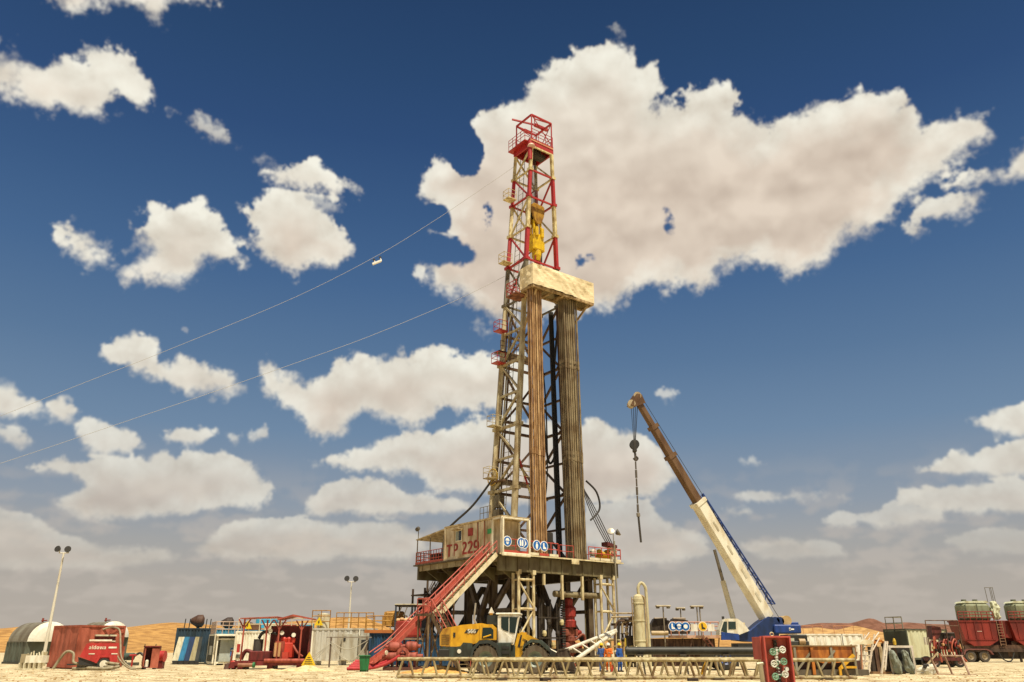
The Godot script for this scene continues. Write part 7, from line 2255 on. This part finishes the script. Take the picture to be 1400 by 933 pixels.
	for q in [-0.68, 0.68]:
		br(fr, "upright", wm, Vector3(q, 0, 0), Vector3(q, 1.6, 0), 0.12)
	br(fr, "top_bar", wm, Vector3(-0.74, 1.6, 0), Vector3(0.74, 1.6, 0), 0.13)
	bx(fr, "back_sheet", blk, Vector3(0, 0.8, -0.25), Vector3(1.25, 1.5, 0.05))
	lt(fr, "beacon", mt("d8b93a", 0.4), [[0.0, 0.0], [0.09, 0.02], [0.1, 0.25], [0.05, 0.4], [0.0, 0.42]], Vector3(-0.3, 1.68, 0), 12)
	for k in 2:
		var bg := thing("tarpaulin_bag", ["grey green tarpaulin bag slumped on the frame's inner side", "grey green tarpaulin bag slumped beside the white sack"][k], "bag", gd(1231, 53.5) + Vector3(-0.42 + 0.75 * k, 0, 0.32), 0.0, "slumped bags")
		bag(bg, "sack", mt("87928a", 0.8, 0.0, "grime", 0.7, "cloth"), Vector3(0, 0, 0), Vector3(0.52, 1.42, 0.45), 12 + k, 0.3)
	var wb := thing("white_sack", "white plastic sack lying open on the sand", "sack", gd(1262, 52.8))
	bag(wb, "sack", mt("d9d8c8", 0.7, 0.0, "light", 0.7, "cloth"), Vector3(0, 0, 0), Vector3(1.1, 0.62, 0.6), 21, -0.2)
	bx(wb, "opening", blk, Vector3(-0.1, 0.5, 0.2), Vector3(0.4, 0.25, 0.15), 15.0, 0.05)
	# --- dark green and cream container
	var gc := container("dark green and cream container beside the red pumping unit", from_corner(1243, 80, 28, 6.0, 2.6), 28, 6.0, 2.7, 2.5, mt("c4c6a6", 0.6, 0.0, "light"), mt("4b5246", 0.6, 0.0, "grime"), mt("c4c6a6", 0.6), "", true, "container", "container", 0.5, 0.55)
	bx(gc, "dark_end", mt("3d463c", 0.65, 0.0, "grime"), Vector3(-3.02, 1.8, 0), Vector3(0.05, 2.4, 2.3))
	railing(gc, mt("7a766a", 0.6), [Vector3(-2.9, 3.1, 0.9), Vector3(-2.9, 3.1, -0.9), Vector3(-0.5, 3.1, -0.9)], 1.2, 1.0, 0.04)
	# --- red pumping unit and twin-hopper trailers
	var pu := thing("pumping_unit", "dark red pumping unit crowded with pipes in front of the trailer", "pumping unit", gd(1286, 73))
	pu.scale = Vector3.ONE * 0.86
	bx(pu, "frame", dred, Vector3(0, 0.75, 0), Vector3(3.2, 0.3, 2.0))
	for x in [-1.2, 1.2]:
		for z in [-0.8, 0.8]:
			wheel(pu, Vector3(x, 0.5, z), 0.5, 0.35, blk, mt("7a5a4a", 0.6))
	var rng := RandomNumberGenerator.new()
	rng.seed = 3
	for k in 12:
		var x := -1.4 + 0.25 * k
		hose(pu, "pipe_bend", [dred, mt("a8553c", 0.5), red, dk][k % 4], [Vector3(x, 0.9, 0.7), Vector3(x + rng.randf_range(-0.2, 0.2), 1.6 + rng.randf() * 0.5, 0.8), Vector3(x + 0.4, 2.2 + rng.randf() * 0.6, 0.6), Vector3(x + 0.6, 1.4, 0.5)], 0.09, 6)
		bx(pu, "fitting", [red, mt("c49a6a", 0.5), dk, mt("a8553c", 0.5)][k % 4], Vector3(x, 1.0 + rng.randf() * 1.6, 0.9), Vector3(0.26, 0.22, 0.22), 20.0 * k, 0.04)
	pr(pu, "radiator", dred, [[-0.9, 2.6], [-0.4, 2.5], [0.1, 3.3], [0.05, 3.7], [-0.8, 3.8]], -0.6, 0.6)
	bx(pu, "engine", dk, Vector3(0.9, 2.4, -0.2), Vector3(1.2, 1.6, 1.2), 0.0, 0.08)
	bx(pu, "control_box", mt("d8d4c2", 0.5), Vector3(-1.55, 2.4, 0.6), Vector3(0.4, 0.7, 0.3))
	br(pu, "tow_strut", beige, Vector3(-2.2, 0.2, 1.1), Vector3(-0.9, 1.3, 1.0), 0.12)
	for q in [[-1.5, 0.9], [0.4, 0.9], [1.7, 0.9]]:
		tb(pu, "guard_post", brown, Vector3(q[0], 0.8, q[1]), Vector3(q[0], 4.3, q[1]), 0.05, -1, 6)
	tb(pu, "guard_rail", brown, Vector3(-1.5, 4.3, 0.9), Vector3(1.7, 4.3, 0.9), 0.05, -1, 6)
	tb(pu, "guard_rail", brown, Vector3(-1.5, 3.8, 0.9), Vector3(1.7, 3.8, 0.9), 0.04, -1, 6)
	var tl := thing("hopper_trailer", "red trailer with two big red hoppers under sage tanks", "trailer", gd(1337, 98))
	bx(tl, "chassis", mt("4a3a2e", 0.7, 0.0, "rust"), Vector3(2.8, 1.25, 0), Vector3(10.0, 0.35, 2.2))
	for x in [-1.55, 0.0]:
		for z in [-0.95, 0.95]:
			wheel(tl, Vector3(x, 0.62, z), 0.62, 0.4, mt("4a443c", 0.8), mt("8a7a5c", 0.6))
	pr(tl, "mudguard", mt("7a4a44", 0.6), [[-2.4, 0.8], [-2.2, 1.25], [-1.8, 1.42], [0.3, 1.42], [0.8, 1.2], [1.0, 0.8], [0.85, 0.8], [0.65, 1.1], [0.25, 1.3], [-1.75, 1.3], [-2.1, 1.15], [-2.25, 0.8]], 0.7, 1.25)
	for k in 2:
		var x := -0.1 + 5.75 * k
		pr(tl, "hopper", red, [[x - 2.15, 4.35], [x + 2.0, 4.35], [x + 1.95, 2.3], [x + 0.9, 1.75], [x - 0.9, 1.7], [x - 1.75, 2.3]], -1.2, 1.2)
		for e in 4:
			bx(tl, "hopper_rib", red, Vector3(x - 1.35 + 0.9 * e, 3.35, 1.23), Vector3(0.08, 1.9, 0.07))
		bx(tl, "hopper_rib", red, Vector3(x, 2.4, 1.23), Vector3(3.4, 0.08, 0.07))
		bx(tl, "hopper_rim", red, Vector3(x - 0.08, 4.36, 0), Vector3(4.3, 0.14, 2.55))
		words(tl, "----", mt("d9c9b8", 0.6, 0.0, ""), Vector3(x, 3.3, 1.21), 0.3)
		railing(tl, red, [Vector3(x - 2.1, 4.4, 1.2), Vector3(x + 1.9, 4.4, 1.2)], 1.0, 0.65, 0.05, 3)
		var tk := MB.new()
		tk.box(Vector3(x + 0.35, 5.35, -0.1), Vector3(3.3, 2.1, 2.0), Basis(), 0.35)
		part(tl, "sage_tank", tk, mt("7f856a", 0.7, 0.0, "light", 0.3))
		pr(tl, "tank_crown", mt("c3c8ac", 0.7, 0.0, "light", 0.3), [[x - 1.2, 6.35], [x - 0.9, 6.55], [x + 1.7, 6.6], [x + 1.95, 6.35]], -0.9, 0.75)
		for q in [-0.6, 0.7]:
			tb(tl, "hatch", mt("5d6352", 0.6), Vector3(x + q, 6.5, 0.2), Vector3(x + q, 6.75, 0.2), 0.28, -1, 14)
			bx(tl, "tank_strap", mt("5d6352", 0.6), Vector3(x + q - 0.3, 5.4, 0.92), Vector3(0.08, 1.9, 0.04))
	bag(tl, "crumpled_cover", mt("c9cdb0", 0.8, 0.0, "light", 0.7, "cloth"), Vector3(2.75, 4.5, 0.2), Vector3(1.0, 2.1, 0.9), 33, 0.1)
	bx(tl, "gap_panel", red, Vector3(3.15, 3.5, 0.3), Vector3(1.2, 1.9, 0.9), 0.0, 0.05)
	bx(tl, "gap_plate", dred, Vector3(2.8, 2.3, -0.3), Vector3(2.6, 1.6, 0.1))
	for k in 8:
		bx(tl, "ladder_rung", mt("8a6a52", 0.6), Vector3(2.3, 1.9 + 0.3 * k, 1.25), Vector3(0.6, 0.06, 0.06))
	for e in [2.0, 2.6]:
		tb(tl, "ladder_rail", mt("8a6a52", 0.6), Vector3(e, 1.7, 1.25), Vector3(e, 4.4, 1.25), 0.05, -1, 6)
	for e in [2.2, 2.75, 2.9, 3.1]:
		tb(tl, "top_cage", mt("6a665c", 0.6), Vector3(e, 6.4, 0), Vector3(e - 0.05, 8.1, 0), 0.035, -1, 5)
	tb(tl, "top_cage", mt("6a665c", 0.6), Vector3(2.15, 8.1, 0), Vector3(3.1, 8.1, 0), 0.035, -1, 5)
	for k in 5:
		bx(tl, "undergear", [dk, brown, dk, mt("c9b872", 0.5), dk][k], Vector3(2.0 + 1.1 * k, 0.85, 0.6), Vector3(0.5, 0.5, 0.5), 0.0, 0.06)
	hose(tl, "air_hose", blk, [Vector3(1.6, 1.1, 1.1), Vector3(2.0, 0.3, 1.2), Vector3(2.8, 0.15, 1.2), Vector3(3.4, 1.0, 1.1)], 0.07)
	bx(tl, "under_tray", dk, Vector3(4.5, 0.75, 0), Vector3(6.0, 0.8, 1.6), 0.0, 0.05)
	bx(tl, "sub_frame", mt("5a4434", 0.7, 0.0, "rust"), Vector3(2.8, 1.62, 0.9), Vector3(9.6, 0.4, 0.3))
	for x in [4.2, 6.8]:
		bx(tl, "landing_leg", dk, Vector3(x, 0.55, 0.8), Vector3(0.2, 1.1, 0.2))
	# --- tube barrier
	var b := thing("tube_barrier", "weathered tube barrier standing on the sand before the trailer", "barrier")
	var bm := mt("a58a78", 0.6, 0.0, "grime", 0.6)
	var P := func(u: float, vv: float) -> Vector3: return px(u, vv, 52.0)
	tb(b, "upright", bm, gd(1277, 52), P.call(1273, 900), 0.06, -1, 6)
	tb(b, "upright", bm, gd(1296, 52), P.call(1292, 898), 0.06, -1, 6)
	tb(b, "upright", bm, gd(1319, 51), P.call(1315, 897.5), 0.06, -1, 6)
	tb(b, "top_tube", bm, P.call(1286, 897), P.call(1317, 897.5), 0.06, -1, 6)
	tb(b, "brace", mt("a8553c", 0.6), P.call(1286, 897), P.call(1288, 906), 0.06, -1, 6)
	tb(b, "brace", mt("a8553c", 0.6), P.call(1314, 897), P.call(1322, 905), 0.06, -1, 6)
	br(b, "foot_tube", bm, gd(1308, 51) + Vector3(0, 0.04, 0), gd(1328, 51) + Vector3(0, 0.04, 0), 0.07)
	br(b, "foot_tube", bm, gd(1270, 52) + Vector3(0, 0.04, 0), gd(1298, 52) + Vector3(0, 0.04, 0), 0.07)

func bag(t: Node3D, called: String, m: Material, at: Vector3, s: Vector3, seed_: int, lean: float) -> void:
	var nz := FastNoiseLite.new()
	nz.seed = seed_
	nz.frequency = 1.6
	var g := MB.new()
	var nu := 22
	var nv := 12
	var pt := func(i: int, j: int) -> Vector3:
		var a := TAU * (i % nu) / nu
		var b := PI * j / nv
		var r := pow(sin(b), 0.6)
		var p := Vector3(cos(a) * r * s.x * 0.5, s.y * (0.5 - 0.5 * cos(b)), sin(a) * r * s.z * 0.5)
		var w: float = 1.0 + 0.9 * nz.get_noise_3d(p.x * 2.0 + seed_, p.y * 0.8, p.z * 2.0)
		p.x = p.x * w * (1.15 - 0.35 * p.y / s.y) - lean * p.y / s.y
		p.z *= w
		return at + p
	for i in nu:
		for j in nv:
			g.quad(pt.call(i, j), pt.call(i, j + 1), pt.call(i + 1, j + 1), pt.call(i + 1, j))
	part(t, called, g, m)

# ==================================================================== front row and overhead lines
func front_row() -> void:
	loader()
	truss("long olive lattice frame lying behind the other one", gd(546, 46.3), 0.0, 20.2, 0.85, 0.98, 16)
	truss("pale lattice frame lying nearest the open sand", gd(646, 44.6), 0.3, 19.6, 0.85, 0.95, 15)
	# black pipe on stands
	var p := thing("black_pipe", "long thick black pipe laid on stands behind the lattice frames", "pipe", gd(855, 48.5))
	var blk := mt("34352e", 0.55, 0.0, "light", 0.4)
	tb(p, "pipe_run", blk, Vector3(0, 1.38, 0), Vector3(8.6, 1.38, 0), 0.21, -1, 20)
	for x in [0.05, 8.4]:
		tb(p, "flange", blk, Vector3(x, 1.38, 0), Vector3(x + 0.1, 1.38, 0), 0.25, -1, 20)
	for x in [0.8, 3.2, 5.6, 8.0]:
		for s in [-1.0, 1.0]:
			br(p, "stand_leg", mt("4d463a", 0.7), Vector3(x + 0.25 * s, 0, 0.15), Vector3(x + 0.08 * s, 1.2, 0.15), 0.09)
		bx(p, "saddle", mt("4d463a", 0.7), Vector3(x, 1.16, 0), Vector3(0.35, 0.1, 0.5))
	for k in 5:
		var wd := thing("wooden_block", "dark timber block lying on the sand beside the lattice frames", "timber block", gd([944, 900, 1060, 1135, 745][k], [43, 46, 46.5, 46, 43.6][k]), 8.0 * k, "timber blocks")
		bx(wd, "block", mt("3b2f24", 0.85, 0.0, "grime"), Vector3(0, 0.06, 0), Vector3(0.5, 0.16, 0.3), 0.0, 0.01)
	var ya := thing("yellow_prop", "short yellow prop slanting behind the pale lattice frame", "prop", gd(961, 47))
	br(ya, "prop_tube", mt("d8a626", 0.5), Vector3(-0.15, 0.3, 0), Vector3(0.18, 0.9, 0), 0.14)
	bx(ya, "prop_foot", mt("d8a626", 0.5), Vector3(-0.2, 0.15, 0), Vector3(0.3, 0.3, 0.3))
	var cone := thing("traffic_cone", "small red cone behind the lattice frame by the workers", "cone", gd(838, 58))
	lt(cone, "cone_body", mt("c03a2a", 0.5), [[0.2, 0.04], [0.05, 0.65], [0.0, 0.66]], Vector3.ZERO, 14)
	bx(cone, "cone_base", mt("c03a2a", 0.5), Vector3(0, 0.02, 0), Vector3(0.42, 0.05, 0.42))
	# workers
	person("person in blue coverall and yellow hard hat beside the orange one", gd(822, 59), 150.0, "3d5a96", "e0c020", 2)
	person("person in orange coverall and pale hard hat between two blue ones", gd(831.5, 58.6), -20.0, "d2691e", "e8e4d6", 1)
	person("person in blue coverall and yellow hard hat nearest the black pipe", gd(846.5, 58.8), 40.0, "1f4c94", "e6c81e", 0)
	# red valve cabinet
	var c := thing("valve_cabinet", "red open-fronted cabinet holding a column of grey and green valves", "cabinet", gd(1061, 25.0), 7.0)
	var red := mt("b04a3e", 0.6, 0.0, "light", 0.7)
	var red2 := mt("b95a48", 0.6, 0.0, "light", 0.7)
	var w := 0.74
	var hh := 1.86
	bx(c, "back_plate", red2, Vector3(0, hh * 0.5, -0.12), Vector3(w, hh, 0.03))
	for s in [-1.0, 1.0]:
		bx(c, "frame_side", red, Vector3(s * (w * 0.5 + 0.02), hh * 0.5, 0.0), Vector3(0.05, hh, 0.28), 0.0, 0.006)
	bx(c, "frame_top", red, Vector3(0, hh - 0.02, 0.0), Vector3(w, 0.05, 0.28), 0.0, 0.006)
	bx(c, "frame_bottom", red, Vector3(0, 0.04, 0.0), Vector3(w, 0.08, 0.28))
	bx(c, "side_box", red, Vector3(-w * 0.5 - 0.06, hh - 0.33, -0.3), Vector3(0.06, 0.62, 0.6), 0.0, 0.006)
	bx(c, "rear_box", red, Vector3(-0.02, hh - 0.33, -0.36), Vector3(w, 0.6, 0.46), 0.0, 0.01)
	bx(c, "rear_leg", red, Vector3(-w * 0.3, 0.65, -0.5), Vector3(0.08, 1.3, 0.08))
	bx(c, "rear_leg", red, Vector3(w * 0.3, 0.65, -0.5), Vector3(0.08, 1.3, 0.08))
	lt(c, "lifting_eye", mt("b8ab84", 0.5), [[0.05, 0.0], [0.07, 0.03], [0.05, 0.06], [0.03, 0.03]], Vector3(-0.1, hh + 0.05, 0), 14, Basis(Vector3.RIGHT, PI / 2.0))
	var grey := mt("d6d8cc", 0.45, 0.05, "light", 0.9)
	var green := mt("6f9c80", 0.45, 0.0, "light", 0.9)
	var dk := mt("3c3f3a", 0.5, 0.2, "grime", 0.9)
	var bodies := [[0.07, 0.0], [0.07, 0.02], [0.04, 0.03], [0.065, 0.09], [0.04, 0.15], [0.07, 0.16], [0.07, 0.18], [0.0, 0.18]]
	for k in 9:
		lt(c, "valve_body", [dk, grey, grey, green, grey, dk, grey, green, grey][k], bodies, Vector3(0.02 * sin(k * 1.7), hh - 0.29 - 0.19 * k, -0.04), 14)
	for q in [[1.44, grey, green], [1.12, green, grey], [0.78, grey, green], [0.46, green, grey]]:
		for s in [-1.0, 1.0]:
			var m: Material = q[1] if s < 0.0 else q[2]
			var y: float = q[0] + 0.03 * s
			lt(c, "side_valve", m, [[0.03, 0.03], [0.05, 0.05], [0.05, 0.07], [0.035, 0.08], [0.062, 0.13], [0.04, 0.18], [0.055, 0.19], [0.055, 0.21], [0.0, 0.21]], Vector3(0, y, -0.02), 12, Basis(Vector3.BACK, -s * PI / 2.0))
			var hw := MB.new()
			var hc := Vector3(s * 0.15, y + 0.02, 0.09)
			for j in 16:
				hw.tube(hc + Vector3(cos(TAU * j / 16.0), sin(TAU * j / 16.0), 0) * 0.085, hc + Vector3(cos(TAU * (j + 1) / 16.0), sin(TAU * (j + 1) / 16.0), 0) * 0.085, 0.02, -1, 6, false)
			for j in 3:
				hw.tube(hc - Vector3(cos(PI * j / 3.0), sin(PI * j / 3.0), 0) * 0.085, hc + Vector3(cos(PI * j / 3.0), sin(PI * j / 3.0), 0) * 0.085, 0.014, -1, 5, false)
			part(c, "handwheel", hw, q[2] if s < 0.0 else q[1])
			tb(c, "stem", dk, Vector3(s * 0.15, y + 0.02, -0.02), hc, 0.018, -1, 8)
	tb(c, "gauge", grey, Vector3(0.24, 0.97, -0.05), Vector3(0.24, 0.97, 0.06), 0.055, -1, 16)
	bx(c, "dark_union", mt("4a2620", 0.6), Vector3(0.02, 0.95, -0.03), Vector3(0.12, 0.2, 0.1))
	tb(c, "side_cylinder", mt("bdb89e", 0.4, 0.3, "grime"), Vector3(-w * 0.5 - 0.16, 1.1, 0.0), Vector3(-w * 0.5 - 0.12, 0.35, 0.0), 0.07, -1, 14)
	tb(c, "side_cylinder_head", mt("bdb89e", 0.4, 0.3), Vector3(-w * 0.5 - 0.27, 1.1, 0), Vector3(-w * 0.5 - 0.05, 1.12, 0), 0.05, -1, 10)
	hose(c, "side_hose", dk, [Vector3(-w * 0.5 - 0.12, 0.36, 0), Vector3(-w * 0.5 - 0.2, 0.24, 0.05), Vector3(-w * 0.5 - 0.02, 0.16, 0.08), Vector3(-0.2, 0.2, 0.05)], 0.03)
	# --- guy lines from the mast to anchors far to the left
	var wire := mt("b4b5b4", 0.6, 0.0, "")
	var lines := [[[703, 228, 75], [640, 271, 75], [592, 303, 75], [515, 350, 74.5], [400, 408, 74], [219, 483, 73], [111, 525, 72.5], [0, 569, 72], [-200, 645, 71], [-450, 735, 70], [-900, 885, 68]], [[690, 378, 75], [640, 403, 75], [600, 421, 75], [500, 462, 74.5], [400, 498, 74], [280, 540, 73.5], [161, 580, 73], [0, 634, 72.5], [-250, 715, 72], [-800, 880, 70]]]
	for k in 2:
		var g := thing("guy_line", ["thin upper wire stretched from the mast down past the moon", "thin lower wire stretched from the mast to the desert"][k], "wire", Vector3.ZERO, 0.0, "wires from the mast")
		var pts := []
		for q in lines[k]:
			pts.append(px(q[0], q[1], q[2]))
		hose(g, "wire", wire, pts, 0.02, 4)
		var e: Vector3 = pts[-1]
		bx(g, "anchor", mt("8a8068", 0.8), Vector3(e.x, 0.6, e.z), Vector3(0.6, 1.2, 0.6))
	var tr := thing("line_trolley", "small white escape trolley hanging on the upper wire", "trolley", px(515.5, 354, 74.5))
	var bs := Basis(Vector3.BACK, 0.42)
	var wm := mt("e8e6dc", 0.5, 0.0, "")
	var g2 := MB.new()
	g2.box(Vector3(0, -0.42, 0), Vector3(1.0, 0.24, 0.2), bs, 0.04)
	part(tr, "seat_bar", g2, wm)
	for s in [-1.0, 1.0]:
		tb(tr, "hanger", wm, bs * Vector3(s * 0.34, 0.05, 0), bs * Vector3(s * 0.34, -0.4, 0), 0.05, -1, 6)
		tb(tr, "pulley", mt("3a3834", 0.5), bs * Vector3(s * 0.34, 0.02, -0.05), bs * Vector3(s * 0.34, 0.02, 0.05), 0.12, -1, 12)
